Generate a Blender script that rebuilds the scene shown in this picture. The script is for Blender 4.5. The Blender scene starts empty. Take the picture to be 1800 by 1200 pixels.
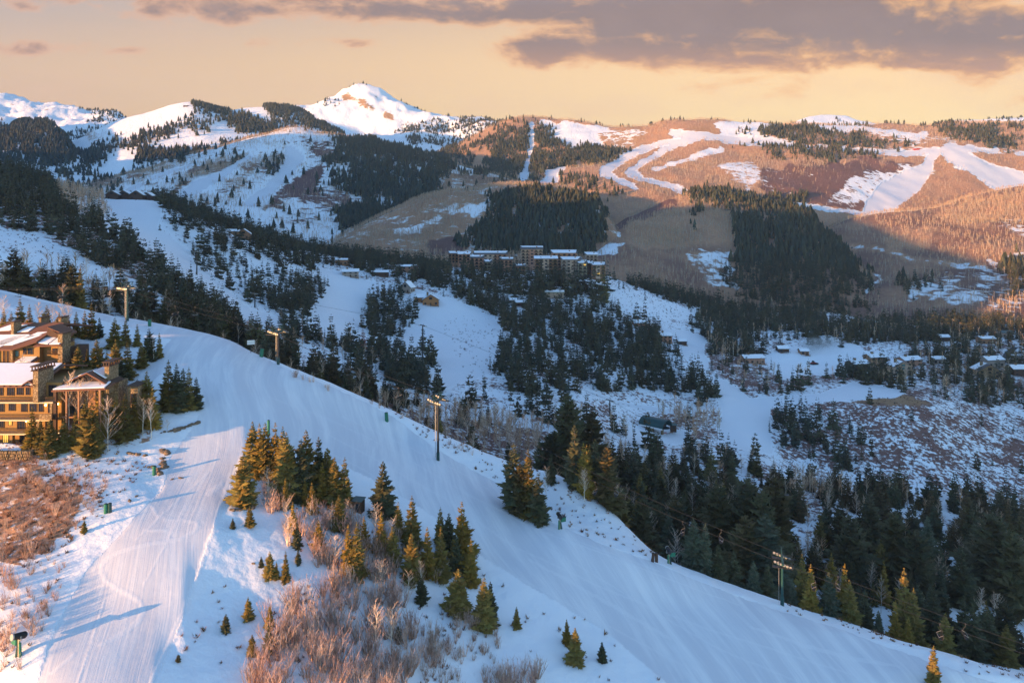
import bpy, math, random
import numpy as np
from mathutils import Vector, Matrix

SC = bpy.context.scene
COL = SC.collection
F, CX, YH = 1300.0, 900.0, 380.0          # focal length and horizon of the photograph, in its own pixels

# ------------------------------------------------------------------ camera
cam_data = bpy.data.cameras.new("camera")
cam = bpy.data.objects.new("camera", cam_data)
COL.objects.link(cam)
cam.location = (0, 0, 0)
cam.rotation_euler = (math.radians(90), 0, 0)
cam_data.sensor_width = 36.0
cam_data.lens = 36.0 * F / 1800.0
cam_data.shift_y = -(600.0 - YH) / 1800.0
cam_data.clip_start = 0.5
cam_data.clip_end = 20000
SC.camera = cam

# ------------------------------------------------------------------ light and exposure
SUN_EL = math.radians(5.5)
LX, LY = 0.79, 0.613                       # the way the sunlight travels over the ground
EXPOSURE = 1.5
SC.view_settings.view_transform = 'Standard'
SC.view_settings.look = 'None'
SC.view_settings.exposure = EXPOSURE
SC.view_settings.gamma = 1.0
sun_data = bpy.data.lights.new("sun", 'SUN')
sun_data.energy = 4.8
sun_data.angle = math.radians(0.5)
sun_data.color = (1.0, 0.52, 0.20)
sun = bpy.data.objects.new("sun", sun_data)
COL.objects.link(sun)
ldir = Vector((LX * math.cos(SUN_EL), LY * math.cos(SUN_EL), -math.sin(SUN_EL)))
sun.rotation_euler = ldir.to_track_quat('-Z', 'Y').to_euler()
sun.location = (-200, -200, 200)

SC.cycles.max_bounces = 5
SC.cycles.diffuse_bounces = 3
SC.cycles.glossy_bounces = 2
SC.cycles.transmission_bounces = 2
SC.cycles.transparent_max_bounces = 6
SC.cycles.volume_bounces = 0
SC.cycles.use_denoising = True


def lin(r, g, b, k=1.0):
    f = lambda c: ((c / 255 + 0.055) / 1.055) ** 2.4 if c > 10 else c / 255 / 12.92
    return (f(r) * k, f(g) * k, f(b) * k, 1.0)


class Nodes:
    """small helper to write node graphs in one line per node"""
    def __init__(self, tree):
        self.t = tree; self.n = tree.nodes; self.l = tree.links

    def _in(self, sock, v):
        if v is None: return
        if isinstance(v, bpy.types.NodeSocket): self.l.new(v, sock)
        else: sock.default_value = v

    def math(self, op, a, b=None, c=None, clamp=False):
        n = self.n.new('ShaderNodeMath'); n.operation = op; n.use_clamp = clamp
        for i, v in enumerate((a, b, c)): self._in(n.inputs[i], v)
        return n.outputs[0]

    def smooth(self, x, lo, hi, a=0.0, b=1.0):
        n = self.n.new('ShaderNodeMapRange'); n.interpolation_type = 'SMOOTHSTEP'
        for i, v in enumerate((x, lo, hi, a, b)): self._in(n.inputs[i], v)
        return n.outputs[0]

    def mix(self, f, a, b, blend='MIX'):
        n = self.n.new('ShaderNodeMix'); n.data_type = 'RGBA'; n.blend_type = blend
        self._in(n.inputs[0], f); self._in(n.inputs[6], a); self._in(n.inputs[7], b)
        return n.outputs[2]

    def noise(self, vec, scale, detail=4.0, rough=0.55, dist=0.0):
        n = self.n.new('ShaderNodeTexNoise')
        self._in(n.inputs['Vector'], vec); n.inputs['Scale'].default_value = scale
        n.inputs['Detail'].default_value = detail; n.inputs['Roughness'].default_value = rough
        n.inputs['Distortion'].default_value = dist
        return n.outputs['Fac']

    def ramp(self, f, stops):
        n = self.n.new('ShaderNodeValToRGB'); self._in(n.inputs[0], f)
        e = n.color_ramp.elements
        while len(e) < len(stops): e.new(0.5)
        for k, (p, c) in enumerate(stops): e[k].position = p; e[k].color = c
        return n.outputs[0]

    def comb(self, x, y, z):
        n = self.n.new('ShaderNodeCombineXYZ')
        for i, v in enumerate((x, y, z)): self._in(n.inputs[i], v)
        return n.outputs[0]


# ------------------------------------------------------------------ sky
world = bpy.data.worlds.new("World")
SC.world = world
world.use_nodes = True
W = Nodes(world.node_tree)
W.n.clear()
out = W.n.new('ShaderNodeOutputWorld')
bg = W.n.new('ShaderNodeBackground')
W.l.new(bg.outputs[0], out.inputs[0])
bg.inputs['Strength'].default_value = 0.13
sky = W.n.new('ShaderNodeTexSky')
sky.sky_type = 'NISHITA'
sky.sun_disc = False
sky.sun_elevation = SUN_EL
sky.sun_rotation = math.atan2(-LX, -LY)
sky.altitude = 2300
sky.air_density = 1.0
sky.dust_density = 0.3
sky.ozone_density = 1.5
tc = W.n.new('ShaderNodeTexCoord')
sep = W.n.new('ShaderNodeSeparateXYZ')
W.l.new(tc.outputs['Generated'], sep.inputs[0])
dx, dy, dz = sep.outputs
dyc = W.math('MAXIMUM', dy, 0.08)
U = W.math('DIVIDE', dx, dyc)               # bearing
V = W.math('DIVIDE', dz, dyc)               # height over the horizon
KS = 1.0 / (2 ** EXPOSURE) / 0.13           # Background strength and exposure taken out again
# glow of the evening along the horizon: grey-mauve on the left, gold on the right
lowL, lowR = lin(222, 188, 146, KS), lin(255, 230, 172, KS)
midL, midR = lin(214, 186, 160, KS), lin(255, 224, 172, KS)
topL, topR = lin(184, 174, 174, KS), lin(226, 196, 164, KS)
fu = W.smooth(U, -0.75, 0.62)
low = W.mix(fu, lowL, lowR); mid = W.mix(fu, midL, midR); top = W.mix(fu, topL, topR)
glow = W.mix(W.smooth(V, 0.10, 0.19), low, mid)
glow = W.mix(W.smooth(V, 0.19, 0.31), glow, top)
pale = W.smooth(W.noise(W.comb(W.math('MULTIPLY', U, 2.2), W.math('MULTIPLY', V, 9.0), 3.1), 1.4, 4, 0.6), 0.45, 0.75)
glow = W.mix(W.math('MULTIPLY', pale, 0.38), glow, lin(226, 190, 168, KS))


def blob(px, py, rx, ry, k=1.0):
    u0, v0 = (px - CX) / F, (YH - py) / F
    a = W.math('POWER', W.math('DIVIDE', W.math('SUBTRACT', U, u0), rx / F), 2.0)
    b = W.math('POWER', W.math('DIVIDE', W.math('SUBTRACT', V, v0), ry / F), 2.0)
    return W.math('MULTIPLY', W.math('SUBTRACT', 1.0, W.math('ADD', a, b)), k)


cloud = None
for b in ((1330, 10, 520, 92, 1.0), (1700, 62, 260, 68, 1.0), (1260, 84, 330, 40, 0.85), (1560, 105, 260, 24, 0.7), (942, 90, 130, 36, 0.9),
          (720, 12, 300, 30, 0.46), (540, 22, 190, 22, 0.36), (60, 86, 150, 18, 0.62), (216, 91, 50, 9, 0.5),
          (960, 20, 260, 34, 0.8), (520, 76, 140, 10, 0.36), (250, 10, 220, 20, 0.36), (1650, -60, 500, 70, 0.6), (400, -80, 400, 50, 0.6)):
    m = blob(*b)
    cloud = m if cloud is None else W.math('MAXIMUM', cloud, m)
cloud = W.math('MAXIMUM', cloud, -0.4)
vec = W.comb(W.math('MULTIPLY', U, 1.0), W.math('MULTIPLY', V, 2.1), 0.7)
n1 = W.noise(vec, 6.5, 10, 0.60, 0.5)
n2 = W.noise(vec, 19.0, 8, 0.66, 0.5)
dens = W.math('ADD', W.math('MULTIPLY', cloud, 0.60), W.math('MULTIPLY', W.math('SUBTRACT', n1, 0.5), 2.05))
dens = W.math('ADD', dens, W.math('MULTIPLY', W.math('SUBTRACT', n2, 0.5), 0.75))
cover_ = W.smooth(dens, -0.10, 0.28)
thick = W.smooth(dens, 0.0, 0.50)
# evening light from below the cloud: the low edge of the bank burns orange
under = W.smooth(V, 0.185, 0.245)
edge = W.mix(fu, lin(222, 178, 152, KS), lin(246, 190, 128, KS))
core = W.mix(n1, lin(112, 101, 110, KS), lin(158, 140, 140, KS))
core = W.mix(under, W.mix(0.42, core, lin(228, 164, 118, KS)), core)
ccol = W.mix(thick, edge, core)
glow = W.mix(W.math('MULTIPLY', cover_, 0.95), glow, ccol)
glow = W.mix(1.0, glow, (1.16, 1.07, 0.98, 1.0), 'MULTIPLY')        # the haze in front takes some of the gold away again
front = W.math('MULTIPLY', W.smooth(dy, 0.15, 0.6), W.math('SUBTRACT', 1.0, W.smooth(dz, 0.26, 0.46)))
nish = W.mix(1.0, sky.outputs[0], (1.32, 1.44, 1.56, 1.0), 'MULTIPLY')   # the deep blue of the dome overhead
nish = W.mix(1.0, nish, (1.0, 1.0, 1.0, 1.0), 'MULTIPLY')
W.l.new(W.mix(front, nish, glow), bg.inputs[0])

# ------------------------------------------------------------------ object helpers
def tag(o, label=None, cat=None, group=None, kind=None):
    if label: o['label'] = label
    if cat: o['category'] = cat
    if group: o['group'] = group
    if kind: o['kind'] = kind
    return o


def mesh_np(name, verts, faces, mat=None, smooth=False):
    """verts (n,3), faces (m,3) or (m,4) as numpy arrays -> mesh datablock"""
    me = bpy.data.meshes.new(name)
    verts = np.asarray(verts, dtype=np.float32); faces = np.asarray(faces, dtype=np.int32)
    k = faces.shape[1]
    me.vertices.add(len(verts)); me.vertices.foreach_set('co', verts.ravel())
    me.loops.add(faces.size); me.loops.foreach_set('vertex_index', faces.ravel())
    me.polygons.add(len(faces))
    me.polygons.foreach_set('loop_start', np.arange(0, faces.size, k, dtype=np.int32))
    me.polygons.foreach_set('loop_total', np.full(len(faces), k, dtype=np.int32))
    me.polygons.foreach_set('use_smooth', np.full(len(faces), smooth, dtype=bool))
    me.update(calc_edges=True)
    if mat: me.materials.append(mat)
    return me


def color_attr(me, name, rgba):
    a = me.color_attributes.new(name, 'FLOAT_COLOR', 'POINT')
    a.data.foreach_set('color', np.asarray(rgba, dtype=np.float32).ravel())


def link(name, data, parent=None, loc=(0, 0, 0), rot=(0, 0, 0), scale=None):
    o = bpy.data.objects.new(name, data)
    COL.objects.link(o)
    o.location = loc; o.rotation_euler = rot
    if scale is not None: o.scale = scale if hasattr(scale, '__len__') else (scale,) * 3
    if parent: o.parent = parent
    return o


def empty(name, loc, rz=0.0):
    o = link(name, None, None, loc, (0, 0, rz)); o.empty_display_size = 1.0
    return o


# ------------------------------------------------------------------ noise (numpy value noise)
_rng = np.random.RandomState(11)
_tab = _rng.rand(256, 256).astype(np.float64)


def vnoise(x, y):
    xi = np.floor(x).astype(int); yi = np.floor(y).astype(int)
    fx = x - xi; fy = y - yi
    fx = fx * fx * fx * (fx * (fx * 6 - 15) + 10); fy = fy * fy * fy * (fy * (fy * 6 - 15) + 10)
    a = _tab[xi & 255, yi & 255]; b = _tab[(xi + 1) & 255, yi & 255]
    c = _tab[xi & 255, (yi + 1) & 255]; d = _tab[(xi + 1) & 255, (yi + 1) & 255]
    return (a * (1 - fx) + b * fx) * (1 - fy) + (c * (1 - fx) + d * fx) * fy


def fbm(x, y, oct=4, gain=0.5):
    s = 0; amp = 1; tot = 0
    for k in range(oct):
        s = s + amp * (vnoise(x * 2 ** k + 17.3 * k, y * 2 ** k + 9.1 * k) - 0.5); tot += amp; amp *= gain
    return s / tot * 2      # about -1..1


def pchip_slopes(x, y):
    """x,y (K,...) along axis 0 -> monotone slopes"""
    h = np.diff(x, axis=0); dl = np.diff(y, axis=0) / h
    m = np.zeros_like(y)
    if len(x) == 2: m[:] = dl[0]; return m
    w1 = 2 * h[1:] + h[:-1]; w2 = h[1:] + 2 * h[:-1]
    with np.errstate(divide='ignore', invalid='ignore'):
        hm = (w1 + w2) / (w1 / dl[:-1] + w2 / dl[1:])
    m[1:-1] = np.where(dl[:-1] * dl[1:] > 0, hm, 0.0)
    m[0] = dl[0]; m[-1] = dl[-1]
    return m


def pchip(xk, yk, x):
    xk = np.asarray(xk, float); yk = np.asarray(yk, float)
    m = pchip_slopes(xk, yk)
    i = np.clip(np.searchsorted(xk, x) - 1, 0, len(xk) - 2)
    h = xk[i + 1] - xk[i]; t = np.clip((x - xk[i]) / h, 0, 1)
    return ((1 + 2 * t) * (1 - t) ** 2 * yk[i] + t * (1 - t) ** 2 * h * m[i] + t * t * (3 - 2 * t) * yk[i + 1] + t * t * (t - 1) * h * m[i + 1])


def inpoly(px, py, pts):
    pts = np.asarray(pts, float)
    x0, y0 = pts.min(0); x1, y1 = pts.max(0)
    res = np.zeros(px.shape, bool)
    sel = (px >= x0) & (px <= x1) & (py >= y0) & (py <= y1)
    if not sel.any(): return res
    x = px[sel]; y = py[sel]; r = np.zeros(x.shape, bool)
    n = len(pts)
    for i in range(n):
        xa, ya = pts[i]; xb, yb = pts[(i + 1) % n]
        if ya == yb: continue
        c = ((ya > y) != (yb > y)) & (x < (xb - xa) * (y - ya) / (yb - ya) + xa)
        r ^= c
    res[sel] = r
    return res


def instrip(px, py, pts):
    """pts (x, y, width): inside a band along the polyline"""
    res = np.zeros(px.shape, bool)
    for (xa, ya, wa), (xb, yb, wb) in zip(pts[:-1], pts[1:]):
        w = max(wa, wb)
        sel = (px > min(xa, xb) - w) & (px < max(xa, xb) + w) & (py > min(ya, yb) - w) & (py < max(ya, yb) + w)
        if not sel.any(): continue
        x = px[sel]; y = py[sel]
        L2 = (xb - xa) ** 2 + (yb - ya) ** 2
        t = np.clip(((x - xa) * (xb - xa) + (y - ya) * (yb - ya)) / L2, 0, 1)
        dd = np.hypot(x - (xa + t * (xb - xa)), y - (ya + t * (yb - ya)))
        res[sel] |= dd < (wa + (wb - wa) * t) * 0.5
    return res


CH = ('snow', 'red', 'groom', 'con', 'asp', 'shr', 'track', 'rock')
SHEETS = {}


class Sheet:
    """A piece of land lofted over curves of (bearing, height, distance) surveyed from the photograph, then given relief."""
    def __init__(self, name, curves, x0, x1, dx, dpix, base, layers, relief):
        xs = np.arange(x0, x1 + 0.1, dx)
        D = []; Z = []
        for c in curves:
            c = np.array(c, float)
            d = pchip(c[:, 0], c[:, 2], xs); y = pchip(c[:, 0], c[:, 1], xs)
            D.append(d); Z.append(-(y - YH) / F * d)
        D = np.array(D); Z = np.array(Z)
        m = pchip_slopes(D, Z)
        rows_d = []; rows_z = []
        for k in range(len(D) - 1):
            yk = YH - F * Z[k] / D[k]; yn = YH - F * Z[k + 1] / D[k + 1]
            n = int(np.clip(np.max(np.abs(yk - yn)) / dpix, 6, 90))
            h = D[k + 1] - D[k]
            for j in range(n):
                t = j / n
                rows_d.append(D[k] + h * t)
                rows_z.append((1 + 2 * t) * (1 - t) ** 2 * Z[k] + t * (1 - t) ** 2 * h * m[k] + t * t * (3 - 2 * t) * Z[k + 1] + t * t * (t - 1) * h * m[k + 1])
        rows_d.append(D[-1]); rows_z.append(Z[-1])
        self.xs = xs; self.D = np.array(rows_d); Zr = np.array(rows_z)
        self.X = (xs[None, :] - CX) / F * self.D
        PY = YH - F * Zr / self.D; PX = np.broadcast_to(xs[None, :], PY.shape)
        # land cover: what grows on, or covers, each spot
        A = {c: np.full(PY.shape, float(base.get(c, 0.0))) for c in CH}
        jx = fbm(PX / 14, PY / 9 + 50, 4) ; jy = fbm(PX / 14 + 80, PY / 9, 4)
        for lay in layers:
            kind, vals, pts = lay[:3]; opt = lay[3] if len(lay) > 3 else {}
            j = opt.get('jit', 2.0 if 'groom' in vals else 7.0)
            qx, qy = PX + jx * j * 1.3, PY + jy * j
            msk = inpoly(qx, qy, pts) if kind == 'P' else instrip(qx, qy, pts)
            if 'd' in opt: msk &= (self.D >= opt['d'][0]) & (self.D <= opt['d'][1])
            for c, v in vals.items(): A[c][msk] = v
        for c in ('snow', 'red', 'rock'):          # ground covers fade into one another
            a = A[c]
            for _ in range(3): a = (2 * a + np.roll(a, 1, 0) + np.roll(a, -1, 0) + np.roll(a, 1, 1) + np.roll(a, -1, 1)) / 6
            hard = (A['groom'] > 0.9) & (name == 'ground')
            A[c] = np.where(hard, A[c], a)
        if name == 'ground':       # level building plots cut into the slope under the two lodges
            def plot(x0_, x1_, d0, d1, z0):
                wx = np.clip(np.minimum(PX - x0_, x1_ - PX) / 14 + 1, 0, 1); wd = np.clip(np.minimum(self.D - d0, d1 - self.D) / 1.5 + 1, 0, 1)
                w = wx * wd
                return np.where(Zr > z0, Zr * (1 - w) + z0 * w, Zr)
            Zr = plot(-200, 92, 158, 178, -49.9); Zr = plot(-200, 122, 182, 199, -39.9)
        for c in ('con', 'asp'):                   # woods thin out at their edges and grow in clumps
            a = A[c]
            for _ in range(5): a = (2 * a + np.roll(a, 1, 0) + np.roll(a, -1, 0) + np.roll(a, 1, 1) + np.roll(a, -1, 1)) / 6
            a = np.where(A['groom'] > 0.5, 0, a)
            wl = 26.0 if name == 'ground' else 55.0
            cl = np.clip(0.80 + 1.25 * fbm(self.X / wl + (3 if c == 'con' else 60), self.D / wl + 11, 3), 0.06 if c == 'con' else .3, 1.6)
            A[c] = a * cl
        self.A = A
        big, small = relief
        g = 1 - np.clip(A['groom'], 0, 1) * 0.85
        for c_ in range(2): g = (g + np.roll(g, 1, 0) + np.roll(g, -1, 0) + np.roll(g, 1, 1) + np.roll(g, -1, 1)) / 5
        for wl, amp in big: Zr = Zr + amp * fbm(self.X / wl + 3.3, self.D / wl + 7.7, 3)
        for wl, amp in small: Zr = Zr + amp * g * fbm(self.X / wl + 31, self.D / wl + 5, 3)
        if A['track'].any(): Zr = Zr + 0.028 * A['track']
        self.Z = Zr; self.PY = YH - F * Zr / self.D
        self.name = name
        SHEETS[name] = self

    def build(self, mat, objname, kind='structure'):
        R, Cn = self.D.shape
        v = np.stack([self.X, self.D, self.Z], -1).reshape(-1, 3)
        i = np.arange(R * Cn).reshape(R, Cn)
        f = np.stack([i[:-1, :-1], i[:-1, 1:], i[1:, 1:], i[1:, :-1]], -1).reshape(-1, 4)
        me = mesh_np(objname, v, f, mat, True)
        A = self.A
        color_attr(me, 'cover', np.stack([A['snow'], A['red'], A['groom'], A['track']], -1).reshape(-1, 4))
        color_attr(me, 'cover2', np.stack([A['rock'], A['shr'] * 0, A['rock'] * 0, np.ones_like(A['rock'])], -1).reshape(-1, 4))
        o = link(objname, me)
        o['kind'] = kind
        return o

    def col(self, x):
        return float(np.clip((x - self.xs[0]) / (self.xs[1] - self.xs[0]), 0, len(self.xs) - 1.001))

    def prof(self, x):
        c = self.col(x); i = int(c); f = c - i
        return (self.D[:, i] * (1 - f) + self.D[:, i + 1] * f, self.Z[:, i] * (1 - f) + self.Z[:, i + 1] * f)

    def at(self, x, y, dmin=0.0):
        """first ground point seen along the ray through photograph pixel (x, y)"""
        d, z = self.prof(x); py = YH - F * z / d
        ok = np.where((py <= y) & (d >= dmin))[0]
        k = int(ok[0]) if len(ok) else len(d) - 1
        if k > 0 and py[k - 1] > y:
            t = (py[k - 1] - y) / (py[k - 1] - py[k]); dd = d[k - 1] + (d[k] - d[k - 1]) * t; zz = z[k - 1] + (z[k] - z[k - 1]) * t
        else: dd, zz = d[k], z[k]
        return Vector(((x - CX) / F * dd, dd, zz))

    def gz(self, X, Y):
        d, z = self.prof(CX + F * X / Y)
        return float(np.interp(Y, d, z))

    def on(self, x, d):
        """ground point at bearing x, distance d"""
        dd, z = self.prof(x)
        return Vector(((x - CX) / F * d, d, float(np.interp(d, dd, z))))

    def scatter(self, chan, rng, thin=1.0, dlim=(0, 1e9)):
        P = np.stack([self.X, self.D, self.Z], -1)
        a = P[1:, :-1] - P[:-1, :-1]; b = P[:-1, 1:] - P[:-1, :-1]
        area = np.abs(a[..., 0] * b[..., 1] - a[..., 1] * b[..., 0])      # seen from above
        den = self.A[chan][:-1, :-1] * thin
        dc = self.D[:-1, :-1]; den = np.where((dc >= dlim[0]) & (dc <= dlim[1]), den, 0)
        n = rng.poisson(area * den)
        r, c = np.nonzero(n)
        k = n[r, c]
        r = np.repeat(r, k); c = np.repeat(c, k)
        u = rng.rand(len(r))[:, None]; v = rng.rand(len(r))[:, None]
        return P[r, c] * (1 - u) * (1 - v) + P[r + 1, c] * u * (1 - v) + P[r, c + 1] * (1 - u) * v + P[r + 1, c + 1] * u * v


def horizon_ok(P, margin=0.0):
    """True where the point is not behind any land nearer to the camera"""
    x = CX + F * P[:, 0] / P[:, 1]; y = YH - F * P[:, 2] / P[:, 1]; d = P[:, 1]
    ok = np.ones(len(x), bool)
    for s in SHEETS.values():
        env = np.minimum.accumulate(s.PY, axis=0)
        ci = np.clip(((x - s.xs[0]) / (s.xs[1] - s.xs[0])).astype(int), 0, len(s.xs) - 1)
        idx = np.where((x >= s.xs[0]) & (x <= s.xs[-1]))[0]
        idx = idx[np.argsort(ci[idx], kind='stable')]
        cc, st = np.unique(ci[idx], return_index=True)
        for c, q in zip(cc, np.split(idx, st[1:])):
            k = np.searchsorted(s.D[:, c], d[q] - 6.0) - 1
            ok[q[(k >= 0) & (env[np.maximum(k, 0), c] < y[q] - margin)]] = False
    return ok


# ------------------------------------------------------------------ land material
def land_mat(name, wl, bump_d, tan=(0.53, 0.30, 0.18), red=(0.20, 0.105, 0.085), near=False):
    m = bpy.data.materials.new(name); m.use_nodes = True
    N = Nodes(m.node_tree); bs = N.n['Principled BSDF']
    g = N.n.new('ShaderNodeNewGeometry'); pos = g.outputs['Position']
    at = N.n.new('ShaderNodeVertexColor'); at.layer_name = 'cover'
    at2 = N.n.new('ShaderNodeVertexColor'); at2.layer_name = 'cover2'
    s = N.n.new('ShaderNodeSeparateColor'); N.l.new(at.outputs[0], s.inputs[0])
    s2 = N.n.new('ShaderNodeSeparateColor'); N.l.new(at2.outputs[0], s2.inputs[0])
    snow, redf, groom = s.outputs; track = at.outputs['Alpha']; rock = s2.outputs[0]
    n1 = N.noise(pos, 1.0 / wl, 6, 0.62)
    n2 = N.noise(pos, 1.0 / (wl * 6), 4, 0.55)
    n3 = N.noise(pos, 4.3 / wl, 3, 0.6)
    nn = N.math('ADD', N.math('MULTIPLY', n1, 0.62), N.math('MULTIPLY', n2, 0.38))
    # threshold the noise so that the wanted share of the ground is white
    thr = N.math('MULTIPLY_ADD', snow, 0.62, 0.19)
    msk = N.smooth(N.math('SUBTRACT', thr, nn), -0.025, 0.045)
    tanc = N.mix(n3, tuple(c * 0.7 for c in tan) + (1,), tuple(c * 1.25 for c in tan) + (1,))
    redc = N.mix(n3, tuple(c * 0.6 for c in red) + (1,), tuple(c * 1.35 for c in red) + (1,))
    soil = N.mix(N.smooth(N.math('ADD', redf, N.math('MULTIPLY', N.math('SUBTRACT', n2, 0.5), 0.9)), 0.25, 0.75), tanc, redc)
    rk = N.mix(n1, (0.30, 0.16, 0.075, 1), (0.52, 0.33, 0.17, 1))
    soil = N.mix(N.math('MULTIPLY', N.smooth(N.noise(pos, 1.0 / (wl * 2.6), 5, 0.65), 0.46, 0.68), 0.35), soil, (red[0] * 1.25, red[1] * 1.35, red[2] * 1.4, 1))
    soil = N.mix(rock, soil, rk)
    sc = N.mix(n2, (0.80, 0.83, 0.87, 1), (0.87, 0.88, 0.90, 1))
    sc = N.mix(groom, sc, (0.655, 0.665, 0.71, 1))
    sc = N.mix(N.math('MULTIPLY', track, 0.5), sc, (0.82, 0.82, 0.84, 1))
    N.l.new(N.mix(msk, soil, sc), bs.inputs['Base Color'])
    N.l.new(N.smooth(msk, 0, 1, 0.92, 0.62), bs.inputs['Roughness'])
    bs.inputs['Specular IOR Level'].default_value = 0.18
    h = N.math('MULTIPLY', N.noise(pos, 2.2 / wl, 5, 0.62), N.smooth(groom, 0, 1, 1.0, 0.16))
    h = N.math('ADD', h, N.math('MULTIPLY', N.math('SUBTRACT', 1.0, msk), N.math('MULTIPLY', N.noise(pos, 7.0 / wl, 3, 0.7), 1.2)))
    if near:
        # the comb of the groomer: fine ridges that follow the fall of the runs
        sep_ = N.n.new('ShaderNodeSeparateXYZ'); N.l.new(pos, sep_.inputs[0])
        wob = N.math('MULTIPLY', N.noise(pos, 0.012, 2, 0.5), 22.0)
        q = N.math('ADD', N.math('ADD', N.math('MULTIPLY', sep_.outputs[0], 0.92), N.math('MULTIPLY', sep_.outputs[1], 0.30)), wob)
        rid = N.noise(N.comb(N.math('MULTIPLY', q, 2.2), N.math('MULTIPLY', sep_.outputs[1], 0.03), 0.0), 1.0, 5, 0.75)
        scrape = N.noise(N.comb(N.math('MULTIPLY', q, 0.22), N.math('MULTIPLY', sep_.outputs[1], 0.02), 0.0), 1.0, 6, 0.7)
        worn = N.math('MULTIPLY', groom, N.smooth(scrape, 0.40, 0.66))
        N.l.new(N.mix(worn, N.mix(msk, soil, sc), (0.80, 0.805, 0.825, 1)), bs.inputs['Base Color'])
        h = N.math('ADD', h, N.math('MULTIPLY', N.math('MULTIPLY', groom, rid), 0.40))
    b = N.n.new('ShaderNodeBump'); b.inputs['Strength'].default_value = 0.9; b.inputs['Distance'].default_value = bump_d
    N.l.new(h, b.inputs['Height']); N.l.new(b.outputs[0], bs.inputs['Normal'])
    return m


M_NEAR = land_mat('snow_and_scrub_near', 2.2, 0.16, near=True)
M_MID = M_NEAR
M_FAR = land_mat('snow_and_scrub_far', 14.0, 3.0)

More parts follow.
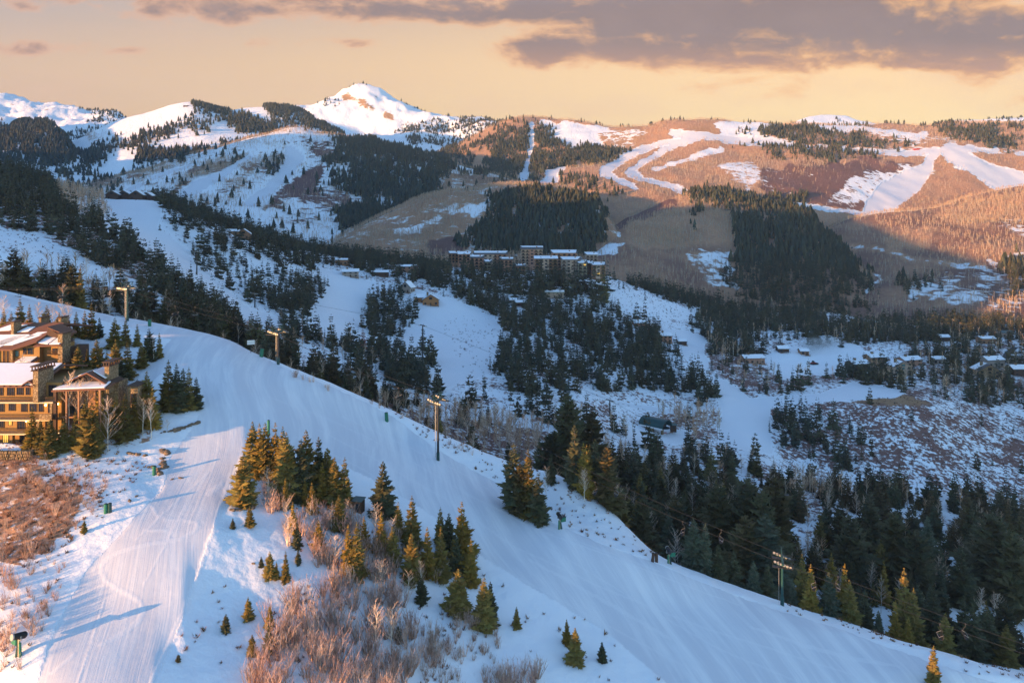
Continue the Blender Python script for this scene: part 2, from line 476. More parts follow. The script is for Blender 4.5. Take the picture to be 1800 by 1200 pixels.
# ------------------------------------------------------------------ the land, near to far
NEAR = (0, 262)
FARV = (240, 1e9)
TRK = {'track': 1.0}
S0_CURVES = [
    [(-250, 1800, 68), (0, 1800, 68), (265, 1790, 70), (600, 1760, 72), (900, 1740, 76), (1200, 1690, 84), (1500, 1610, 96), (1800, 1500, 112), (2050, 1440, 122)],
    [(-250, 1200, 106), (0, 1200, 104.3), (130, 1200, 103), (265, 1200, 104), (300, 1206, 104.5), (600, 1236, 107.5), (900, 1275, 116), (1200, 1264, 124), (1500, 1236, 137), (1800, 1213, 150), (2050, 1290, 160)],
    [(-250, 1066, 117), (0, 1070, 115.6), (130, 1075, 116.2), (318, 1070, 118), (345, 1075, 118.5), (600, 1107, 122.5), (900, 1142, 131), (1200, 1162, 138), (1500, 1168, 146.5), (1800, 1193, 152), (2050, 1284, 162)],
    [(-250, 905, 136), (0, 925, 134.5), (200, 925, 134.3), (372, 925, 137), (400, 928, 137.4), (600, 961, 141.5), (900, 1000, 154), (1200, 1062, 154), (1500, 1116, 156), (1800, 1190, 154), (2050, 1279, 164)],
    [(-250, 790, 155), (0, 800, 153), (140, 800, 154.5), (280, 800, 158.8), (425, 796, 163), (450, 801, 163.5), (560, 824, 168), (700, 848, 174), (900, 893, 178), (1000, 930, 170), (1200, 1027, 159.5), (1500, 1108, 158.7), (1800, 1188, 156), (2050, 1274, 166)],
    [(-250, 650, 178), (0, 655, 176), (250, 700, 178), (400, 690, 186), (450, 700, 188), (600, 745, 194), (700, 775, 197), (770, 805, 192), (900, 866, 190), (1000, 905, 180), (1200, 1004, 164), (1500, 1103, 162), (1800, 1186.5, 158), (2050, 1271, 169)],
    [(-250, 490, 240), (0, 512, 240), (100, 535, 238), (225, 563, 232), (320, 580, 226), (400, 600, 222), (450, 625, 218), (550, 665, 210), (650, 708, 208), (770, 765, 203), (850, 800, 201), (900, 818, 200), (980, 838, 196), (1050, 880, 188), (1150, 966, 174), (1250, 1013, 168), (1375, 1058, 166), (1500, 1099, 166), (1640, 1147, 164), (1800, 1185.5, 161), (2050, 1268, 173)],
    [(-250, 515, 285), (0, 535, 285), (225, 597, 275), (490, 690, 260), (770, 815, 245), (1000, 929, 225), (1250, 1036, 215), (1500, 1090, 215), (1800, 1135, 216), (2050, 1190, 220)],
    [(-250, 415, 330), (0, 440, 330), (150, 490, 320), (300, 555, 310), (400, 596, 305), (500, 650, 292), (600, 688, 295), (770, 756, 298), (1000, 800, 300), (1250, 860, 300), (1500, 900, 290), (1800, 1000, 280), (2050, 1040, 280)],
    [(-250, 330, 420), (0, 395, 390), (200, 455, 375), (420, 586, 340), (560, 638, 340), (770, 690, 350), (900, 702, 360), (1000, 715, 365), (1155, 757, 375), (1310, 785, 360), (1450, 850, 340), (1600, 860, 340), (1800, 890, 340), (2050, 900, 340)],
    [(-250, 300, 470), (0, 350, 440), (200, 410, 430), (430, 545, 400), (560, 590, 400), (760, 640, 410), (900, 650, 420), (1000, 660, 430), (1260, 700, 430), (1340, 702, 440), (1580, 692, 440), (1800, 740, 430), (2050, 750, 430)],
    [(-250, 285, 530), (0, 318, 500), (190, 390, 500), (300, 430, 500), (430, 490, 490), (560, 530, 500), (700, 580, 500), (880, 580, 520), (1000, 600, 520), (1180, 612, 530), (1340, 640, 520), (1560, 650, 520), (1800, 650, 520), (2050, 650, 520)],
    [(-250, 280, 620), (0, 306, 600), (190, 355, 620), (270, 360, 600), (400, 410, 580), (560, 475, 590), (680, 500, 600), (780, 517, 590), (880, 555, 570), (960, 550, 590), (1160, 570, 590), (1300, 600, 590), (1560, 600, 590), (1800, 600, 590), (2050, 600, 590)],
    [(-250, 278, 700), (0, 300, 680), (190, 350, 680), (270, 353, 680), (400, 395, 680), (560, 445, 690), (700, 466, 700), (850, 474, 710), (1000, 482, 710), (1080, 500, 700), (1200, 535, 700), (1300, 567, 700), (1450, 562, 690), (1560, 572, 680), (1800, 574, 680), (2050, 574, 680)],
    [(-250, 300, 850), (0, 335, 850), (190, 385, 850), (400, 415, 850), (700, 462, 850), (1000, 470, 850), (1200, 515, 850), (1450, 537, 820), (1600, 558, 800), (1800, 562, 800), (2050, 562, 800)],
    [(-250, 400, 1600), (700, 430, 1600), (1000, 435, 1600), (1450, 450, 1600), (2050, 450, 1600)],
    [(-250, 420, 3000), (2050, 425, 3000)],
]
PISTE = {'snow': 1.0, 'groom': 1.0, 'con': 0, 'asp': 0, 'shr': 0}
PISTE2 = dict(PISTE, groom=0.4)
DEN, MED, SPA = 0.053, 0.028, 0.0060
S0_LAYERS = [
    # --- the knoll in front: two groomed runs, a scrub bank and a birch thicket
    ('P', {'snow': 0.97, 'shr': 0}, [(-400, 400), (2200, 400), (2200, 2000), (-400, 2000)], {'d': (0, 190)}),
    ('P', {'snow': 0.90}, [(-300, 400), (2200, 400), (2200, 2000), (-300, 2000)], {'d': (190, 262)}),
    ('P', {'snow': 0.44, 'shr': 0.50, 'red': 0.35}, [(-300, 800), (60, 795), (150, 830), (190, 850), (165, 900), (110, 950), (60, 985), (-20, 1010), (-300, 1050)], {'d': NEAR, 'jit': 26}),
    ('P', {'snow': 0.66, 'shr': 0.28, 'red': 0.3}, [(60, 795), (200, 790), (260, 800), (230, 850), (170, 900), (120, 950), (150, 850)], {'d': NEAR, 'jit': 12}),
    ('P', {'snow': 0.86, 'shr': 0.07}, [(-300, 1000), (50, 985), (130, 950), (100, 1040), (60, 1130), (20, 1200), (-300, 1200)], {'d': NEAR, 'jit': 10}),
    ('P', {'snow': 0.55, 'shr': 0.10, 'red': 0.3}, [(-20, 640), (130, 640), (250, 700), (270, 770), (200, 800), (-20, 800)], {'d': NEAR, 'jit': 9}),
    ('P', {'snow': 0.86, 'shr': 0.05, 'red': 0.4}, [(280, 960), (400, 1000), (470, 1060), (560, 1200), (300, 1200), (290, 1060)], {'d': NEAR, 'jit': 14}),
    ('P', {'snow': 0.80, 'shr': 0.10, 'red': 0.4}, [(450, 1050), (620, 1010), (760, 1040), (880, 1090), (960, 1130), (1000, 1200), (940, 1300), (420, 1300)], {'d': NEAR, 'jit': 14}),
    ('P', {'snow': 0.80, 'shr': 0.08, 'red': 0.4}, [(440, 860), (560, 880), (640, 890), (720, 940), (830, 1000), (790, 1040), (640, 1010), (540, 990), (480, 930)], {'d': NEAR, 'jit': 10}),
    ('P', {'snow': 0.88, 'shr': 0.02, 'red': 0.5}, [(840, 960), (980, 1040), (1130, 1120), (1200, 1200), (900, 1200), (840, 1100)], {'d': NEAR, 'jit': 14}),
    ('P', {'snow': 0.76, 'shr': 0.11, 'red': 0.5}, [(640, 705), (700, 735), (770, 790), (860, 850), (960, 900), (1060, 960), (1150, 985), (1150, 950), (1000, 850), (850, 790), (770, 755), (640, 695)], {'d': (150, 262), 'jit': 7}),
    ('P', {'snow': 0.84, 'shr': 0.06, 'red': 0.4}, [(1340, 1062), (1480, 1100), (1640, 1160), (1790, 1210), (1900, 1240), (1900, 1150), (1600, 1080), (1400, 1030)], {'d': (150, 262), 'jit': 7}),
    ('P', {'snow': 0.55, 'shr': 0.14, 'red': 0.4}, [(300, 560), (400, 590), (480, 630), (600, 690), (620, 680), (500, 620), (400, 570), (300, 540)], {'d': (218, 275), 'jit': 5}),
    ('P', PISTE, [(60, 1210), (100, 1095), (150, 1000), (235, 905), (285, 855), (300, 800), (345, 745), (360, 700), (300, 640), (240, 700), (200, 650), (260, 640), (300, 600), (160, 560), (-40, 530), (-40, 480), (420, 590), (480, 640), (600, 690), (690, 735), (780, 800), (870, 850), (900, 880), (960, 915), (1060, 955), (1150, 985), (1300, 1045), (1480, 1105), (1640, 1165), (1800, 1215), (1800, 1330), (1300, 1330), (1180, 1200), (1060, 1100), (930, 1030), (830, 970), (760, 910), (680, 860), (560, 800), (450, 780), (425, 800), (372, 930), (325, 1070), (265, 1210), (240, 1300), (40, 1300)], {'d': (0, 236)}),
    ('L', TRK, [(390, 846, 9), (367, 862, 9)], {'d': NEAR, 'jit': .6}),
    ('L', TRK, [(267, 883, 5), (276, 898, 6), (292, 906, 6), (325, 909, 6), (346, 914, 6), (350, 922, 7), (340, 932, 7), (315, 943, 7), (270, 949, 7), (233, 956, 7), (205, 965, 7), (188, 976, 8), (179, 988, 8), (178, 1000, 8), (186, 1014, 8), (205, 1028, 8), (233, 1042, 8), (248, 1053, 8), (252, 1066, 8), (246, 1083, 9), (230, 1098, 9), (208, 1112, 8), (175, 1129, 6)], {'d': NEAR, 'jit': .8}),
    ('L', TRK, [(375, 819, 2), (340, 850, 3), (300, 885, 3), (240, 940, 3)], {'d': NEAR, 'jit': .6}),
    ('L', TRK, [(321, 892, 3), (290, 955, 3), (254, 1021, 3)], {'d': NEAR, 'jit': .6}),
    ('L', TRK, [(183, 1050, 4), (160, 1130, 4), (137, 1196, 5)], {'d': NEAR, 'jit': .6}),
    ('L', TRK, [(254, 925, 3), (292, 926, 5)], {'d': NEAR, 'jit': .6}),
    ('L', TRK, [(90, 1180, 5), (130, 1146, 6)], {'d': NEAR, 'jit': .8}),
    ('L', {'track': 1.3}, [(430, 796, 6), (400, 850, 7), (376, 925, 8), (350, 1000, 9), (326, 1065, 9), (296, 1130, 10), (266, 1200, 11)], {'d': NEAR, 'jit': 1.5}),
    ('L', {'track': .8}, [(930, 985, 4), (1000, 1020, 6), (1080, 1062, 7), (1180, 1115, 5)], {'d': NEAR, 'jit': 2}),
    ('L', {'track': .6}, [(560, 760, 2), (660, 812, 2.5), (780, 880, 3), (900, 960, 3), (1060, 1030, 3), (1250, 1100, 3), (1500, 1180, 3)], {'d': NEAR, 'jit': .8}),
    ('L', {'track': .6}, [(470, 700, 1.5), (580, 742, 2), (700, 800, 2), (820, 872, 2.5), (940, 930, 2.5), (1100, 985, 2.5), (1300, 1058, 2.5)], {'d': NEAR, 'jit': .8}),
    ('L', {'track': .6}, [(520, 770, 2), (640, 830, 2), (760, 920, 3), (880, 1000, 3), (1040, 1080, 3), (1200, 1160, 3)], {'d': NEAR, 'jit': .8}),
    ('L', {'track': .5}, [(600, 735, 1.5), (720, 790, 2), (840, 850, 2), (900, 900, 2), (1000, 945, 2), (1160, 1000, 2)], {'d': NEAR, 'jit': 1.2}),
    ('L', {'track': .6}, [(960, 960, 2), (1100, 1040, 2), (1260, 1130, 3), (1400, 1190, 3)], {'d': NEAR, 'jit': .8}),
    ('L', {'track': .5}, [(330, 640, 1.5), (380, 700, 1.5), (392, 760, 2), (380, 810, 2), (350, 850, 2)], {'d': NEAR, 'jit': .8}),
    ('L', {'track': .5}, [(350, 640, 1.5), (398, 700, 1.5), (408, 760, 2), (396, 805, 2)], {'d': NEAR, 'jit': .8}),
    ('L', {'track': .8}, [(1320, 1095, 4), (1420, 1130, 7), (1500, 1152, 7), (1580, 1170, 4)], {'d': NEAR, 'jit': 2}),
    # --- valley behind the crest
    ('P', {'snow': 0.58, 'shr': 0.12, 'red': 0.6, 'con': 0.003}, [(-400, 200), (2200, 200), (2200, 1300), (-400, 1300)], {'d': (262, 1e9)}),
    ('P', {'snow': 0.56, 'asp': 0.016, 'con': 0.006, 'shr': 0.12}, [(-400, 300), (2200, 300), (2200, 1300), (-400, 1300)], {'d': (250, 320)}),
    ('P', {'snow': 0.66, 'shr': 0.13, 'red': 0.9, 'con': 0}, [(-40, 400), (60, 425), (150, 470), (190, 490), (150, 490), (60, 470), (-40, 455)], {'d': (262, 420)}),
    ('P', {'snow': 0.93, 'con': 0}, [(-20, 395), (60, 410), (150, 450), (250, 500), (350, 540), (420, 580), (430, 600), (380, 580), (300, 548), (200, 505), (100, 460), (-20, 420)], {'d': (262, 460)}),
    ('P', {'con': DEN * 1.25, 'snow': 0.5}, [(-40, 295), (60, 312), (120, 340), (160, 385), (195, 398), (240, 425), (330, 485), (400, 540), (435, 575), (432, 596), (395, 578), (340, 545), (250, 500), (160, 455), (60, 408), (-40, 390)], {'d': (300, 700)}),
    ('P', {'con': 0.002, 'asp': 0.045, 'snow': 0.6}, [(95, 328), (190, 350), (192, 392), (150, 385), (110, 372)], {'d': (420, 720)}),
    ('P', {'con': MED * 1.6, 'asp': 0.016, 'snow': 0.55}, [(-40, 478), (100, 484), (190, 506), (270, 535), (370, 560), (430, 600), (540, 655), (640, 700), (640, 715), (540, 680), (430, 630), (330, 590), (200, 560), (-40, 530)], {'d': (248, 335)}),
    ('P', {'con': DEN, 'snow': 0.6}, [(270, 348), (350, 352), (480, 378), (600, 408), (690, 430), (725, 445), (700, 470), (640, 478), (560, 460), (470, 440), (380, 420), (310, 400), (275, 385)], {'d': (500, 800)}),
    ('P', {'con': MED * .9, 'snow': 0.78}, [(275, 385), (380, 420), (470, 440), (560, 465), (560, 480), (470, 470), (400, 460), (330, 440), (285, 420)], {'d': (400, 800)}),
    ('P', {'con': MED, 'snow': 0.72, 'shr': .08}, [(300, 420), (440, 455), (540, 490), (560, 540), (480, 600), (430, 540), (350, 470)], {'d': (380, 640)}),
    ('P', {'con': DEN * .9, 'snow': 0.7}, [(195, 385), (240, 395), (300, 425), (310, 450), (285, 450), (230, 425)], {'d': (380, 640)}),
    ('P', PISTE2, [(182, 350), (285, 355), (280, 385), (275, 400), (330, 440), (345, 470), (400, 510), (440, 545), (500, 560), (510, 590), (470, 600), (432, 590), (395, 548), (330, 500), (250, 445), (215, 420), (175, 410), (165, 398), (192, 388)], {'d': (330, 720)}),
    ('P', PISTE2, [(556, 468), (620, 488), (700, 503), (790, 524), (865, 556), (885, 590), (870, 640), (840, 665), (760, 690), (735, 620), (705, 600), (650, 600), (600, 606), (560, 590), (540, 560), (552, 520)], {'d': (330, 640)}),
    ('P', {'con': 0, 'snow': 0.74, 'shr': 0.09, 'red': 0.8, 'groom': 0.3}, [(780, 560), (840, 560), (890, 590), (880, 650), (830, 660), (800, 610)], {'d': (330, 640), 'jit': 14}),
    ('P', {'con': DEN * 1.1, 'snow': 0.6}, [(488, 480), (545, 470), (570, 500), (545, 550), (500, 560), (478, 540)], {'d': (380, 640)}),
    ('P', {'con': DEN * .8, 'snow': 0.7, 'groom': 0}, [(640, 535), (672, 510), (708, 516), (735, 545), (728, 575), (705, 580), (700, 600), (640, 575)], {'d': (330, 640)}),
    ('P', {'con': DEN, 'snow': 0.7, 'groom': 0}, [(640, 575), (690, 600), (755, 615), (765, 645), (740, 665), (690, 660), (650, 630)], {'d': (330, 640)}),
    ('P', {'con': DEN * .9, 'snow': 0.66, 'asp': 0.004}, [(490, 570), (560, 590), (650, 620), (740, 660), (790, 690), (740, 712), (660, 705), (600, 680), (540, 650), (480, 610)], {'d': (280, 400)}),
    ('P', {'con': DEN * 1.15, 'snow': 0.66}, [(715, 445), (780, 470), (900, 478), (1000, 492), (1060, 535), (1110, 560), (1160, 585), (1170, 615), (1060, 610), (990, 590), (880, 560), (800, 522), (735, 495), (690, 480)], {'d': (440, 760)}),
    ('P', {'con': MED * 1.3, 'snow': 0.60, 'shr': .14}, [(880, 560), (990, 590), (1060, 605), (1170, 612), (1240, 690), (1265, 705), (1210, 715), (1150, 690), (1060, 700), (990, 695), (900, 690), (868, 650), (890, 600)], {'d': (360, 640), 'jit': 10}),
    ('P', {'con': DEN, 'snow': 0.7}, [(1040, 590), (1120, 600), (1200, 640), (1255, 690), (1262, 705), (1230, 700), (1170, 655), (1100, 660), (1040, 640)], {'d': (360, 640), 'jit': 10}),
    ('P', {'con': DEN * 1.1, 'snow': 0.6}, [(1095, 478), (1200, 492), (1310, 505), (1350, 522), (1240, 545), (1180, 532), (1110, 506)], {'d': (600, 880)}),
    ('P', {'con': 0.001, 'snow': 0.92}, [(1030, 492), (1080, 484), (1120, 508), (1180, 535), (1250, 548), (1240, 566), (1150, 560), (1080, 540), (1040, 525)], {'d': (560, 800)}),
    ('P', {'con': DEN * 1.1, 'asp': 0.006, 'snow': 0.6}, [(1235, 545), (1300, 540), (1400, 548), (1450, 562), (1540, 572), (1700, 565), (1820, 565), (1820, 604), (1600, 600), (1500, 612), (1400, 604), (1300, 608), (1240, 604), (1215, 575)], {'d': (520, 900)}),
    ('P', {'con': MED * 1.5, 'asp': 0.008, 'snow': 0.5, 'shr': .14}, [(1235, 600), (1300, 606), (1440, 640), (1590, 650), (1600, 692), (1480, 668), (1380, 690), (1300, 692), (1260, 660)], {'d': (380, 620)}),
    ('P', {'con': DEN * 1.1, 'snow': 0.6}, [(1480, 640), (1590, 640), (1680, 690), (1600, 680), (1500, 668)], {'d': (380, 620)}),
    ('P', {'con': MED * 1.6, 'snow': 0.52, 'asp': 0.010, 'shr': .12}, [(1590, 600), (1830, 610), (1830, 720), (1680, 705), (1600, 690)], {'d': (380, 620)}),
    ('P', {'snow': 0.50, 'shr': 0.26, 'red': 0.95, 'con': 0.0030}, [(1350, 708), (1500, 702), (1600, 690), (1700, 705), (1830, 740), (1830, 880), (1700, 860), (1600, 845), (1500, 830), (1400, 790), (1355, 770)], {'d': (300, 470), 'jit': 10}),
    ('P', {'snow': 0.2, 'rock': 0.7}, [(1500, 700), (1590, 692), (1640, 712), (1560, 712), (1490, 708)], {'d': (300, 500), 'jit': 6}),
    ('P', {'con': DEN, 'snow': 0.5}, [(1352, 720), (1400, 735), (1450, 730), (1515, 760), (1530, 800), (1500, 830), (1430, 805), (1365, 785)], {'d': (300, 470)}),
    ('P', {'asp': 0.075, 'con': 0.006, 'snow': 0.46, 'shr': 0.20, 'red': .7}, [(560, 690), (700, 715), (780, 735), (900, 740), (1000, 760), (1080, 800), (1060, 840), (980, 830), (880, 800), (760, 765), (640, 710)], {'d': (248, 330), 'jit': 10}),
    ('P', {'con': MED, 'asp': 0.012, 'snow': 0.58, 'shr': .14}, [(880, 715), (1000, 740), (1150, 775), (1350, 820), (1500, 870), (1400, 870), (1200, 830), (1000, 780)], {'d': (290, 400), 'jit': 10}),
    ('P', {'con': DEN * .75, 'asp': 0.022, 'snow': 0.6}, [(990, 790), (1080, 825), (1250, 870), (1400, 900), (1480, 920), (1480, 1080), (1380, 1060), (1250, 1020), (1150, 985), (1000, 900)], {'d': (186, 300), 'jit': 10}),
    ('P', {'asp': 0.05, 'con': 0.006, 'snow': 0.55, 'shr': .15}, [(1380, 850), (1480, 860), (1590, 900), (1560, 960), (1440, 930), (1380, 890)], {'d': (240, 340), 'jit': 8}),
    ('P', {'con': DEN * .5, 'snow': 0.66, 'asp': 0.016}, [(1460, 880), (1560, 865), (1700, 872), (1830, 890), (1830, 1010), (1700, 1040), (1620, 1090), (1480, 1090), (1440, 980)], {'d': (186, 345), 'jit': 8}),
    ('P', {'snow': 0.80, 'con': 0.002, 'asp': 0.006, 'shr': 0.10, 'red': 0.5}, [(1660, 1010), (1720, 1020), (1830, 1100), (1830, 1180), (1740, 1140), (1680, 1070)], {'d': (186, 320), 'jit': 8}),
    ('P', {'con': MED * 1.5, 'snow': 0.7}, [(1500, 1085), (1640, 1100), (1720, 1130), (1830, 1165), (1830, 1182), (1640, 1146), (1500, 1100)], {'d': (168, 215), 'jit': 5}),
    ('P', PISTE2, [(1162, 575), (1200, 580), (1238, 592), (1235, 622), (1280, 672), (1322, 700), (1440, 694), (1500, 673), (1590, 686), (1580, 698), (1440, 708), (1352, 714), (1357, 795), (1265, 780), (1270, 716), (1240, 662), (1205, 628), (1170, 600)], {'d': (330, 640), 'jit': 1.5}),
    ('P', {'snow': 0.47, 'shr': 0.22, 'asp': 0.06, 'red': 0.6, 'con': 0.003}, [(1165, 722), (1268, 722), (1262, 776), (1215, 768), (1160, 742)], {'d': (300, 470), 'jit': 13}),
    ('P', {'snow': 0.45, 'shr': 0.08, 'red': 0.9, 'con': .008}, [(1240, 655), (1330, 690), (1480, 672), (1440, 650), (1330, 640), (1250, 620)], {'d': (380, 560), 'jit': 6}),
    ('P', {'snow': 0.96, 'con': 0, 'asp': 0, 'shr': 0}, [(1345, 622), (1400, 612), (1500, 605), (1560, 640), (1480, 656), (1380, 664), (1335, 642)], {'d': (380, 640), 'jit': 5}),
    ('P', PISTE2, [(1098, 750), (1215, 755), (1205, 778), (1105, 778)], {'d': (330, 420), 'jit': 2}),
    ('L', {'snow': 1, 'con': 0, 'asp': 0, 'groom': .6}, [(1030, 690, 6), (1100, 712, 6), (1170, 722, 7), (1270, 715, 9)], {'d': (330, 480), 'jit': 2}),
    ('L', {'snow': 1, 'con': 0, 'asp': 0, 'groom': .6}, [(545, 640, 12), (620, 668, 12), (700, 690, 14), (790, 712, 12), (960, 750, 10), (1100, 790, 12), (1260, 830, 12), (1340, 850, 10), (1520, 840, 8)], {'d': (262, 360), 'jit': 3}),
]
GROUND = Sheet('ground', S0_CURVES, -250, 2050, 2.6, 2.4, {'snow': 0.8}, S0_LAYERS,
               ([(60, 1.1), (22, 0.35)], [(7, 0.30), (2.6, 0.14)]))
GROUND.build(M_NEAR, 'snowy_ground')


def hill(name, curves, x0, x1, base, layers, big=((160, 10), (60, 4)), step=3.0, objname='hill'):
    s = Sheet(name, curves, x0, x1, step, 3.0, base, layers, ([b for b in big], [(22, 1.2)]))
    s.build(M_FAR, objname)
    return s


CUT = {'snow': 1, 'groom': 1, 'con': 0, 'asp': 0, 'shr': 0, 'red': 0}
ASP = {'asp': 0.030}
# brown hill on the right of the valley
hill('brown', [
    [(1280, 640, 660), (1440, 600, 680), (1510, 580, 690), (1600, 585, 680), (1800, 590, 670), (2100, 590, 670)],
    [(1280, 572, 850), (1440, 500, 900), (1540, 480, 950), (1650, 470, 950), (1800, 460, 950), (2100, 450, 950)],
    [(1280, 540, 1050), (1360, 470, 1120), (1420, 428, 1180), (1480, 392, 1250), (1560, 376, 1280), (1640, 368, 1300), (1700, 352, 1350), (1800, 330, 1400), (2100, 300, 1400)],
    [(1280, 560, 1350), (1480, 430, 1500), (1800, 390, 1650), (2100, 360, 1650)]],
    1290, 2080, {'snow': 0.17, 'red': 0.55, 'asp': 0.008}, [
    ('P', {'asp': 0.028, 'snow': 0.12, 'red': 0.2}, [(1640, 375), (1700, 355), (1820, 335), (1820, 380), (1700, 400)]),
    ('P', {'asp': 0.026, 'snow': 0.12, 'red': 0.2}, [(1560, 420), (1640, 405), (1640, 440), (1560, 445)]),
    ('P', {'snow': 0.50, 'asp': 0.010, 'red': .6}, [(1600, 490), (1700, 470), (1820, 440), (1820, 560), (1720, 545), (1640, 530), (1580, 530)], {'jit': 16}),
    ('P', {'snow': 0.46, 'red': .6}, [(1735, 380), (1820, 370), (1820, 430), (1760, 410)], {'jit': 14}),
    ('P', {'con': 0.02}, [(1575, 495), (1640, 492), (1650, 515), (1580, 520)], {'jit': 13}),
    ('P', {'con': 0.035}, [(1760, 470), (1820, 465), (1820, 530), (1780, 525)], {'jit': 13}),
    ('P', {'asp': 0.03, 'snow': .2}, [(1440, 440), (1480, 455), (1530, 500), (1520, 530), (1490, 490)]),
    ('L', CUT, [(1440, 398, 30), (1430, 420, 28), (1448, 425, 6), (1520, 432, 3.5), (1575, 447, 3.5), (1610, 460, 3.5), (1660, 463, 3), (1740, 472, 2.5)], {'jit': 2}),
    ('L', {'snow': 1, 'asp': 0}, [(1532, 470, 4), (1550, 488, 6), (1530, 510, 6), (1512, 530, 8)], {'jit': 3})],
    big=((160, 9), (55, 4)))
# spur with a dark wood down its right flank
hill('spur', [
    [(900, 520, 735), (1010, 500, 740), (1100, 515, 740), (1200, 540, 740), (1300, 568, 730), (1450, 575, 720), (1530, 580, 720), (1620, 600, 720)],
    [(900, 500, 850), (1040, 450, 900), (1120, 430, 950), (1200, 430, 950), (1300, 440, 950), (1420, 450, 930), (1500, 490, 880), (1620, 560, 850)],
    [(900, 510, 930), (1010, 450, 1000), (1060, 415, 1080), (1120, 378, 1180), (1180, 350, 1260), (1230, 338, 1300), (1300, 346, 1300), (1380, 362, 1280), (1420, 376, 1220), (1450, 408, 1150), (1490, 440, 1060), (1530, 480, 980), (1620, 560, 900)],
    [(900, 530, 1050), (1060, 450, 1250), (1180, 405, 1420), (1300, 400, 1450), (1420, 415, 1350), (1530, 505, 1080), (1620, 590, 1000)]],
    905, 1600, {'snow': 0.20, 'red': 0.45, 'asp': 0.014}, [
    ('P', {'asp': 0.040, 'snow': 0.15, 'red': 0.1}, [(1110, 385), (1180, 355), (1240, 345), (1290, 375), (1300, 420), (1200, 430), (1130, 440), (1100, 420)]),
    ('P', {'snow': 0.1, 'red': 0.9, 'asp': 0.0}, [(1060, 410), (1130, 372), (1180, 350), (1190, 362), (1120, 395), (1080, 415)]),
    ('P', {'snow': 0.75, 'asp': 0}, [(1035, 435), (1070, 420), (1100, 430), (1080, 447), (1040, 450)], {'jit': 12}),
    ('L', {'snow': 1, 'asp': 0}, [(1075, 402, 5), (1072, 412, 6), (1090, 418, 4)], {'jit': 3}),
    ('P', {'snow': 0.55, 'asp': 0.006}, [(1200, 440), (1290, 430), (1290, 500), (1230, 490)], {'jit': 16}),
    ('P', {'con': DEN * 1.1, 'asp': 0.002}, [(1290, 395), (1330, 370), (1390, 365), (1440, 395), (1470, 430), (1520, 480), (1545, 520), (1540, 560), (1440, 560), (1350, 545), (1270, 525), (1275, 470), (1300, 440)], {'jit': 13}),
    ('P', {'con': 0.026}, [(1200, 338), (1240, 332), (1310, 345), (1400, 365), (1390, 385), (1300, 370), (1220, 352)], {'jit': 13}),
    ('P', {'con': 0.012}, [(1210, 365), (1225, 365), (1225, 405), (1212, 405)], {'jit': 13})],
    big=((150, 8), (50, 3)))
# round hill behind the village, wooded on the right
hill('round', [
    [(540, 490, 760), (700, 490, 790), (850, 490, 820), (1000, 495, 820), (1110, 500, 820)],
    [(540, 445, 930), (700, 425, 960), (850, 405, 1000), (1000, 405, 1000), (1060, 430, 960), (1110, 470, 920)],
    [(540, 450, 1000), (630, 398, 1050), (680, 375, 1100), (740, 352, 1150), (800, 340, 1180), (870, 332, 1200), (940, 328, 1200), (1000, 335, 1180), (1040, 352, 1120), (1070, 390, 1050), (1110, 450, 980)],
    [(540, 480, 1150), (740, 400, 1350), (940, 385, 1400), (1060, 410, 1300), (1110, 480, 1150)]],
    545, 1100, {'snow': 0.42, 'red': 0.3, 'asp': 0.030}, [
    ('P', {'snow': 0.75, 'asp': 0.004}, [(690, 405), (720, 390), (760, 380), (780, 392), (740, 405), (710, 415)], {'jit': 14}),
    ('P', {'snow': 0.9, 'asp': 0.0}, [(805, 372), (830, 362), (858, 358), (855, 372), (830, 380)], {'jit': 8}),
    ('P', {'snow': 0.08, 'red': 1.0, 'asp': 0.002}, [(750, 428), (790, 418), (830, 425), (820, 445), (760, 445)], {'jit': 10}),
    ('P', {'con': DEN * 1.25, 'asp': 0.003, 'snow': 0.5}, [(862, 350), (900, 345), (950, 345), (1000, 345), (1045, 360), (1062, 385), (1060, 420), (1040, 450), (900, 450), (830, 440), (820, 420), (850, 385)], {'jit': 13}),
    ('P', {'con': 0.012}, [(795, 425), (840, 420), (840, 445), (800, 445)], {'jit': 13})],
    big=((150, 6), (50, 3)))
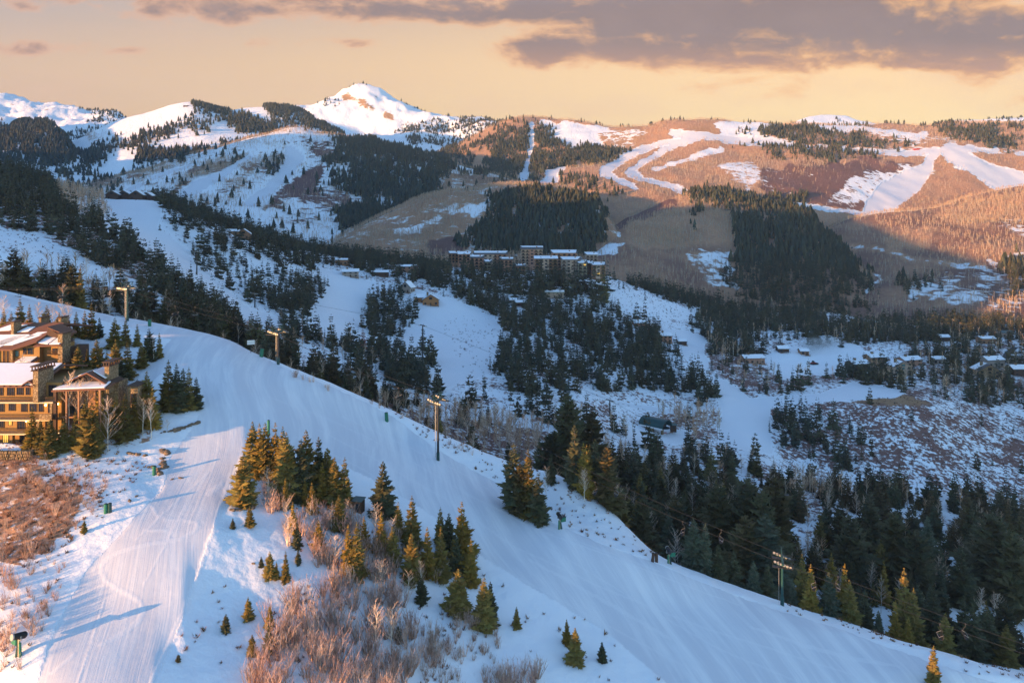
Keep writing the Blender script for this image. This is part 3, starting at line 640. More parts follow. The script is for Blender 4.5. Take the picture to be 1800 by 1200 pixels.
# long white ridge with runs, wooded right flank
hill('ridge', [
    [(60, 420, 860), (300, 425, 900), (500, 430, 960), (650, 440, 1000), (800, 430, 1050), (960, 410, 1080), (1020, 410, 1080)],
    [(60, 375, 1080), (300, 345, 1200), (450, 320, 1300), (560, 325, 1340), (650, 335, 1340), (800, 350, 1320), (960, 370, 1250), (1020, 385, 1230)],
    [(60, 340, 1250), (180, 315, 1400), (260, 302, 1500), (300, 286, 1550), (350, 268, 1600), (400, 252, 1650), (460, 236, 1700), (520, 226, 1750), (560, 231, 1750), (600, 237, 1750), (650, 246, 1720), (700, 258, 1700), (760, 274, 1650), (800, 290, 1600), (850, 306, 1550), (900, 322, 1500), (960, 345, 1450), (1020, 380, 1400)],
    [(60, 370, 1500), (260, 325, 1750), (460, 262, 1950), (600, 262, 2000), (760, 300, 1900), (900, 345, 1700), (1020, 400, 1600)]],
    65, 1015, {'snow': 0.66, 'red': 0.5, 'asp': 0.010, 'con': 0.0010}, [
    ('P', {'asp': 0.026, 'snow': 0.5}, [(80, 310), (130, 305), (180, 300), (290, 290), (340, 285), (310, 300), (230, 312), (160, 330), (90, 335)], {'jit': 5}),
    ('P', {'con': DEN, 'asp': 0.01}, [(120, 302), (200, 285), (290, 270), (320, 275), (270, 296), (180, 308), (130, 312)], {'jit': 12}),
    ('P', {'asp': 0.02, 'snow': 0.6}, [(250, 300), (330, 290), (310, 325), (250, 330)]),
    ('P', {'asp': 0.045, 'snow': 0.5, 'con': .002}, [(340, 295), (420, 268), (440, 270), (400, 300), (350, 330), (300, 345)]),
    ('P', {'asp': 0.040, 'snow': 0.55, 'con': .002}, [(430, 290), (500, 262), (508, 275), (470, 310), (420, 345), (380, 345)]),
    ('P', {'con': 0.03}, [(392, 272), (425, 262), (425, 278), (400, 285)], {'jit': 13}),
    ('P', {'con': 0.02}, [(465, 290), (500, 282), (500, 305), (470, 310)], {'jit': 13}),
    ('P', {'snow': 0.34, 'red': 1.0, 'asp': 0.006}, [(455, 372), (500, 330), (555, 297), (575, 300), (550, 330), (520, 352), (480, 365), (462, 380)], {'jit': 11}),
    ('P', {'snow': 0.42, 'red': 0.9}, [(540, 330), (600, 330), (640, 365), (590, 370), (520, 352)], {'jit': 12}),
    ('P', {'snow': 0.5, 'red': 0.8}, [(530, 240), (590, 245), (610, 275), (570, 285), (545, 265)], {'jit': 12}),
    ('P', {'con': DEN * 1.1, 'snow': 0.72}, [(585, 240), (650, 250), (700, 262), (760, 278), (800, 294), (850, 310), (900, 326), (960, 350), (1000, 380), (800, 345), (770, 350), (760, 365), (745, 380), (700, 392), (640, 405), (590, 398), (600, 370), (640, 355), (580, 320), (572, 290), (600, 275)], {'jit': 12}),
    ('P', {'asp': 0.02, 'con': 0.016, 'snow': 0.6}, [(600, 272), (680, 280), (760, 300), (800, 310), (760, 310), (680, 296), (620, 290)], {'jit': 8}),
    ('P', {'asp': 0.028, 'snow': 0.4, 'con': 0.002}, [(790, 305), (850, 312), (930, 335), (900, 345), (820, 345), (770, 355), (765, 330)], {'jit': 5}),
    ('L', {'con': 0, 'snow': 1}, [(660, 330, 5), (672, 350, 7), (670, 372, 5)], {'jit': 4}),
    ('L', {'con': 0, 'snow': 1}, [(728, 310, 5), (736, 340, 7), (745, 365, 6)], {'jit': 4}),
    ('L', {'con': 0, 'snow': 1}, [(690, 305, 4), (702, 335, 5)], {'jit': 4}),
    ('L', {'con': 0, 'snow': 1}, [(612, 305, 4), (620, 335, 8)], {'jit': 4}),
    ('L', CUT, [(508, 262, 18), (520, 275, 26), (500, 305, 24), (470, 335, 20), (440, 360, 16)], {'jit': 3}),
    ('L', CUT, [(440, 275, 10), (400, 305, 12), (350, 330, 14), (320, 345, 12)], {'jit': 3}),
    ('L', CUT, [(330, 292, 8), (260, 320, 8), (230, 335, 8)], {'jit': 3})],
    big=((180, 12), (60, 5)))
# the open white dome left of the summit
hill('dome', [
    [(40, 345, 1400), (150, 340, 1450), (300, 330, 1550), (450, 300, 1720), (660, 300, 1800)],
    [(40, 292, 1700), (150, 268, 1800), (250, 245, 1850), (370, 228, 1900), (450, 232, 1950), (660, 262, 2000)],
    [(40, 285, 1900), (100, 262, 2000), (150, 240, 2050), (200, 215, 2100), (260, 200, 2150), (335, 183, 2200), (360, 190, 2200), (400, 197, 2250), (440, 190, 2300), (480, 186, 2300), (520, 192, 2300), (560, 215, 2200), (660, 258, 2100)],
    [(40, 310, 2200), (335, 230, 2500), (480, 225, 2600), (660, 280, 2350)]],
    45, 650, {'snow': 0.97}, [
    ('P', {'con': DEN, 'snow': 0.6}, [(338, 182), (370, 190), (400, 200), (440, 213), (490, 228), (470, 240), (430, 228), (380, 208), (352, 198)], {'jit': 12}),
    ('P', {'con': 0.03, 'snow': 0.7}, [(465, 184), (500, 186), (540, 196), (600, 232), (580, 240), (540, 225), (490, 222), (475, 205)], {'jit': 12}),
    ('P', {'con': 0.02, 'asp': 0.01, 'snow': .6}, [(175, 258), (240, 245), (320, 222), (375, 214), (370, 222), (300, 242), (250, 258), (190, 272)], {'jit': 12}),
    ('P', {'con': 0.02, 'asp': 0.02, 'snow': .5}, [(230, 290), (280, 268), (340, 258), (400, 246), (460, 236), (440, 252), (350, 275), (250, 300)], {'jit': 12}),
    ('P', {'con': 0.03, 'snow': .6}, [(235, 270), (275, 262), (275, 290), (240, 300)], {'jit': 12}),
    ('P', {'con': 0.03, 'snow': .6}, [(115, 270), (180, 262), (175, 285), (115, 285)], {'jit': 12}),
    ('P', {'asp': 0.02, 'snow': .5}, [(150, 235), (180, 236), (182, 248), (155, 250)], {'jit': 4})],
    big=((220, 8), (60, 2)))
# dark wooded hill at the left edge
hill('left_wood', [
    [(-240, 360, 1150), (0, 350, 1180), (100, 345, 1250), (180, 340, 1300)],
    [(-240, 290, 1500), (0, 285, 1520), (100, 290, 1560), (180, 315, 1500)],
    [(-240, 225, 1900), (0, 232, 1900), (40, 216, 1950), (80, 216, 1950), (110, 237, 1900), (130, 264, 1850), (180, 305, 1750)],
    [(-240, 260, 2150), (0, 270, 2150), (80, 260, 2200), (180, 340, 2000)]],
    -235, 175, {'snow': 0.82, 'con': 0.004}, [
    ('P', {'con': DEN * 1.3}, [(-240, 225), (0, 232), (40, 212), (80, 212), (112, 236), (130, 262), (115, 282), (60, 285), (20, 268), (-40, 260), (-240, 262)], {'jit': 12}),
    ('P', {'con': MED}, [(-240, 268), (20, 275), (35, 290), (0, 300), (-240, 300)], {'jit': 12})],
    big=((160, 8), (60, 3)))
# the long sunlit ridge that closes the valley on the right
hill('skyline', [
    [(680, 420, 1150), (900, 405, 1180), (1100, 405, 1120), (1300, 400, 1150), (1450, 410, 1250), (1560, 405, 1330), (1800, 400, 1420), (2120, 390, 1420)],
    [(680, 350, 1450), (900, 328, 1500), (1000, 322, 1450), (1100, 322, 1420), (1200, 322, 1420), (1300, 328, 1400), (1450, 334, 1450), (1550, 334, 1520), (1700, 322, 1600), (1800, 328, 1620), (2120, 322, 1620)],
    [(680, 318, 1780), (800, 298, 1800), (900, 275, 1850), (960, 265, 1900), (1050, 262, 1880), (1100, 262, 1850), (1200, 262, 1800), (1300, 265, 1780), (1400, 268, 1760), (1500, 272, 1740), (1600, 268, 1760), (1700, 265, 1780), (1800, 275, 1780), (2120, 275, 1780)],
    [(680, 300, 2050), (780, 268, 2100), (830, 245, 2150), (880, 222, 2200), (930, 206, 2250), (960, 209, 2250), (1000, 214, 2200), (1060, 219, 2150), (1130, 219, 2100), (1160, 212, 2100), (1210, 209, 2100), (1260, 210, 2100), (1300, 217, 2100), (1360, 222, 2150), (1400, 221, 2200), (1450, 222, 2200), (1500, 224, 2200), (1560, 222, 2200), (1620, 224, 2150), (1700, 218, 2150), (1800, 222, 2150), (2120, 215, 2150)],
    [(680, 330, 2350), (930, 245, 2550), (1210, 245, 2400), (1500, 260, 2500), (2120, 250, 2450)]],
    690, 2100, {'snow': 0.23, 'red': 0.15, 'asp': 0.016}, [
    ('P', {'snow': 0.93, 'asp': 0.001}, [(945, 214), (1000, 215), (1100, 224), (1090, 250), (1040, 264), (990, 262), (955, 250)], {'jit': 9}),
    ('P', {'snow': 0.45, 'asp': 0.006, 'rock': 0.5}, [(1050, 226), (1130, 222), (1130, 255), (1070, 265)], {'jit': 14}),
    ('P', {'con': DEN * .9}, [(895, 240), (925, 228), (965, 230), (975, 260), (1000, 270), (980, 300), (940, 310), (890, 315), (840, 310), (860, 280)], {'jit': 12}),
    ('P', {'con': 0.022, 'asp': 0.012}, [(780, 262), (860, 235), (900, 222), (905, 240), (860, 262), (800, 300), (760, 300)], {'jit': 12}),
    ('P', {'asp': 0.028, 'con': 0.002, 'snow': 0.1}, [(800, 258), (870, 226), (920, 210), (940, 216), (890, 236), (830, 262), (790, 275)], {'jit': 4}),
    ('P', {'con': 0.026, 'asp': 0.01}, [(1000, 262), (1100, 262), (1090, 280), (1020, 290), (980, 300)], {'jit': 12}),
    ('P', {'snow': 0.95, 'asp': 0.001}, [(1240, 214), (1300, 213), (1370, 226), (1340, 240), (1270, 236)], {'jit': 6}),
    ('P', {'rock': 0.5, 'asp': 0.004, 'snow': .1}, [(1210, 222), (1250, 214), (1275, 232), (1225, 232)], {'jit': 5}),
    ('P', {'snow': 0.9, 'asp': 0.003}, [(1400, 225), (1480, 218), (1560, 228), (1640, 232), (1620, 242), (1500, 234), (1420, 238)], {'jit': 6}),
    ('P', {'snow': 0.5, 'asp': 0.006}, [(1540, 240), (1640, 240), (1700, 250), (1600, 262), (1540, 258)], {'jit': 12}),
    ('P', {'con': 0.020, 'asp': 0.012, 'snow': 0.35}, [(1290, 236), (1420, 226), (1450, 240), (1560, 252), (1620, 264), (1500, 266), (1400, 260), (1300, 256)], {'jit': 12}),
    ('P', {'con': 0.016, 'asp': 0.016, 'snow': 0.3}, [(1640, 220), (1720, 224), (1830, 236), (1830, 262), (1720, 258), (1660, 240)], {'jit': 12}),
    ('P', {'con': 0.014, 'asp': 0.01}, [(1330, 258), (1400, 258), (1540, 272), (1530, 282), (1400, 278), (1340, 272)], {'jit': 12}),
    ('P', {'snow': 0.35, 'red': 1.0, 'asp': 0.002}, [(1350, 300), (1420, 284), (1640, 290), (1610, 310), (1560, 345), (1500, 372), (1440, 360), (1360, 355), (1340, 330)], {'jit': 22}),
    ('P', {'snow': 0.08, 'red': 1.0, 'asp': 0.001}, [(1460, 288), (1530, 288), (1480, 330), (1420, 350), (1400, 340)], {'jit': 20}),
    ('P', {'snow': 0.62, 'red': 0.8, 'asp': 0.001}, [(1510, 300), (1600, 295), (1540, 340), (1490, 365), (1450, 355)], {'jit': 20}),
    ('P', {'asp': 0.03, 'snow': 0.1}, [(1390, 290), (1450, 284), (1440, 300), (1400, 310)], {'jit': 4}),
    ('P', {'snow': 0.6, 'asp': 0.004}, [(1250, 285), (1330, 280), (1350, 320), (1310, 330), (1260, 300)], {'jit': 12}),
    ('P', {'con': 0.03, 'asp': 0.01, 'snow': .3}, [(1230, 335), (1330, 345), (1420, 352), (1420, 362), (1300, 356)], {'jit': 12}),
    ('P', {'snow': 0.25, 'red': 0.3, 'asp': 0.010}, [(1640, 310), (1700, 300), (1800, 345), (1800, 360), (1630, 365)], {'jit': 6}),
    ('P', {'con': 0.006, 'asp': 0.016}, [(920, 315), (1010, 310), (1060, 335), (1110, 345), (1060, 370), (950, 350)], {'jit': 12}),
    ('L', CUT, [(935, 214, 4.8), (934, 250, 7.2), (930, 275, 8.8), (924, 300, 11.2), (920, 318, 12.8)], {'jit': 1}),
    ('L', CUT, [(990, 298, 9.6), (965, 308, 12.8), (975, 318, 14.4), (955, 328, 12.8)], {'jit': 3}),
    ('L', CUT, [(1210, 240, 6.4), (1150, 250, 8), (1095, 275, 11.2), (1075, 292, 17.6), (1062, 308, 19.2), (1085, 322, 12.8), (1120, 338, 6.4)], {'jit': 3}),
    ('L', CUT, [(1240, 238, 12.8), (1170, 258, 8), (1130, 282, 9.6), (1105, 305, 12.8), (1130, 318, 11.2), (1175, 326, 9.6), (1205, 340, 8)], {'jit': 3}),
    ('L', {'snow': .92, 'asp': 0, 'con': 0}, [(1270, 262, 8), (1200, 280, 9), (1150, 298, 8)], {'jit': 4}),
    ('L', CUT, [(1180, 230, 8), (1240, 238, 14.4), (1310, 246, 14.4), (1400, 258, 6.4), (1480, 262, 4.8), (1560, 268, 6.4), (1650, 266, 9.6), (1720, 268, 12.8)], {'jit': 3}),
    ('L', CUT, [(1720, 266, 6.4), (1830, 274, 8)], {'jit': 2}),
    ('L', CUT, [(1645, 270, 16), (1632, 285, 16), (1628, 298, 22), (1600, 320, 44), (1565, 345, 52), (1540, 368, 40)], {'jit': 2}),
    ('L', CUT, [(1672, 270, 30), (1690, 285, 28), (1730, 305, 34), (1780, 325, 46), (1830, 345, 56)], {'jit': 2}),
    ('L', CUT, [(1628, 299, 3.2), (1690, 302, 3.2)], {'jit': 2}),
    ('L', CUT, [(1380, 358, 4.8), (1460, 370, 5.6), (1540, 376, 4.8)], {'jit': 3})],
    big=((190, 12), (65, 5)))
# summit with orange crags
hill('summit', [
    [(380, 300, 2000), (600, 300, 2050), (750, 310, 2080), (960, 300, 2100)],
    [(380, 240, 2500), (560, 232, 2650), (640, 230, 2720), (700, 236, 2650), (800, 246, 2580), (960, 255, 2500)],
    [(380, 215, 2750), (420, 200, 2800), (480, 188, 2900), (530, 188, 3000), (580, 175, 3050), (610, 165, 3100), (640, 160, 3100), (665, 165, 3100), (690, 178, 3050), (720, 190, 3000), (760, 202, 2900), (800, 208, 2850), (850, 215, 2800), (960, 226, 2700)],
    [(380, 250, 3200), (640, 205, 3700), (960, 260, 3200)]],
    390, 950, {'snow': 0.96}, [
    ('P', {'rock': 1, 'snow': 0.42}, [(597, 172), (613, 167), (626, 180), (630, 190), (612, 186), (600, 180)], {'jit': 5}),
    ('P', {'rock': 1, 'snow': 0.42}, [(620, 182), (634, 174), (648, 188), (664, 200), (658, 208), (638, 200)], {'jit': 5}),
    ('P', {'rock': 1, 'snow': 0.45}, [(650, 174), (665, 172), (670, 180), (660, 184)], {'jit': 5}),
    ('P', {'rock': 1, 'snow': 0.42}, [(664, 206), (678, 195), (696, 208), (704, 220), (682, 216)], {'jit': 5}),
    ('P', {'con': 0.006, 'snow': .8}, [(560, 178), (600, 184), (580, 196), (550, 195)], {'jit': 12}),
    ('P', {'con': 0.012, 'snow': 0.85}, [(700, 230), (760, 215), (860, 222), (900, 240), (800, 258), (720, 250)], {'jit': 12}),
    ('P', {'con': 0.03, 'snow': 0.7}, [(718, 232), (735, 226), (740, 250), (715, 252)], {'jit': 12}),
    ('P', {'con': 0.012, 'asp': 0.006, 'snow': 0.6}, [(780, 214), (860, 218), (940, 226), (860, 240), (800, 230)], {'jit': 12})],
    big=((260, 34), (80, 16), (34, 6)), step=2.5, objname='mountain')
hill('far_left', [
    [(-240, 300, 2100), (0, 300, 2100), (150, 290, 2150), (270, 290, 2250)],
    [(-240, 205, 2700), (0, 212, 2700), (150, 217, 2700), (270, 252, 2650)],
    [(-240, 140, 3200), (0, 165, 3200), (50, 172, 3200), (100, 182, 3150), (150, 193, 3100), (190, 203, 3000), (215, 213, 2900), (270, 248, 2800)],
    [(-240, 200, 3700), (215, 245, 3300), (270, 280, 3200)]],
    -235, 265, {'snow': 0.95}, [
    ('P', {'snow': 0.66, 'rock': 0.6}, [(-100, 160), (0, 172), (60, 182), (110, 194), (80, 205), (30, 205), (-100, 200)], {'jit': 14}),
    ('P', {'con': 0.02}, [(130, 188), (190, 202), (218, 213), (205, 214), (170, 203)], {'jit': 12}),
    ('P', {'con': 0.02, 'snow': .8}, [(-100, 222), (0, 225), (40, 222), (150, 232), (150, 250), (-100, 250)], {'jit': 12}),
    ('P', {'con': 0.008, 'snow': .85}, [(150, 214), (210, 214), (210, 232), (160, 232)], {'jit': 12})],
    big=((240, 34), (80, 16), (34, 6)), step=2.5, objname='mountain')
hill('far_right', [
    [(1340, 280, 2400), (1600, 280, 2400), (2100, 270, 2400)],
    [(1340, 228, 2750), (1420, 216, 2750), (1480, 210, 2800), (1560, 224, 2700), (1640, 230, 2700), (1720, 219, 2750), (2100, 212, 2750)],
    [(1340, 236, 2850), (1380, 225, 2900), (1420, 208, 2920), (1450, 202, 2950), (1480, 202, 2950), (1510, 210, 2900), (1550, 218, 2850), (1600, 226, 2800), (1640, 226, 2800), (1680, 215, 2900), (1750, 212, 2900), (1800, 209, 2900), (2100, 200, 2900)],
    [(1340, 260, 3200), (2100, 240, 3300)]],
    1350, 2095, {'snow': 0.93, 'rock': .5}, [
    ('P', {'snow': 0.7, 'rock': 0.4, 'con': .002}, [(1470, 205), (1500, 212), (1550, 222), (1500, 228), (1460, 222)], {'jit': 8}),
    ('P', {'con': 0.003, 'snow': .8}, [(1720, 207), (1830, 205), (1830, 213), (1740, 214)], {'jit': 12})],
    big=((220, 12), (80, 5)), step=2.5, objname='mountain')


# ------------------------------------------------------------------ unseen high ground left of the view, crest shaped to throw the valley's shade
def west_shade_hill():
    us = np.linspace(-900, 3500, 230)
    Hk = [(-900, -190), (0, -130), (110, -104), (150, -94), (192, -72), (215, -36), (250, -22), (272, 22), (336, 52), (422, 74), (598, 118), (700, 112), (790, 96), (830, 120), (940, 136), (1200, 210), (1459, 265), (1680, 210), (1952, 160), (2075, 165), (2200, 290), (2628, 478), (2900, 420), (3202, 310), (5200, 300)]  # crest heights fitted to where the shadow edges should fall
    H = pchip([k[0] for k in Hk], [k[1] for k in Hk], us) + 540 * math.tan(SUN_EL)
    ss = np.array([-1200, -1100, -1000, -900, -760, -660, -600, -540, -480, -420, -340, -220, -100, 0.0])
    prof = np.array([-0.2, 0.3, 0.62, 0.82, 0.92, 0.98, 1.0, 0.98, 0.92, 0.82, 0.66, 0.42, 0.18, 0.0])
    Zs = []; Xs = []; Ys = []
    for s, p in zip(ss, prof):
        u = us
        # the foot of the hill follows the edge of the seen land
        X = LX * s - LY * u - 60 - 0.35 * np.clip(u - 200, 0, None) * (s > -400) * ((s + 400) / 400) * 0
        Y = LY * s + LX * u
        base = -120 + 0 * u
        z = base + (H - base) * p + fbm(X / 120, Y / 120, 4) * (6 if p < 0.97 else 2)
        Xs.append(X); Ys.append(Y); Zs.append(z)
    X = np.array(Xs); Y = np.array(Ys); Z = np.array(Zs)
    # sink whatever would reach into the valley in front of the camera
    inside = (Y > 20) & (X / np.maximum(Y, 1) > -0.80)
    edge = np.clip((X / np.maximum(Y, 1) + 0.95) / 0.15, 0, 1) * (Y > 20)
    Z = Z * (1 - edge) + (-200) * edge
    R, Cn = X.shape
    v = np.stack([X, Y, Z], -1).reshape(-1, 3)
    i = np.arange(R * Cn).reshape(R, Cn)
    f = np.stack([i[:-1, :-1], i[1:, :-1], i[1:, 1:], i[:-1, 1:]], -1).reshape(-1, 4)
    me = mesh_np('west_shade_hill', v, f, M_FAR, True)
    c = np.tile(np.array([0.7, 0.4, 0, 0], np.float32), (len(v), 1)); color_attr(me, 'cover', c)
    color_attr(me, 'cover2', np.tile(np.array([0, 0, 0, 1], np.float32), (len(v), 1)))
    o = link('hill', me); o['kind'] = 'structure'  # out of view, added to shade the valley


west_shade_hill()


# valley floor under and behind the camera, so that the land goes on in every direction
def valley_floor():
    v = []; f = []
    xs = np.linspace(-3200, 2900, 41); ys = np.linspace(-1400, 4000, 41)
    Xg, Yg = np.meshgrid(xs, ys)
    Z = np.full(Xg.shape, -190.0)
    i = np.arange(Xg.size).reshape(Xg.shape)
    f = np.stack([i[:-1, :-1], i[:-1, 1:], i[1:, 1:], i[1:, :-1]], -1).reshape(-1, 4)
    me = mesh_np('valley_floor', np.stack([Xg, Yg, Z], -1).reshape(-1, 3), f, M_FAR, True)
    n = Xg.size
    color_attr(me, 'cover', np.tile(np.array([0.8, 0.4, 0, 0], np.float32), (n, 1)))
    color_attr(me, 'cover2', np.tile(np.array([0, 0, 0, 1], np.float32), (n, 1)))
    o = link('valley_ground', me); o['kind'] = 'structure'


valley_floor()

# ------------------------------------------------------------------ vegetation
def veg_mat(name, rnd=0.5, rough=0.85, attr='col', spec=0.1):
    m = bpy.data.materials.new(name); m.use_nodes = True
    N = Nodes(m.node_tree); bs = N.n['Principled BSDF']
    vc = N.n.new('ShaderNodeVertexColor'); vc.layer_name = attr
    oi = N.n.new('ShaderNodeObjectInfo')
    k = N.math('MULTIPLY_ADD', oi.outputs['Random'], rnd, 1 - rnd / 2)
    g = N.n.new('ShaderNodeNewGeometry')
    n = N.smooth(N.noise(g.outputs['Position'], 1.6, 3, 0.6), 0.3, 0.7, 0.75, 1.3)
    N.l.new(N.mix(1.0, vc.outputs[0], N.comb(N.math('MULTIPLY', k, n), N.math('MULTIPLY', k, n), N.math('MULTIPLY', k, n)), 'MULTIPLY'), bs.inputs['Base Color'])
    bs.inputs['Roughness'].default_value = rough
    bs.inputs['Specular IOR Level'].default_value = spec
    return m


M_CON = veg_mat('conifer_needles', 0.6)
M_BARK = veg_mat('bark', 0.4)
M_TWIG = veg_mat('bare_twigs', 0.4)


class Tris:
    """triangle soup with one colour per vertex"""
    def __init__(self): self.v = []; self.c = []

    def tri(self, a, b, c, col):
        self.v += [a, b, c]; self.c += [col] * 3

    def cone(self, a, b, ra, rb, col, n=3):
        a = np.asarray(a, float); b = np.asarray(b, float); d = b - a; L = np.linalg.norm(d)
        if L < 1e-6: return
        d = d / L; u = np.cross(d, [0.3, 0.9, 0.2]); u /= np.linalg.norm(u); w = np.cross(d, u)
        ang = [2 * math.pi * k / n for k in range(n)]
        A = [a + ra * (math.cos(t) * u + math.sin(t) * w) for t in ang]
        B = [b + rb * (math.cos(t) * u + math.sin(t) * w) for t in ang]
        for k in range(n):
            j = (k + 1) % n
            self.tri(A[k], A[j], B[j], col)
            if rb > 1e-5: self.tri(A[k], B[j], B[k], col)

    def arrays(self):
        return np.array(self.v, float), np.array(self.c, float)

    def mesh(self, name, mat, puff=0.0):
        v, c = self.arrays()
        if puff:        # needles shade as a rounded spray: normals lean outwards from the stem
            n = np.stack([v[:, 0], v[:, 1], np.full(len(v), 0.0)], -1)
            n /= np.linalg.norm(n, axis=1)[:, None] + 1e-6
            t = v.reshape(-1, 3, 3); g = np.cross(t[:, 1] - t[:, 0], t[:, 2] - t[:, 0]); g /= np.linalg.norm(g, axis=1)[:, None] + 1e-9
            nc = n.reshape(-1, 3, 3).mean(1) + np.array([0, 0, .45])
            flip = np.sum(g * nc, 1) < 0
            t[flip] = t[flip][:, ::-1]; g[flip] *= -1
            cc = c.reshape(-1, 3, 3); cc[flip] = cc[flip][:, ::-1]
            v = t.reshape(-1, 3); c = cc.reshape(-1, 3)
            n = np.stack([v[:, 0], v[:, 1], np.full(len(v), 0.0)], -1); n /= np.linalg.norm(n, axis=1)[:, None] + 1e-6
            n = puff * (n + np.array([0, 0, .40])) + (1 - puff) * np.repeat(g, 3, 0)
            n /= np.linalg.norm(n, axis=1)[:, None] + 1e-9
            me = mesh_np(name, v, np.arange(len(v)).reshape(-1, 3), mat, True)
            color_attr(me, 'col', np.concatenate([c, np.ones((len(c), 1))], 1))
            me.normals_split_custom_set_from_vertices(n.tolist())
            return me
        me = mesh_np(name, v, np.arange(len(v)).reshape(-1, 3), mat)
        color_attr(me, 'col', np.concatenate([c, np.ones((len(c), 1))], 1))
        return me


def conifer(seed, whorls, nb, r0, full=1.0, side=2, ragged=0.25, bare=0.05, col=(0.050, 0.062, 0.030), shape=0.85, sag=.30):
    """crown of a conifer of height 1: whorls of drooping boughs, each a tent of needles with side sprays"""
    R = random.Random(seed); T = Tris()
    for w in range(whorls):
        t = bare + (0.985 - bare) * (w + R.uniform(-.3, .3)) / (whorls - 1) if whorls > 1 else .5
        t = min(max(t, bare), 0.985)
        Lb = r0 * ((1 - t) ** shape + 0.03) * R.uniform(1 - ragged * .6, 1 + ragged * .6)
        a0 = R.uniform(0, 6.28)
        n = max(3, int(nb * (0.55 + 0.45 * (1 - t)) + .5))
        for k in range(n):
            if R.random() > full: continue
            az = a0 + 6.283 * k / n + R.uniform(-.35, .35)
            L = Lb * R.uniform(1 - ragged, 1 + ragged * .5)
            droop = -0.42 + 0.75 * t + R.uniform(-.14, .14)
            dx, dy = math.cos(az), math.sin(az); px, py = -dy, dx
            z1 = t + L * droop * .75; z2 = t + L * (droop + 0.10)
            zj = R.uniform(-.01, .01)
            A = (0, 0, t + 0.012); M = (dx * L * .55, dy * L * .55, z1 * .6 + t * .4 + zj); E = (dx * L, dy * L, z2 + zj)
            wd = L * R.uniform(.26, .36); dn = L * sag + .006
            Lf = (dx * L * .5 + px * wd, dy * L * .5 + py * wd, M[2] - dn)
            Rt = (dx * L * .5 - px * wd, dy * L * .5 - py * wd, M[2] - dn)
            g = R.uniform(.75, 1.25); cc = (col[0] * g * R.uniform(.9, 1.15), col[1] * g, col[2] * g)
            T.tri(A, Lf, M, cc); T.tri(A, M, Rt, cc); T.tri(M, Lf, E, cc); T.tri(M, E, Rt, cc)
            for s in range(side):
                f = (.42, .70, .25)[s]
                for sg in (1, -1):
                    bx, by = dx * L * f, dy * L * f; bz = t + (z2 - t) * f
                    ll = L * (.46, .32, .4)[s] * R.uniform(.8, 1.25)
                    ex = bx + (dx * .7 + px * sg * .75) * ll; ey = by + (dy * .7 + py * sg * .75) * ll
                    ez = bz + ll * (droop - .15) + R.uniform(-.012, .006)
                    ww = ll * .3
                    T.tri((bx + dx * ww, by + dy * ww, bz), (bx - dx * ww, by - dy * ww, bz - ww * .5), (ex, ey, ez), cc)
    for k in range(3):     # leader
        a = k * 2.1; T.tri((0.006 * math.cos(a), 0.006 * math.sin(a), .95), (0.006 * math.cos(a + 2), 0.006 * math.sin(a + 2), .95), (0, 0, 1.0), col)
    return T


def low_conifer(seed, layers, n, r0, col=(0.050, 0.062, 0.030)):
    R = random.Random(seed); T = Tris()
    for w in range(layers):
        t0 = .04 + .86 * w / layers; top = min(1.0, t0 + 1.9 / layers + .06)
        r = r0 * (1 - t0) ** .85 * R.uniform(.85, 1.15); a0 = R.uniform(0, 6)
        for k in range(n):
            az = a0 + 6.283 * k / n; da = 6.283 / n * R.uniform(.36, .6); rr = r * R.uniform(.7, 1.2)
            g = R.uniform(.7, 1.3); cc = tuple(c * g for c in col)
            dz = R.uniform(-.04, .02)
            T.tri((rr * math.cos(az - da), rr * math.sin(az - da), t0 + dz), (rr * math.cos(az + da), rr * math.sin(az + da), t0 + dz), (0, 0, top), cc)
    return T


def trunk_mesh(name, h0, h1, r, col, wob=0.0, seed=1):
    R = random.Random(seed); T = Tris(); p = np.array([0, 0, h0]); n = 5
    for k in range(n):
        q = np.array([R.uniform(-wob, wob), R.uniform(-wob, wob), h0 + (h1 - h0) * (k + 1) / n])
        T.cone(p, q, r * (1 - k / n * .9), r * (1 - (k + 1) / n * .9), col, 6); p = q
    return T.mesh(name, M_BARK)


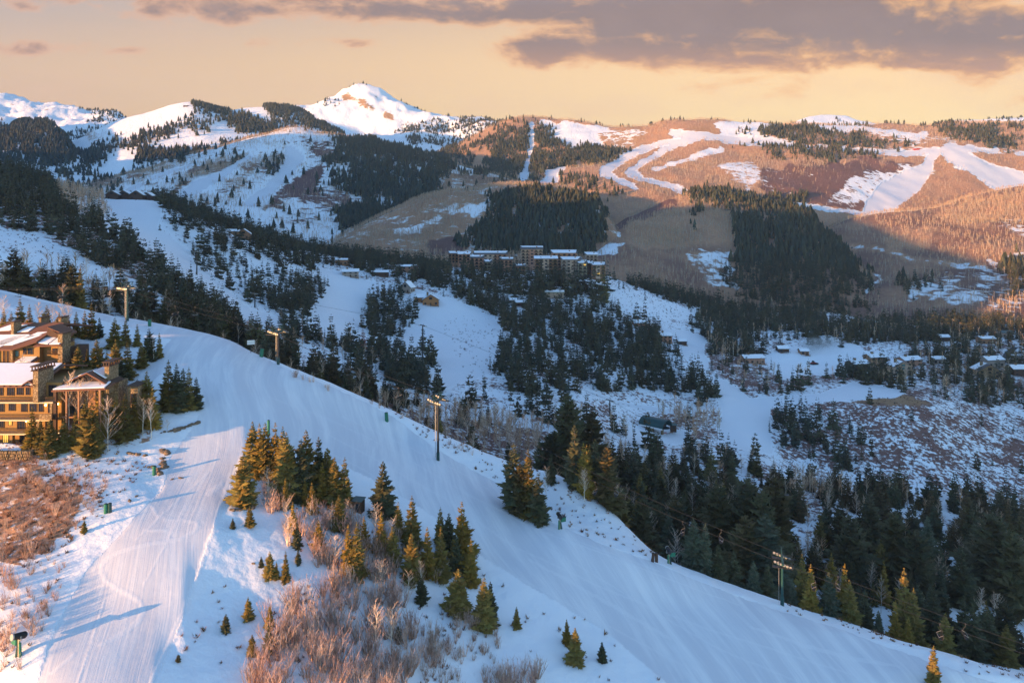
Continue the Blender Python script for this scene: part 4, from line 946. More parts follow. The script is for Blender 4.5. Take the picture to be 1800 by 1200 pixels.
def bare_tree(seed, nbr, ntw, trunk=(0.58, 0.53, 0.46), twig=(0.56, 0.38, 0.26), spread=.26, start=.22, w=0.0032, up=.95, tr=.011):
    """leafless tree of height 1 (aspen, birch): returns trunk and branch soups"""
    R = random.Random(seed); TT = Tris(); TB = Tris()
    pts = [np.array([0, 0, -0.03])]
    for k in range(1, 7):
        pts.append(np.array([R.uniform(-.02, .02) * k / 3, R.uniform(-.02, .02) * k / 3, k / 6.0]))
    for k in range(6):
        TT.cone(pts[k], pts[k + 1], tr * (1 - k / 6.5), tr * (1 - (k + 1) / 6.5), trunk, 5)
    for b in range(nbr):
        t = start + (1 - start) * (b + R.random()) / nbr * .97
        f = t * 6; i = min(int(f), 5); base = pts[i] + (pts[i + 1] - pts[i]) * (f - i)
        az = R.uniform(0, 6.283); L = spread * (1.12 - t) ** .7 * R.uniform(.6, 1.25) + .04
        e = base + np.array([math.cos(az) * L * .72, math.sin(az) * L * .72, L * up * R.uniform(.6, 1.2)])
        g = R.uniform(.8, 1.2); tc = tuple(c * g for c in twig)
        TB.cone(base, e, w * 1.3, w * .4, tuple(.5 * (x + y) for x, y in zip(trunk, tc)), 3)
        for q in range(ntw):
            u = R.uniform(.2, 1.0); s = base + (e - base) * u
            a2 = az + R.uniform(-1.4, 1.4); l2 = L * R.uniform(.25, .55)
            e2 = s + np.array([math.cos(a2) * l2 * .7, math.sin(a2) * l2 * .7, l2 * R.uniform(.3, 1.1)])
            sd = np.array([-math.sin(a2), math.cos(a2), 0]) * w * .9
            TB.tri(s - sd, s + sd, e2, tc)
            if R.random() < .6:
                s3 = s + (e2 - s) * .5; a3 = a2 + R.choice((-1, 1)) * R.uniform(.5, 1.1); l3 = l2 * .6
                e3 = s3 + np.array([math.cos(a3) * l3 * .7, math.sin(a3) * l3 * .7, l3 * R.uniform(.2, 1)])
                TB.tri(s3 - sd * .8, s3 + sd * .8, e3, tc)
    return TT, TB


def shrub(seed, stems, tw, col=(0.23, 0.14, 0.105), w=0.016, spread=.55):
    """leafless many-stemmed oak brush of height 1"""
    R = random.Random(seed); T = Tris()
    for k in range(stems):
        az = R.uniform(0, 6.283); rr = R.uniform(0, .16); lean = R.uniform(.05, spread)
        p = np.array([math.cos(az) * rr, math.sin(az) * rr, -0.03]); H = R.uniform(.55, 1.0)
        g = R.uniform(.75, 1.25); c = tuple(x * g for x in col)
        for s in range(3):
            q = p + np.array([math.cos(az) * lean * H / 3 * (1.2 - .2 * s) + R.uniform(-.04, .04), math.sin(az) * lean * H / 3 + R.uniform(-.04, .04), H / 3])
            T.cone(p, q, w * (1 - s * .28), w * (1 - (s + 1) * .28), c, 3)
            for j in range(tw):
                u = R.random(); b = p + (q - p) * u; a2 = R.uniform(0, 6.283); l = R.uniform(.08, .2) * (.6 + .5 * s)
                e = b + np.array([math.cos(a2) * l * .7, math.sin(a2) * l * .7, l * R.uniform(.4, 1.2)])
                sd = np.array([-math.sin(a2), math.cos(a2), 0]) * w * .45
                T.tri(b - sd, b + sd, e, c)
            p = q
    return T


def tuft(seed, n, col=(0.20, 0.115, 0.062), spread=.9):
    R = random.Random(seed); T = Tris()
    for k in range(n):
        az = R.uniform(0, 6.283); l = R.uniform(.5, 1); o = R.uniform(0, .35)
        b = np.array([math.cos(az) * o, math.sin(az) * o, -.05]); a2 = az + R.uniform(-.6, .6)
        e = b + np.array([math.cos(a2) * l * spread * .6, math.sin(a2) * l * spread * .6, l * R.uniform(.5, 1)])
        sd = np.array([-math.sin(a2), math.cos(a2), 0]) * R.uniform(.05, .11)
        g = R.uniform(.6, 1.3); T.tri(b - sd, b + sd, e, tuple(c * g for c in col))
    return T


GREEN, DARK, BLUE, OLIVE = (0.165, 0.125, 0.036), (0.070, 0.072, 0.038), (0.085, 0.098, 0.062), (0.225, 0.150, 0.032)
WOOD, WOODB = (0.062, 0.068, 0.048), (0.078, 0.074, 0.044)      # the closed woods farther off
SPRUCE = []      # (crown mesh, trunk mesh)
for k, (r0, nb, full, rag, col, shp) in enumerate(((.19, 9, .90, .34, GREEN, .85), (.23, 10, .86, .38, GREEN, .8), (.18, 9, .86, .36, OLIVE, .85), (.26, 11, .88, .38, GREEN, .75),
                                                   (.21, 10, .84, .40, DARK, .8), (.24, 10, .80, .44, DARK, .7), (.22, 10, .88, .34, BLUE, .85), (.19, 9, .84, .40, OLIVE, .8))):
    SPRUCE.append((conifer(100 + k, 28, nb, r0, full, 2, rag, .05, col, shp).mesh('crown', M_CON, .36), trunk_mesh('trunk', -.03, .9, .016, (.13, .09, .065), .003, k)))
PINE = []        # broad, ragged, dark firs
for k, (r0, col) in enumerate(((.27, (0.070, 0.064, 0.030)), (.31, (0.062, 0.058, 0.030)), (.25, (0.080, 0.064, 0.028)))):
    PINE.append((conifer(200 + k, 26, 11, r0, .86, 3, .42, .10, col, .55).mesh('crown', M_CON, .36), trunk_mesh('trunk', -.03, .9, .018, (.13, .09, .065), .006, 40 + k)))
MIDC = []        # simpler trees for the middle distance
for k, (r0, col) in enumerate(((.17, DARK), (.20, (0.100, 0.076, 0.038)), (.22, DARK), (.16, (0.105, 0.092, 0.036)), (.24, WOODB), (.19, (0.088, 0.070, 0.038)))):
    MIDC.append((conifer(300 + k, 17, 8, r0 * 1.25, .94, 1, .3, .06, col, .75), (.13, .09, .065)))
MIDM = [(t.mesh('crown', M_CON, .36), trunk_mesh('trunk', -.03, .9, .016, b, .003, 60 + i)) for i, (t, b) in enumerate(MIDC)]
ASPEN = []
for k in range(5):
    a, b = bare_tree(400 + k, 34, 6, spread=(.26, .22, .30, .2, .26)[k], start=(.25, .35, .2, .4, .3)[k])
    ASPEN.append((b.mesh('branches', M_TWIG), a.mesh('trunk', M_BARK)))
SHRUB = [shrub(500 + k, 13, 7, ((0.54, 0.37, 0.29), (0.46, 0.30, 0.24), (0.58, 0.41, 0.32), (0.42, 0.27, 0.22))[k]).mesh('bare_shrub', M_TWIG) for k in range(4)]


def conifer_tree(pos, h, kind, name='conifer_tree', rz=None, lean=0.0, wide=1.0, rng=random.Random(5)):
    """a tree is an Empty at its foot with trunk and crown as its children (meshes shared between trees)"""
    crown, trunk = kind
    e = empty(name, pos, rng.uniform(0, 6.28) if rz is None else rz)
    e.rotation_euler.x = lean
    e.scale = (h * wide, h * wide, h)
    link('crown', crown, e); link('trunk', trunk, e)
    return e


def bare_aspen(pos, h, kind, name='bare_tree', wide=1.0, rng=random.Random(6)):
    e = empty(name, pos, rng.uniform(0, 6.28)); e.scale = (h * wide, h * wide, h)
    link('branches', kind[0], e); link('trunk', kind[1], e)
    return e


def ztop(ytop, d): return -(ytop - YH) / F * d


class Stuff:
    """many plants too small to tell apart, gathered into one mesh"""
    def __init__(self): self.v = []; self.c = []

    def add(self, proto, pos, h, wide, rng, tint=.35):
        pv, pc = proto; n = len(pos)
        if n == 0: return
        a = rng.rand(n) * 6.283; ca, sa = np.cos(a)[:, None], np.sin(a)[:, None]
        w = (h * wide)[:, None]
        x = (pv[None, :, 0] * ca - pv[None, :, 1] * sa) * w + pos[:, 0:1]
        y = (pv[None, :, 0] * sa + pv[None, :, 1] * ca) * w + pos[:, 1:2]
        z = pv[None, :, 2] * h[:, None] + pos[:, 2:3]
        self.v.append(np.stack([x, y, z], -1).reshape(-1, 3))
        g = (1 - tint / 2 + tint * rng.rand(n))[:, None, None]; hue = (rng.rand(n)[:, None] - .5) * .25
        c = pc[None] * g; c = c * np.stack([1 + hue, np.ones_like(hue), 1 - hue * .6], -1)
        self.c.append(c.reshape(-1, 3))

    def build(self, name, mat, label, cat):
        v = np.concatenate(self.v); c = np.concatenate(self.c)
        me = mesh_np(name, v, np.arange(len(v)).reshape(-1, 3), mat)
        color_attr(me, 'col', np.concatenate([c, np.ones((len(c), 1))], 1))
        o = link(name, me); tag(o, label, cat, kind='stuff')
        return o

# ------------------------------------------------------------------ materials of built things
def pmat(name, col, rough=0.8, metal=0.0, var=0.25, scale=1.5, bump=0.0, emit=None, spec=0.3, kind='noise', col2=None, coat=0.0):
    m = bpy.data.materials.new(name); m.use_nodes = True
    N = Nodes(m.node_tree); bs = N.n['Principled BSDF']
    tcn = N.n.new('ShaderNodeTexCoord'); g = N.n.new('ShaderNodeNewGeometry'); pos = g.outputs['Position']
    c1 = tuple(c * (1 - var) for c in col) + (1,); c2 = tuple(min(1, c * (1 + var)) for c in (col2 or col)) + (1,)
    if kind == 'stone':
        v = N.n.new('ShaderNodeTexVoronoi'); N.l.new(pos, v.inputs['Vector']); v.inputs['Scale'].default_value = scale
        fac = N.math('MULTIPLY_ADD', v.outputs['Distance'], 0.7, N.math('MULTIPLY', N.noise(pos, scale * .6, 3), 0.5))
        s = N.n.new('ShaderNodeSeparateColor'); N.l.new(v.outputs['Color'], s.inputs[0])
        colr = N.mix(s.outputs[0], c1, c2); colr = N.mix(N.smooth(v.outputs['Distance'], .35, .62), colr, tuple(c * .62 for c in col) + (1,))
        hh = N.math('MULTIPLY', v.outputs['Distance'], -1.0)
    elif kind == 'plank':
        mp = N.n.new('ShaderNodeMapping'); mp.inputs['Scale'].default_value = (scale, scale, scale * 5); N.l.new(pos, mp.inputs[0])
        fac = N.noise(mp.outputs[0], 1.0, 4, .6); colr = N.mix(fac, c1, c2); hh = fac
    else:
        fac = N.noise(pos, scale, 5, .6); colr = N.mix(fac, c1, c2); hh = fac
    N.l.new(colr, bs.inputs['Base Color'])
    bs.inputs['Roughness'].default_value = rough; bs.inputs['Metallic'].default_value = metal
    bs.inputs['Specular IOR Level'].default_value = spec
    if bump:
        b = N.n.new('ShaderNodeBump'); b.inputs['Strength'].default_value = .6; b.inputs['Distance'].default_value = bump
        N.l.new(hh, b.inputs['Height']); N.l.new(b.outputs[0], bs.inputs['Normal'])
    if emit:
        bs.inputs['Emission Color'].default_value = tuple(emit[:3]) + (1,); bs.inputs['Emission Strength'].default_value = emit[3]
    return m


M = dict(
    wood=pmat('honey_wood', (0.285, 0.160, 0.052), .75, scale=2.2, var=.35, kind='plank', bump=.02),
    cabin=pmat('cabin_wood', (0.30, 0.16, 0.09), .8, scale=1.2, var=.35, kind='plank', bump=.03),
    orange=pmat('log_wood', (0.36, 0.165, 0.065), .75, scale=1.2, var=.35, kind='plank', bump=.03),
    darkwood=pmat('dark_wood', (0.075, 0.042, 0.028), .8, scale=2.0, var=.35, kind='plank', bump=.02),
    stone=pmat('field_stone', (0.27, 0.185, 0.10), .9, scale=2.6, var=.25, kind='stone', bump=.05, col2=(0.31, 0.225, 0.135)),
    rock=pmat('boulder', (0.17, 0.125, 0.09), .95, scale=1.2, var=.4, bump=.1),
    roof=pmat('rust_brown_roof', (0.165, 0.075, 0.048), .8, scale=1.8, var=.25, kind='plank', bump=.02),
    greyroof=pmat('grey_roof', (0.10, 0.095, 0.095), .8, scale=1.4, var=.3),
    snow=pmat('roof_snow', (0.86, 0.87, 0.90), .7, scale=.8, var=.04, bump=.08),
    glass=pmat('window_glass', (0.020, 0.024, 0.030), .08, var=.2, spec=.6),
    litglass=pmat('lit_window_glass', (0.5, 0.33, 0.08), .3, emit=(1.0, .55, .10, .35)),
    tealglass=pmat('teal_tinted_glass', (0.10, 0.24, 0.24), .12, var=.2, spec=.6),  # panes with a teal base colour
    cream=pmat('cream_trim', (0.55, 0.44, 0.28), .7, var=.1),
    tan=pmat('tan_stucco', (0.46, 0.33, 0.24), .85, var=.15, bump=.01),
    brick=pmat('red_brown_siding', (0.42, 0.22, 0.145), .85, var=.25, kind='plank', scale=.8),
    olive=pmat('olive_siding', (0.30, 0.27, 0.19), .85, var=.2, kind='plank', scale=.8),
    grey=pmat('grey_siding', (0.34, 0.28, 0.235), .85, var=.2, kind='plank', scale=.8),
    teal=pmat('teal_metal', (0.007, 0.050, 0.046), .42, .0, var=.2, scale=1.1, spec=.5),
    green=pmat('green_vinyl', (0.016, 0.15, 0.085), .5, var=.2, spec=.4),
    steel=pmat('galvanised_steel', (0.36, 0.35, 0.33), .5, .5, var=.2),
    dark=pmat('dark_steel', (0.035, 0.036, 0.038), .5, .3, var=.2),
    black=pmat('black_rubber', (0.012, 0.012, 0.013), .6, var=.2),
    red=pmat('red_paint', (0.40, 0.035, 0.02), .5, var=.15),
    white=pmat('white_paint', (0.72, 0.70, 0.67), .5, var=.08),
    lamp=pmat('porch_lamp', (0.9, 0.6, 0.2), .4, emit=(1.0, .55, .12, 14)),
    road=pmat('asphalt', (0.055, 0.055, 0.058), .85, var=.3, scale=.3),
)


class MB:
    """boxes, slabs, tubes and prisms gathered into one mesh"""
    def __init__(self): self.v = []; self.f = []

    def add(self, vs, fs):
        o = len(self.v); self.v += [tuple(p) for p in vs]; self.f += [tuple(i + o for i in q) for q in fs]; return self

    def box(self, x0, x1, y0, y1, z0, z1):
        return self.add([(x0, y0, z0), (x1, y0, z0), (x1, y1, z0), (x0, y1, z0), (x0, y0, z1), (x1, y0, z1), (x1, y1, z1), (x0, y1, z1)],
                        [(3, 2, 1, 0), (4, 5, 6, 7), (0, 1, 5, 4), (1, 2, 6, 5), (2, 3, 7, 6), (3, 0, 4, 7)])

    def hexa(self, p):
        return self.add(p, [(3, 2, 1, 0), (4, 5, 6, 7), (0, 1, 5, 4), (1, 2, 6, 5), (2, 3, 7, 6), (3, 0, 4, 7)])

    def slab(self, a, b, c, d, t):
        """four corners of the upper face (counter-clockwise seen from above), thickness downwards"""
        lo = [(p[0], p[1], p[2] - t) for p in (a, b, c, d)]
        return self.hexa(lo + [a, b, c, d])

    def tube(self, a, b, ra, rb=None, n=8):
        rb = ra if rb is None else rb
        a = Vector(a); b = Vector(b); d = (b - a).normalized()
        u = d.cross(Vector((.31, .22, .92)) if abs(d.z) < .9 else Vector((1, .1, 0))).normalized(); w = d.cross(u)
        vs = []
        for p, r in ((a, ra), (b, rb)):
            for k in range(n):
                t = 6.28318 * k / n; vs.append(p + u * (r * math.cos(t)) + w * (r * math.sin(t)))
        fs = [(k, (k + 1) % n, n + (k + 1) % n, n + k) for k in range(n)] + [tuple(range(n - 1, -1, -1)), tuple(range(n, 2 * n))]
        return self.add(vs, fs)

    def path(self, pts, r, n=6):
        for a, b in zip(pts[:-1], pts[1:]): self.tube(a, b, r, r, n)
        return self

    def prism(self, poly, y0, y1):
        """polygon in x,z pulled from y0 to y1"""
        n = len(poly)
        vs = [(x, y0, z) for x, z in poly] + [(x, y1, z) for x, z in poly]
        fs = [tuple(range(n)), tuple(range(2 * n - 1, n - 1, -1))] + [(k, n + k, n + (k + 1) % n, (k + 1) % n) for k in range(n)]
        return self.add(vs, fs)

    def mesh(self, name, mat, bevel=0.0):
        me = bpy.data.meshes.new(name)
        me.from_pydata([tuple(p) for p in self.v], [], self.f); me.update()
        import bmesh
        bm = bmesh.new(); bm.from_mesh(me)
        bmesh.ops.recalc_face_normals(bm, faces=bm.faces)
        if bevel: bmesh.ops.bevel(bm, geom=bm.edges[:], offset=bevel, segments=1, affect='EDGES', clamp_overlap=True)
        bm.to_mesh(me); bm.free()
        me.materials.append(M[mat] if isinstance(mat, str) else mat)
        return me

    def obj(self, name, mat, parent=None, loc=(0, 0, 0), rot=(0, 0, 0), bevel=0.0, label=None):
        o = link(name, self.mesh(name, mat, bevel), parent, loc, rot)
        if label: o['label'] = label
        return o


KEEPOUT = []
_win = {}


def window(parent, x, z, w, h, y=0.0, pane='glass', frame='darkwood', mull=1, side='front', t=.10):
    """a window with its frame proud of the wall and one pane; front windows look along -y"""
    key = (round(w, 2), round(h, 2), pane, frame, mull, side)
    if key not in _win:
        fr = MB(); fw = min(.12, w * .12)
        def bx(m, a, b, y0, y1, c, d):
            if side == 'front': m.box(a, b, y0, y1, c, d)
            elif side == 'right': m.box(-y1, -y0, a, b, c, d)
            else: m.box(y0, y1, a, b, c, d)
        bx(fr, -w / 2, -w / 2 + fw, -t, .03, 0, h); bx(fr, w / 2 - fw, w / 2, -t, .03, 0, h)
        bx(fr, -w / 2 + fw, w / 2 - fw, -t, .03, 0, fw); bx(fr, -w / 2 + fw, w / 2 - fw, -t, .03, h - fw, h)
        for k in range(mull):
            c = -w / 2 + w * (k + 1) / (mull + 1); bx(fr, c - fw * .3, c + fw * .3, -t * .8, .02, fw, h - fw)
        pn = MB(); bx(pn, -w / 2 + fw, w / 2 - fw, -t * .35, .0, fw, h - fw)
        _win[key] = (fr.mesh('window', frame), pn.mesh('pane', pane))
    f, p = _win[key]
    o = link('window', f, parent, (x, y, z)); link('pane', p, o)
    return o


def house(label, px, py, w, dp, hw, pitch=.45, rot=0.0, wall='cabin', roof='greyroof', snow=.8, chim=1, nwin=3, floors=1, ridge='x', d=None, deck=True, pane='glass', name='house', cat='house', sink=.5, cross=False):
    """gabled house: origin at the middle of the front wall; ridge 'x' runs along the front, 'y' front to back"""
    w *= .86; dp *= .86; p = GROUND.on(px, d) if d else GROUND.at(px, py)
    e = empty(name, (p.x, p.y, p.z - sink * .4), rot); tag(e, label, cat)
    KEEPOUT.append((p.x, p.y + dp / 2, max(w, dp) * .62))
    x0, x1 = -w / 2, w / 2; ov = .7
    b = -2.5
    if ridge == 'x':
        rz = hw + pitch * dp / 2
        mb = MB(); poly = [(0, b), (dp, b), (dp, hw), (dp / 2, rz), (0, hw)]
        n = len(poly); vs = [(x0, y, z) for y, z in poly] + [(x1, y, z) for y, z in poly]
        mb.add(vs, [tuple(range(n)), tuple(range(2 * n - 1, n - 1, -1))] + [(k, n + k, n + (k + 1) % n, (k + 1) % n) for k in range(n)])
        mb.obj('wall', wall, e)
        r = MB(); q = .14; k = pitch * ov
        r.slab((x0 - ov, -ov, hw - k + q), (x1 + ov, -ov, hw - k + q), (x1 + ov, dp / 2, rz + q), (x0 - ov, dp / 2, rz + q), .22)
        r.slab((x0 - ov, dp / 2, rz + q), (x1 + ov, dp / 2, rz + q), (x1 + ov, dp + ov, hw - k + q), (x0 - ov, dp + ov, hw - k + q), .22)
        ro = r.obj('roof', roof, e)
        if snow > 0:
            s = MB(); u = .02; sn = .22
            a = (1 - snow) * .5
            lo = hw - k + q + u + sn + a * (rz - hw); y_lo = -ov + .12 + a * dp / 2
            s.slab((x0 - ov + .1, y_lo, lo), (x1 + ov - .1, y_lo, lo), (x1 + ov - .1, dp / 2, rz + q + u + sn), (x0 - ov + .1, dp / 2, rz + q + u + sn), sn - .01)
            s.slab((x0 - ov + .1, dp / 2 + .01, rz + q + u + sn), (x1 + ov - .1, dp / 2 + .01, rz + q + u + sn), (x1 + ov - .1, dp + ov - .1, hw - k + q + u + sn), (x0 - ov + .1, dp + ov - .1, hw - k + q + u + sn), sn - .01)
            s.obj('roof_snow', 'snow', e, bevel=.06)
    else:
        rz = hw + pitch * w / 2
        MB().prism([(x0, b), (x1, b), (x1, hw), (0, rz), (x0, hw)], 0, dp).obj('wall', wall, e)
        r = MB(); q = .14; k = pitch * ov
        r.slab((x0 - ov, -ov, hw - k + q), (0, -ov, rz + q), (0, dp + ov, rz + q), (x0 - ov, dp + ov, hw - k + q), .22)
        r.slab((0, -ov, rz + q), (x1 + ov, -ov, hw - k + q), (x1 + ov, dp + ov, hw - k + q), (0, dp + ov, rz + q), .22)
        ro = r.obj('roof', roof, e)
        if snow > 0:
            s = MB(); u = .02; sn = .22; f = -ov + .3 + (1 - snow) * dp * .5
            s.slab((x0 - ov + .1, f, hw - k + q + u + sn), (-.01, f, rz + q + u + sn), (-.01, dp + ov - .1, rz + q + u + sn), (x0 - ov + .1, dp + ov - .1, hw - k + q + u + sn), sn - .01)
            s.slab((.01, f, rz + q + u + sn), (x1 + ov - .1, f, hw - k + q + u + sn), (x1 + ov - .1, dp + ov - .1, hw - k + q + u + sn), (.01, dp + ov - .1, rz + q + u + sn), sn - .01)
            s.obj('roof_snow', 'snow', e, bevel=.06)
    if chim:
        for c in range(chim):
            cx = x0 + w * (.3 if c == 0 else .75); top = rz + 1.3
            ch = MB().box(cx - .7, cx + .7, dp * .42, dp * .42 + 1.4, hw, top).obj('chimney', 'stone', e)
            MB().box(cx - .85, cx + .85, dp * .42 - .15, dp * .42 + 1.55, top + .003, top + .22).obj('cap', 'darkwood', ch)
    fh = hw / floors
    for fl in range(floors):
        for k in range(nwin):
            cx = x0 + w * (k + .5) / nwin
            if fl == 0 and k == nwin // 2:
                dr = MB().box(cx - .6, cx + .6, -.07, .02, .1, 2.2).obj('door', 'darkwood', e)
                MB().box(cx + .36, cx + .46, -.13, -.072, 1.05, 1.15).obj('handle', 'steel', dr); continue
            window(e, cx, fl * fh + .9, min(1.7, w / nwin * .6), min(1.5, fh - 1.3), 0.0, pane)
        window(e, x1, fl * fh + .9, 1.6, min(1.5, fh - 1.3), 0.0, pane, side='right').location.y = dp * .3
        window(e, x1, fl * fh + .9, 1.6, min(1.5, fh - 1.3), 0.0, pane, side='right').location.y = dp * .7
    if ridge == 'y': window(e, 0, hw + .1, min(2.4, w * .3), max(.8, pitch * w / 2 * .5), 0.0, pane)
    if deck:
        dk = MB().box(x0 - .3, x1 + .3, -2.2, -.01, -.12, .08).obj('deck', 'cabin', e)
        rl = MB()
        rl.box(x0 - .3, x1 + .3, -2.2, -2.12, 1.02, 1.1)
        nb = int(w / 1.2)
        for k in range(nb + 1):
            xx = x0 - .3 + (w + .52) * k / nb; rl.box(xx, xx + .08, -2.195, -2.125, .083, 1.02)
        rl.obj('railing', 'darkwood', dk)
        for xx in (x0, -.15, x1 - .3): MB().box(xx, xx + .3, -2.1, -1.8, -3.0, -.125).obj('post', 'darkwood', dk)
    return e


def block(label, px, py, w, dp, floors, d, wall='tan', wall2=None, roofm='greyroof', base=0.0, rot=0.0, bays=4, fh=3.1, pitch=0.2, pane='glass', balc=True):
    """flat roofed condominium block with balconies"""
    w = w * .82; p = GROUND.on(px, d); z = ztop(py + (int(px * 7) % 5) * 1.5 + 8, d)
    e = empty('condominium', (p.x, p.y, z - floors * fh), rot); tag(e, label, 'apartment block')
    KEEPOUT.append((p.x, p.y + dp / 2, max(w, dp) * .6))
    x0, x1, H = -w / 2, w / 2, floors * fh
    MB().box(x0, x1, 0, dp, -14, H).obj('wall', wall, e)
    if wall2: MB().box(x0 + w * .32, x0 + w * .62, -.9, -.003, -14, H - .4).obj('bay', wall2, e)
    r = MB(); r.slab((x0 - .9, -1.1, H + .25), (x1 + .9, -1.1, H + .25), (x1 + .9, dp + .6, H + .25 + pitch * dp), (x0 - .9, dp + .6, H + .25 + pitch * dp), .24)
    r.obj('roof', roofm, e)
    s = MB(); ya = -.9 + (int(px) % 4) * dp * .22
    za = H + .5 + pitch * (ya + .9) * .95
    s.slab((x0 - .8 + (int(px) % 3), ya, za), (x1 + .8 - (int(px) % 5), ya, za), (x1 + .8, dp + .5, H + .5 + pitch * dp), (x0 - .8, dp + .5, H + .5 + pitch * dp), .22)
    s.obj('roof_snow', 'snow', e, bevel=.05)
    ch = MB().box(x0 + w * .7, x0 + w * .7 + 1.3, dp * .5, dp * .5 + 1.3, H + .3, H + 2.6).obj('chimney', wall2 or wall, e)
    for f in range(floors):
        for k in range(bays):
            cx = x0 + w * (k + .5) / bays
            front = -.9 if (wall2 and x0 + w * .32 < cx < x0 + w * .62) else 0.0
            window(e, cx, f * fh + .7, min(2.2, w / bays * .62), 1.7, front, 'litglass' if (f * 7 + k * 3 + int(px)) % 211 == 0 else pane)
        if f:
            for k in range(bays):
                if wall2 and x0 + w * .32 < x0 + w * (k + .5) / bays < x0 + w * .62: continue
                cx = x0 + w * (k + .5) / bays; bw = w / bays * .42
                b = MB().box(cx - bw, cx + bw, -1.5, -.004, f * fh - .05, f * fh + .12).obj('balcony', wall, e)
                MB().box(cx - bw, cx + bw, -1.5, -1.43, f * fh + .123, f * fh + 1.05).obj('railing', 'darkwood', b)
    return e


